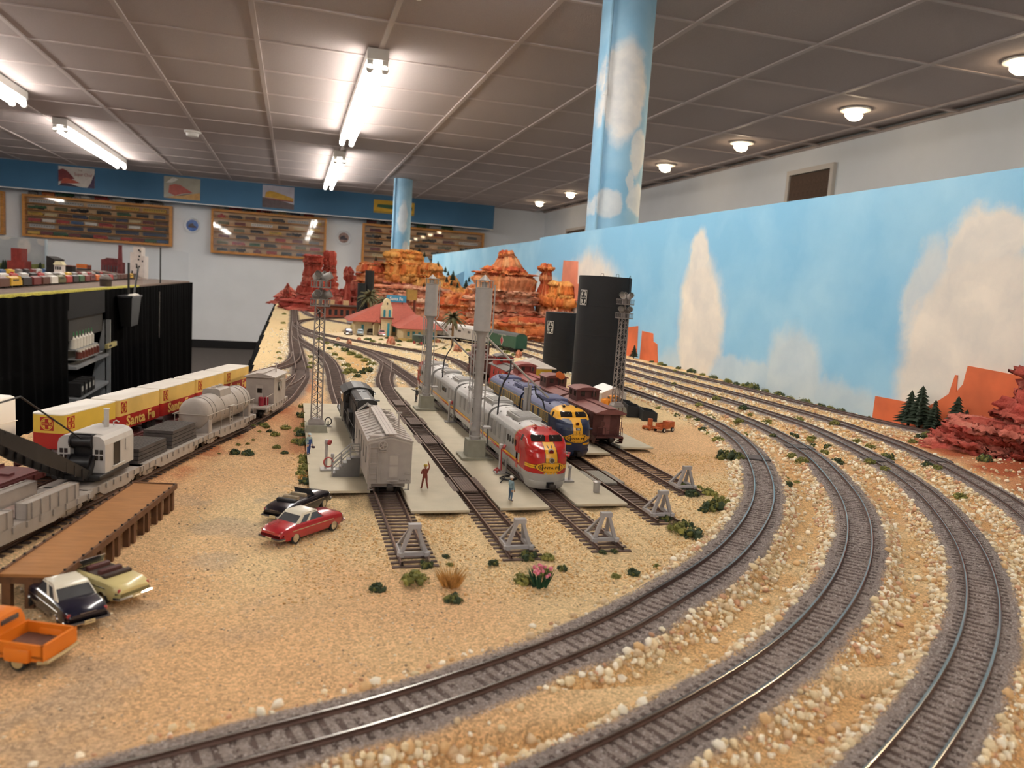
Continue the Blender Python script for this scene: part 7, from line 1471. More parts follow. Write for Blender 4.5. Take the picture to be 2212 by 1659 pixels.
# oil silos with emblem
m_silo = M('silo_black', '111011', .75, var=.12, vs=40)
def silo(x, y, r, h, label, ez, ea, es):
    t = thing('oil_silo', label, 'silo', (x, y, -.006), 0, 'black oil silos with emblem')
    MB().lathe([(r, 0), (r, h), (r * .99, h + .0015), (.001, h + .003)], n=64).build('tank_shell', m_silo, t)
    for z in (.25, .5, .75): MB().lathe([(r + .0001, h * z), (r + .0004, h * z + .0003), (r + .0001, h * z + .0006)], n=64).build('weld_seam', m_silo, t)
    MB().tube([(r * 1.01 * math.cos(ea + 1.9), r * 1.01 * math.sin(ea + 1.9), 0), (r * 1.01 * math.cos(ea + 1.9), r * 1.01 * math.sin(ea + 1.9), h + .004)], .0008, n=5).build('riser_pipe', m_silo, t)
    for a in (ea + .7, ea + 1.3, ea + 2.1): MB().tube([((r - .002) * math.cos(a + d), (r - .002) * math.sin(a + d), h + z) for d, z in ((-.06, 0), (-.05, .006), (.05, .006), (.06, 0))], .0004, n=4).build('hatch_rail', m_silo, t)
    e = MB(); w = es; fgm = M('emblem_white', 'd9d5cc', .5, var=.03, vs=60)
    q_ = logo_box(w, fgm, m_silo, t); b = MB(); 
    for (x0, z0, x1, z1) in ((-.5, -.5, .5, -.46), (-.5, .46, .5, .5), (-.5, -.5, -.46, .5), (.46, -.5, .5, .5)): b.bb((x0 * w, -.0005, z0 * w), (x1 * w, -.0002, z1 * w))
    b.build('emblem_border', fgm, q_); q_.location = ((r + .0008) * math.cos(ea), (r + .0008) * math.sin(ea), ez); q_.rotation_euler = (0, 0, ea + PI / 2); q_.scale = (.92, 1, 1.45)
    return t
silo(.5405, 1.300, .0475, .2055, 'tall black oil silo with white emblem', .168, math.radians(-160), .0185); silo(.5680, 1.590, .0375, .1290, 'shorter black oil silo with white emblem', .098, math.radians(-150), .0185)
# stairs at the boxcar
t = thing('portable_stairs', 'grey portable stairs with handrails leading to the boxcar', 'stairs', (.0485, .664, -.0004)); m_st = M('stair_grey', '8b8784', .5, var=.06, vs=200)
sp_ = [(-.0115, 0)]
for k in range(5): sp_ += [(-.0115 + k * .0030, .0030 * (k + 1)), (-.0085 + k * .0030, .0030 * (k + 1))]
sp_ += [(.0115, .0165), (.0115, 0)]
MB().prism(sp_, 'y', -.0055, -.0045).build('side_plate', M('stair_side', '6d6a66', .55, var=.06, vs=200), t); MB().prism(sp_, 'y', .0045, .0055).build('side_plate', MATS['stair_side'], t)
for k in range(5): MB().bb((-.0118 + k * .0030, -.0046, .0030 * (k + 1) - .0008), (-.0082 + k * .0030, .0046, .0030 * (k + 1))).build('tread', m_st, t); MB().bb((-.0115 + k * .0030, -.0046, .0030 * k), (-.0111 + k * .0030, .0046, .0030 * (k + 1))).build('riser', m_st, t)
MB().bb((.0035, -.0046, .0157), (.0118, .0046, .0165)).build('landing', m_st, t)
for s in (-1, 1):
    r = MB(); y = s * .0052
    for dz in (.0055, .0100): r.tube([(-.0113, y, .0020 + dz), (.0035, y, .0165 + dz), (.0115, y, .0165 + dz)], .00045, n=5)
    for x, z in ((-.0113, .0), (-.004, .0085), (.0035, .0165), (.0115, .0165)): r.cyl((x, y, z), (x, y, z + (.0120 if x < -.01 else .0105)), .00045, n=5)
    r.build('handrail', m_st, t)
# fuel stands
m_rv = M('valve_red', 'a33a36', .45, var=.1, vs=200)
def fuel_stand(x, y, label, reel=True):
    t = thing('fuel_stand', label, 'fuel stand', (x, y, -.0004), 0, 'fuel and water stands')
    MB().box((0, 0, .0008), (.0135, .0115, .0014)).build('base_plate', m_tower, t); MB().cyl((-.002, 0, .001), (-.002, 0, .0245), .0013, n=10).build('stand_pipe', m_tower2, t); MB().cyl((.0035, -.001, .001), (.0035, -.001, .0125), .0011, n=10).build('pump', m_tower2, t); MB().rbox((.0035, -.001, .0135), (.0030, .0030, .0030), .0006).build('pump_head', m_tower2, t)
    MB().rbox((-.002, -.0004, .0255), (.0036, .0040, .0042), .0008).build('meter', m_tower2, t)
    MB().cyl((-.0002, -.002, .0255), (.0014, -.003, .0250), .0024, n=14).build('hose_reel', m_rv, t)
    return t
fuel_stand(.1925, .925, 'fuel stand with small red reel between the sand towers'); fuel_stand(.2425, .640, 'fuel stand with red reel right of the red-nosed locomotive')
t = fuel_stand(.1905, .670, 'fuel stand with a red valve beside the coiled hose'); MB().tube([(-.002, -.0018, .024), (-.0015, -.002, .012), (-.001, -.002, .003)], .0006, n=6).build('red_pipe', m_rv, t); MB().tube([(-.008, -.004, .004), (-.0055, -.0065, .0045), (-.0035, -.0045, .004), (-.0055, -.002, .0045)], .0010, n=6, closed=True).cyl((-.0055, -.0042, .0), (-.0055, -.0042, .0065), .0008, n=6).build('hand_wheel', m_rv, t)
pts = [(.1935, .6655, .0015)] + [(.1905 + (.0085 - .0006 * k / 6) * math.cos(k * .55 + .6), .6450 + (.0075 - .0005 * k / 6) * math.sin(k * .55 + .6), .0007 + .00018 * k / 3) for k in range(26)] + [(.1800, .6335, .0006)]
tag(MB().tube(pts, .00055, n=6).build('coiled_hose', m_blk), 'black hose coiled on the concrete beside the red-nosed locomotive', 'hose')
t = fuel_stand(.0345, .684, 'fuel stand with a red hose reel behind the portable stairs'); MB().tube([(.0, .0, .0075 ) for _ in range(0)] + [(.004 * math.cos(a), -.003, .0075 + .0042 * math.sin(a)) for a in np.linspace(0, 2 * PI, 16, endpoint=False)], .0006, n=6, closed=True).build('reel_rim', m_rv, t)
t = thing('hose_wheel_stand', 'small dark hose wheel at the foot of the near light tower', 'hose stand', (.0430, .885, -.0004)); MB().box((0, 0, .0006), (.008, .006, .001)).build('base_plate', m_tower, t); MB().tube([(.0036 * math.cos(a), 0, .0062 + .0045 * math.sin(a)) for a in np.linspace(0, 2 * PI, 18, endpoint=False)], .0006, n=6, closed=True).build('wheel_rim', m_dark, t); MB().cyl((0, 0, .001), (0, 0, .0065), .0007, n=6).build('post', m_tower, t)
t = thing('trash_can', 'small galvanised trash can on the pad by the blue locomotive', 'trash can', (*g(1288, 1062, 0)[:2], -.0004)); MB().lathe([(.0026, 0), (.0028, .0004), (.0030, .0082), (.0032, .0086)], n=20).build('can', m_tower2, t); MB().lathe([(.0033, .0086), (.0033, .0092), (.0020, .0099), (.0005, .0102)], n=20).build('lid', m_tower2, t)
# sheds and yard clutter on the right
t = thing('yellow_shed', 'yellow shed with pale grey hip roof behind the red caboose', 'shed', (.447, 1.405, -.006)); MB().bb((-.03, -.03, 0), (.03, .03, .030)).build('walls', M('shed_yellow', 'cfae3a', .7, var=.1, vs=100), t)
b = MB(); hip(b, -.037, .037, -.037, .037, .030, .016, .034); b.build('roof', M('shed_roof', 'b9aea2', .75, var=.08, vs=120), t)
for sx in (-.015, .012): MB().bb((sx - .004, -.0305, .010), (sx + .004, -.0298, .022)).build('window', m_white, t)
MB().bb((.0298, -.016, .008), (.0306, -.008, .023)).build('window', m_white, t)
t = thing('white_shed', 'low white gabled shed at the foot of the tall silo', 'shed', (.497, 1.145, -.006)); MB().prism([(-.021, 0), (.021, 0), (.021, .020), (0, .029), (-.021, .020)], 'y', -.024, .024).build('walls', M('shed_white', 'c9c4be', .7, var=.05, vs=100), t)
MB().prism([(-.0235, .0195), (0, .0295), (.0235, .0195), (.0235, .0205), (0, .0308), (-.0235, .0205)], 'y', -.026, .026).build('roof', m_white, t)
for i, (x, y, L, W, h, lb) in enumerate(((.500, 1.005, .040, .021, .0155, 'black open tub nearest the orange generator cart'), (.492, 1.040, .045, .022, .017, 'black open tub behind the first, beside the light tower'), (.498, 1.078, .036, .020, .017, 'farthest black tub near the white shed'))):
    b = MB(); b.loft([[(-W / 2, -L / 2, 0), (W / 2, -L / 2, 0), (W / 2, L / 2, 0), (-W / 2, L / 2, 0)], [(-W / 2, -L / 2, h), (W / 2, -L / 2, h * .8), (W / 2, L / 2, h * .8), (-W / 2, L / 2, h)], [(-W / 2 + .001, -L / 2 + .001, h), (W / 2 - .001, -L / 2 + .001, h * .8), (W / 2 - .001, L / 2 - .001, h * .8), (-W / 2 + .001, L / 2 - .001, h)], [(-W / 2 + .001, -L / 2 + .001, .002), (W / 2 - .001, -L / 2 + .001, .002), (W / 2 - .001, L / 2 - .001, .002), (-W / 2 + .001, L / 2 - .001, .002)]], sm=False)
    tag(b.build('open_tub', M('tub_black', '1d1f20', .6, var=.15, vs=100), loc=(x, y, -.006), rz=-.25), lb, 'tub', 'black open tubs')
t = thing('generator_cart', 'rusty orange generator cart with wheels on the sand', 'cart', (.4800, .914, -.0062), math.radians(28)); m_go = M('generator_orange', 'b8602f', .6, var=.2, vs=200); W = .010
MB().bb((-.014, -.006, .0042), (.016, .006, .0062)).build('chassis', m_go, t); MB().bb((.006, -.006, .0062), (.0165, .006, .0130)).build('engine_box', m_go, t); MB().bb((.0164, -.0042, .0072), (.0168, .0042, .0120)).build('radiator', m_blk, t); MB().bb((-.010, -.006, .0062), (.006, -.005, .0110)).bb((-.010, .005, .0062), (.006, .006, .0110)).bb((-.010, -.006, .0062), (-.009, .006, .0110)).build('side_panels', m_go, t)
for x in (-.008, .011):
    for s in (-1, 1): w_ = MB().cyl((x, s * .0060, .0030), (x, s * .0078, .0030), .0030, n=16).build('wheel', m_dark, t); MB().cyl((x, s * .0078, .0030), (x, s * .0080, .0030), .0018, n=12).build('hub', m_bot, w_)
t = thing('compressor', 'small rusty compressor with upright drum beside the cart', 'compressor', (.4640, .9250, -.0062), .4); MB().bb((-.007, -.005, .003), (.007, .005, .0055)).build('frame', m_go, t); MB().cyl((.002, 0, .0055), (.002, 0, .0150), .0034, n=16).build('drum', m_go, t)
for x in (-.004, .004):
    for s in (-1, 1): MB().cyl((x, s * .005, .0024), (x, s * .0062, .0024), .0024, n=12).build('wheel', m_go, t)
# timber loading dock
da, db = g(334, 1045, .0115), g(48, 1252, .0115); dd = db - da; Ld = np.hypot(dd[0], dd[1]) - .004; ad_ = math.atan2(dd[1], dd[0]) + PI / 2
t = thing('loading_dock', 'brown timber loading dock on posts beside the work train', 'loading dock', (da[0], da[1], 0), ad_); m_dk = M('dock_timber', '9c6a38', .7, var=.12, vs=70, stretch=(1, 4, 1)); m_dk2 = M('dock_post', '5e3d22', .8, var=.25, vs=200); Wd = .0285
for i in range(int(Ld / .0052)): MB().bb((-Wd / 2, -i * .0052 - .0051, .0098), (Wd / 2, -i * .0052, .0115)).build('deck_plank', m_dk, t)
for s in (-1, 1):
    MB().bb((s * Wd / 2, -Ld, .0085), (s * (Wd / 2 + .0016), .0005, .0122)).build('edge_beam', m_dk2, t)
    for i in range(int(Ld / .0105)): MB().box((s * (Wd / 2 + .0006), -i * .0105 - .004, .0126), (.0010, .0010, .0010)).build('bolt', m_dark, t)
MB().bb((-Wd / 2, -.0003, .0085), (Wd / 2, .0012, .0122)).build('edge_beam', m_dk2, t)
for i in range(int((Ld - .008) / .0245) + 1):
    y = -.004 - i * .0245
    for x in (-.011, .0, .0125): MB().box((x, y, .0015), (.0042, .0036, .0165)).build('post', m_dk2, t)
    MB().bb((-Wd / 2, y - .0015, .0065), (Wd / 2, y + .0015, .0098)).build('cap_beam', m_dk2, t); MB().box((.0125, y - .008, .0015), (.0036, .0028, .0165)).build('brace_post', m_dk2, t)
# ================================================================ ROAD VEHICLES (1:87)
m_tyre = M('tyre', '1a1817', .8, var=.1, vs=300); m_chrome = M('chrome', 'd8d6d2', .15, metal=1.0, var=.03, vs=100); m_cglass = M('car_glass', '4c4e50', .08, var=.1, vs=100, spec=.8); m_inter = M('car_interior', '3a2a22', .7, var=.2, vs=300)
def car(label, loc, rz, paint, roof=None, top='hard', L=.056, W=.0205, coat=.4, group='parked model cars', cab_paint=None):
    """sedan / convertible / pickup: front towards -y, origin at the middle"""
    t = thing('car' if top != 'pickup' else 'pickup_truck', label, 'car' if top != 'pickup' else 'pickup truck', loc, rz, group)
    # lower body: side profile with rounded nose and tail, lofted across the length
    ys = np.linspace(-L / 2, L / 2, 23); rr = []; pk_ = top == 'pickup'
    for y in ys:
        u = (y + L / 2) / L
        w = W / 2 * (1 - .16 * max(0, 1 - u / .10)**2 - .16 * max(0, 1 - (1 - u) / .12)**2)
        zt = np.interp(u, [0, .05, .30, .36, .72, .80, .95, 1], [.0086, .0108, .0117, .0119, .0119, .0116, .0106, .0084]); zb = np.interp(u, [0, .1, .9, 1], [.0042, .0028, .0028, .0045])
        if pk_: zt = np.interp(u, [0, .05, .3, .34, .5, .52, 1], [.010, .0122, .0132, .0125, .0125, .0118, .0118])
        sh = .80 if not pk_ else (.62 if u < .33 else .97)
        rr.append([(-w * .92, y, zb), (w * .92, y, zb), (w, y, zb + .0025), (w * 1.0, y, zt - .0030), (w * .95, y, zt - .0010), (w * sh, y, zt), (-w * sh, y, zt), (-w * .95, y, zt - .0010), (-w, y, zt - .0030), (-w, y, zb + .0025)])
    if not pk_: MB().loft(rr).build('body', paint, t)
    else: MB().loft(rr[:12]).build('body', paint, t)
    hw = W / 2; t.scale = (1, 1, 1.0 if pk_ else 1.1)
    if top == 'hard':
        a, b_, c, d = -.0095, -.0035, .0085, .0160; zr = .0168
        gl = MB().loft([[(-hw * .86, a, .0116), (hw * .86, a, .0116), (hw * .86, d, .0114), (-hw * .86, d, .0114)], [(-hw * .72, b_, zr - .0004), (hw * .72, b_, zr - .0004), (hw * .70, c, zr - .0004), (-hw * .70, c, zr - .0004)]], sm=False); gl.build('glasshouse', m_cglass, t)
        MB().loft([[(-hw * .75, b_ - .0012, zr - .0012), (hw * .75, b_ - .0012, zr - .0012), (hw * .74, c + .0022, zr - .0014), (-hw * .74, c + .0022, zr - .0014)], [(-hw * .70, b_ - .0002, zr), (hw * .70, b_ - .0002, zr), (hw * .69, c + .0006, zr), (-hw * .69, c + .0006, zr)], [(-hw * .5, b_ + .002, zr + .0007), (hw * .5, b_ + .002, zr + .0007), (hw * .5, c - .001, zr + .0007), (-hw * .5, c - .001, zr + .0007)]]).build('roof', roof or paint, t)
        for s in (-1, 1):
            for (y0, y1, yt0, yt1) in ((c - .0002, c + .0020, c - .0022, c + .0006), (-.0002, .0006, -.0002, .0006)): MB().loft([[(s * hw * .87, y0 + .004, .0115), (s * hw * .87, y1 + .006, .0115), (s * hw * .82, y1 + .006, .0115), (s * hw * .82, y0 + .004, .0115)], [(s * hw * .735, yt0, zr), (s * hw * .735, yt1, zr), (s * hw * .70, yt1, zr), (s * hw * .70, yt0, zr)]], sm=False).build('pillar', roof or paint, t)
            MB().loft([[(s * hw * .87, a - .0004, .0115), (s * hw * .87, a + .0010, .0115), (s * hw * .82, a + .0010, .0115), (s * hw * .82, a - .0004, .0115)], [(s * hw * .735, b_ - .0008, zr - .001), (s * hw * .735, b_ + .0004, zr - .001), (s * hw * .69, b_ + .0004, zr - .001), (s * hw * .69, b_ - .0008, zr - .001)]], sm=False).build('pillar', paint, t)
    elif top == 'open':
        MB().bb((-hw * .72, -.006, .0085), (hw * .72, .0135, .0121)).build('cockpit', m_inter, t)
        for y in (-.001, .0085): MB().rbox((0, y + .001, .0118), (W * .62, .0035, .0045), .0008).build('seat', M('car_seat', '8a7a60', .7, var=.2, vs=300) if cab_paint is None else cab_paint, t)
        MB().tube([(.004 + .0022 * math.cos(q1), -.0035, .0128 + .0016 * math.sin(q1)) for q1 in np.linspace(0, 2 * PI, 12, endpoint=False)], .0002, n=4, closed=True).build('steering_wheel', m_dark, t)
        MB().loft([[(-hw * .80, -.0080, .0117), (hw * .80, -.0080, .0117), (hw * .80, -.0076, .0117), (-hw * .80, -.0076, .0117)], [(-hw * .70, -.0048, .0158), (hw * .70, -.0048, .0158), (hw * .70, -.0044, .0158), (-hw * .70, -.0044, .0158)]], sm=False).build('windshield', m_cglass, t)
        MB().tube([(-hw * .82, -.0080, .0116), (-hw * .70, -.0046, .0160), (hw * .70, -.0046, .0160), (hw * .82, -.0080, .0116)], .0003, n=5).build('windshield_frame', m_chrome if paint is not MATS.get('paint_black') else m_dark, t)
        MB().rbox((0, .0150, .0122), (W * .78, .0036, .0022), .0009).build('folded_top', m_dark if cab_paint is None else m_inter, t)
    else:
        cp = [(-hw * .88, .0118), (hw * .88, .0118), (hw * .84, .0165), (hw * .72, .0192), (hw * .45, .0202), (-hw * .45, .0202), (-hw * .72, .0192), (-hw * .84, .0165)]
        MB().loft([[(u, y, .0118 + (z - .0118) * s) for u, z in cp] for y, s in ((-.0105, .45), (-.0075, .88), (-.0055, 1.0), (.0015, 1.0), (.0035, .93), (.0042, .7), (.0044, .0))]).build('cab', paint, t)
        MB().bb((-hw * .45, .0040, .0160), (hw * .45, .0048, .0180)).build('rear_window', m_cglass, t)
        for s in (-1, 1): MB().bb((s * hw * .84, -.0055, .0150), (s * hw * .88, .0010, .0182)).build('side_window', m_cglass, t)
        x1_ = hw * .97
        MB().bb((-x1_, .0050, .0062), (x1_, .0285, .0074)).build('bed_floor', M('bed_brown', '6a4636', .8, var=.2, vs=200), t)
        for s in (-1, 1): MB().bb((s * x1_, .0050, .0050), (s * (x1_ - .0012), .0285, .0122)).build('bed_side', paint, t); MB().rbox((s * hw * .96, .0168, .0072), (.0034, .0125, .0066), .0016).build('fender', paint, t); MB().rbox((s * hw * .92, -.0170, .0085), (.0046, .0150, .0066), .0018).build('fender', paint, t)
        MB().bb((-x1_, .0273, .0050), (x1_, .0287, .0122)).build('tailgate', paint, t); MB().bb((-x1_, .0046, .0062), (x1_, .0056, .0126)).build('bed_front', paint, t); MB().bb((-.007, -.02, .0030), (.007, .028, .0050)).build('frame', m_dark, t)
    for y in (-L * .31, L * .29):
        for s in (-1, 1):
            w_ = MB().cyl((s * (hw - .0026), y, .0038), (s * (hw - .0001), y, .0038), .0038, n=20).build('wheel', m_tyre, t); MB().cyl((s * (hw - .0002), y, .0038), (s * (hw + .0003), y, .0038), .0026, n=16).build('hubcap', m_chrome if not pk_ else M('hub_tan', 'b09a6c', .4, var=.1, vs=200), w_)
    for s, z in ((-1, .0048), (1, .0048)):
        MB().tube([(-hw * .98, s * (L / 2 - .003), z), (-hw * .9, s * (L / 2 + .0006), z), (0, s * (L / 2 + .0011), z), (hw * .9, s * (L / 2 + .0006), z), (hw * .98, s * (L / 2 - .003), z)], .00085, n=6).build('bumper', m_chrome if not pk_ or s < 0 else MATS['hub_tan'], t)
        for sx in (-1, 1):
            if not pk_: MB().ball((sx * hw * .80, s * (L / 2 - .0012), .0082), .0011, n=8, sc=(1, .6, 1)).build('headlamp' if s < 0 else 'tail_lamp', m_chrome if s < 0 else m_rv, t)
    if not pk_:
        for sx in (-1, 1): MB().bb((sx * hw * 1.0, -L * .30, .0082), (sx * (hw + .00025), L * .34, .0086)).build('side_trim', m_chrome, t)
        MB().bb((-.0036, L / 2 - .0006, .0080), (.0036, L / 2 - .0001, .0086)).build('trunk_trim', m_chrome, t)
        MB().bb((-.0024, L / 2 + .0014, .0040), (.0024, L / 2 + .0018, .0056)).build('licence_plate', M('plate_tan', 'c9b78a', .5, var=.05, vs=200), t)
    return t
pb = M('paint_black', '12121c', .18, var=.05, vs=100, coat=.6); pr_ = M('paint_red', 'a82a30', .2, var=.05, vs=100, coat=.6); pc = M('paint_cream', 'cfc087', .3, var=.04, vs=100, coat=.3); pn = M('paint_navy', '15172a', .2, var=.05, vs=100, coat=.6); po = M('paint_orange', 'd9761c', .35, var=.04, vs=100); pw_ = M('paint_white', 'd9d3c0', .3, var=.03, vs=100, coat=.3)
def place_car(pa, pb_, label, paint, roof=None, top='hard', tail_first=True, **kw):
    a, b_ = g(*pa, -.006), g(*pb_, -.006); d = b_ - a; c = (a + b_) / 2; return car(label, (c[0], c[1], hz(c[0], c[1]) + .0004), math.atan2(d[1], d[0]) - PI / 2, paint, roof, top, **kw)
# (front point, rear point) in the picture on the ground
place_car((688, 1088), (596, 1128), 'black open convertible with chrome trunk ornament', pb, top='open', L=.060)
place_car((707, 1136), (600, 1172), 'red sedan with cream white roof parked in the sand lot', pr_, pw_, L=.060)
place_car((150, 1255), (278, 1300), 'cream open convertible in the left foreground', pc, top='open', L=.058, cab_paint=M('seat_maroon', '4a2220', .6, var=.1, vs=200))
place_car((85, 1283), (196, 1368), 'dark navy sedan with pale roof beside the cream convertible', pn, pw_, L=.058)
place_car((-90, 1405), (96, 1430), 'bright orange pickup truck at the left picture edge', po, top='pickup', L=.058, W=.0215, group='parked model trucks')
for (px, py, c, tp, lb) in ((752, 722, '3a2c40', 'hard', 'dark purple old car, leftmost in front of the depot'), (778, 724, 'a9bcc4', 'hard', 'pale blue sedan in front of the depot'), (800, 722, '17140f', 'hard', 'black old car in front of the depot'), (824, 725, 'c9888c', 'hard', 'pink sedan nearest the depot door'), (765, 710, 'c9b03a', 'hard', 'yellow taxi in the back row of the lot'), (790, 716, 'd9d0cc', 'hard', 'white and pink car in the back row of the lot')):
    p = g(px, py, -.003); car(lb, (p[0], p[1], -.0033), PI + random.uniform(-.2, .2), M('paint_' + c, c, .3, var=.05, vs=100, coat=.4), top=tp, L=.054, group='cars in front of the depot')
p = g(908, 743, -.003); t = thing('delivery_van', 'dark green delivery van beside the first sand tower', 'van', (p[0], p[1], -.004), .5); m_van = M('van_green', '38493c', .45, var=.08, vs=100); MB().rbox((0, .004, .016), (.022, .044, .022), .003).build('van_body', m_van, t); MB().rbox((0, -.022, .0095), (.019, .012, .012), .003).build('bonnet', m_van, t); MB().bb((-.0105, -.0195, .017), (.0105, -.0180, .024)).build('windshield', m_cglass, t)
for s in (-1, 1):
    MB().bb((s * .0108, -.014, .017), (s * .0113, -.004, .024)).build('side_window', m_cglass, t)
    for y in (-.018, .015): MB().cyl((s * .008, y, .0045), (s * .0112, y, .0045), .0045, n=14).build('wheel', m_rv, t)
t = place_car((1300, 873), (1353, 892), 'bright orange work truck behind the right light tower', M('paint_bright_orange', 'e08a1e', .4, var=.05, vs=100), top='pickup', L=.056, W=.021, group='parked model trucks')

# ================================================================ PEOPLE (1:87 figures, one continuous body each)
def person(label, loc, rz, joints, cols, hat, extra=None):
    """joints: dict name -> (x, y, z) in metres of the full-size person, facing -y"""
    E_ = [('pelvis', 'chest'), ('chest', 'neck'), ('neck', 'head'), ('head', 'crown')]
    for s in 'LR': E_ += [('chest', 'sh' + s), ('sh' + s, 'el' + s), ('el' + s, 'wr' + s), ('wr' + s, 'ha' + s), ('pelvis', 'hip' + s), ('hip' + s, 'kn' + s), ('kn' + s, 'an' + s), ('an' + s, 'toe' + s)]
    rad = dict(pelvis=.165, chest=.175, neck=.065, head=.105, crown=.085, sh=.085, el=.058, wr=.045, ha=.040, hip=.105, kn=.075, an=.055, toe=.048)
    J = dict(joints)
    for s in 'LR':      # five fingers from each hand
        h, w = Vector(J['ha' + s]), Vector(J['wr' + s]); d = (h - w).normalized(); u = d.orthogonal().normalized(); v = d.cross(u)
        for k in range(5): o_ = (k - 1.5) * .024 if k < 4 else .055; J[f'f{k}{s}'] = tuple(h + d * ((.085 if k < 4 else .03) - abs(k - 1.4) * .008) + u * o_ + v * .012); E_.append(('ha' + s, f'f{k}{s}'))
    names = list(J); me = bpy.data.meshes.new('person'); me.from_pydata([J[n] for n in names], [(names.index(a), names.index(b)) for a, b in E_], [])
    o = bpy.data.objects.new('person', me); COL.objects.link(o); md = o.modifiers.new('skin', 'SKIN'); o.modifiers.new('sub', 'SUBSURF').levels = 2
    for i, n in enumerate(names):
        r = rad.get(n, rad.get(n[:-1], .013)); sv = me.skin_vertices[0].data[i]; sv.radius = (r, r * (.72 if n in ('pelvis', 'chest') else 1)); sv.use_root = n == 'pelvis'
    bpy.context.view_layer.update(); ev = o.evaluated_get(bpy.context.evaluated_depsgraph_get()); m2 = bpy.data.meshes.new_from_object(ev); bpy.data.objects.remove(o); bpy.data.meshes.remove(me)
    m2.transform(Matrix.Scale(1 / 87, 4)); m2.materials.clear()
    skin, shirt, pants, shoe = [M('fig_' + c, c, .6, var=.1, vs=900) for c in cols]
    for m in (skin, shirt, pants, shoe): m2.materials.append(m)
    hw = {s: (Vector(J['wr' + s]) * .75 + Vector(J['ha' + s]) * .25) / 87 for s in 'LR'}; hd = {s: (Vector(J['ha' + s]) - Vector(J['wr' + s])).normalized() for s in 'LR'}; neck = J['neck'][2] / 87 + .0004; pz = J['pelvis'][2] / 87 + .0004
    for p in m2.polygons:
        c = p.center; k = 1
        if c.z > neck and abs(c.x - J['head'][0] / 87) < .0028 and (c - Vector(J['head']) / 87).length < .0034: k = 0
        elif any((c - hw[s]).dot(hd[s]) > 0 and (c - hw[s]).length < .0026 for s in 'LR'): k = 0
        elif c.z < .0011: k = 3
        elif c.z < pz and min(abs(c.x - J['wr' + s][0] / 87) + abs(c.z - J['wr' + s][2] / 87) for s in 'LR') > .0016: k = 2
        p.material_index = k; p.use_smooth = True
    m2.name = 'person'; r_ = mk('person', m2, None, loc, rz); tag(r_, label, 'person', 'railway workers')
    hx = Vector(J['head']) / 87; cx = Vector(J['crown']) / 87; hm = M('hat_' + hat, hat, .5, var=.05, vs=900)
    MB().lathe([(.00165, -.0003), (.0017, .0004), (.0013, .0012), (.0003, .0015)], c=(cx.x, cx.y, cx.z - .0002), n=14).add([(cx.x - .0013, cx.y - .0008, cx.z - .0003), (cx.x + .0013, cx.y - .0008, cx.z - .0003), (cx.x + .0008, cx.y - .0026, cx.z - .0006), (cx.x - .0008, cx.y - .0026, cx.z - .0006)], [(0, 1, 2, 3)]).build('hat', hm, r_)
    fc = MB(); 
    for s in (-1, 1): fc.ball((hx.x + s * .00045, hx.y - .00118, hx.z + .0002), .00016, n=6)
    fc.ball((hx.x, hx.y - .0014, hx.z - .0001), .00022, n=6, sc=(.7, 1, 1.2)); fc.bb((hx.x - .0004, hx.y - .00122, hx.z - .0007), (hx.x + .0004, hx.y - .0011, hx.z - .0006)); fc.build('face', M('fig_face', '6a3c2c', .6, var=0), r_)
    for s in (-1, 1): MB().ball((hx.x + s * .00125, hx.y, hx.z), .0003, n=6, sc=(.5, 1, 1.3)).build('ear', skin, r_)
    if extra: extra(r_)
    return r_
BASE = dict(pelvis=(0, 0, .95), chest=(0, 0, 1.32), neck=(0, 0, 1.50), head=(0, -.02, 1.63), crown=(0, -.01, 1.74), shL=(.19, 0, 1.42), shR=(-.19, 0, 1.42), elL=(.27, .02, 1.14), elR=(-.27, .02, 1.14), wrL=(.28, -.06, .90), wrR=(-.28, -.06, .90), haL=(.28, -.09, .81), haR=(-.28, -.09, .81), hipL=(.10, 0, .90), hipR=(-.10, 0, .90), knL=(.11, -.02, .50), knR=(-.11, -.02, .50), anL=(.11, .02, .09), anR=(-.11, .02, .09), toeL=(.13, -.17, .05), toeR=(-.13, -.17, .05))
def pose(**k): d = dict(BASE); d.update(k); return d
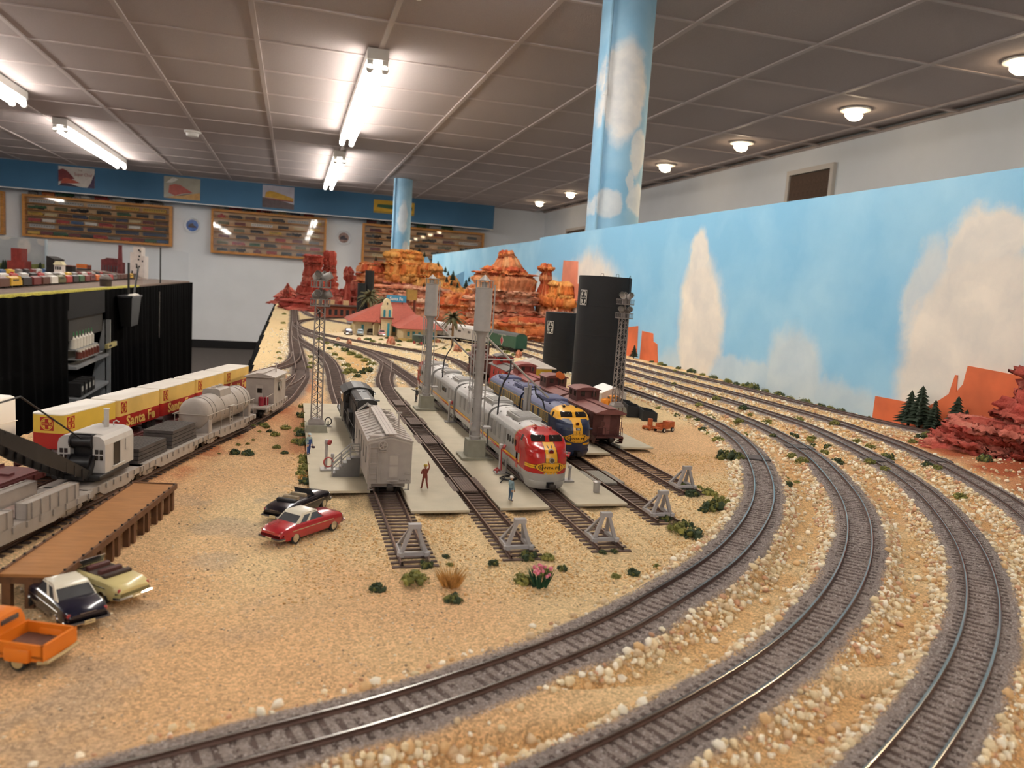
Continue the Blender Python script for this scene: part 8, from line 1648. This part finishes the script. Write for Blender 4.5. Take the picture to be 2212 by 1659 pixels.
def overalls(bib):
    def f(r): MB().bb((-.00135, -.0020, .0112), (.00135, -.0015, .0152)).build('bib', M('fig_' + bib, bib, .6, var=.1, vs=900), r)
    return f
def bagman(r):
    overalls('2f4a86')(r); MB().rbox((.0038, -.0010, .0072), (.0024, .0036, .0022), .0006).build('lunch_box', M('bag_maroon', '3a2030', .5, var=.1, vs=900), r)
person('worker in blue overalls and pale cap carrying a dark lunch box', (*g(667, 981, 0)[:2], -.0004), math.radians(-150) + PI, pose(wrL=(.30, -.02, .90), haL=(.31, -.04, .80), knL=(.10, .06, .50), anL=(.11, .16, .09), toeL=(.12, .0, .05)), ('c99878', '8fa0a0', '2f4a86', '4a2a28'), 'b9c4c8', bagman)
person('worker in rust brown clothes and yellow cap waving one arm', (*g(917, 1055, 0)[:2], -.0004), math.radians(20) + PI * .9, pose(elR=(-.30, -.08, 1.62), wrR=(-.22, -.14, 1.86), haR=(-.20, -.15, 1.96), elL=(.30, .06, 1.18), wrL=(.20, -.14, 1.10), haL=(.14, -.2, 1.12), knL=(.14, -.10, .50), anL=(.22, .0, .09), toeL=(.26, -.16, .05), knR=(-.12, .06, .50), anR=(-.20, .2, .1), toeR=(-.22, .05, .05)), ('b9805c', '7c3626', '7c3626', '4c2a1e'), 'c9a83a')
person('worker in blue denim overalls and white cap facing the red-nosed locomotive', (*g(1102, 1082, 0)[:2], -.0004), math.radians(115), pose(elL=(.25, -.04, 1.14), wrL=(.18, -.2, .98), haL=(.14, -.26, .94)), ('b98868', '7d949a', '4c6378', '6a4632'), 'd8d0c4', overalls('4c6378'))
person('dark clothed worker in yellow cap raising an arm near the far sand tower', (*g(899, 868, 0)[:2], -.0004), math.radians(-60), pose(elR=(-.40, -.12, 1.44), wrR=(-.62, -.22, 1.50), haR=(-.70, -.26, 1.52)), ('a87858', '3a3c38', '33363a', '241c18'), 'b99838')
# ================================================================ lift everything from layout level to room level
for o in list(SC.objects):
    if o.parent is None and o is not cam: o.location.z += Z0
bpy.context.view_layer.update()
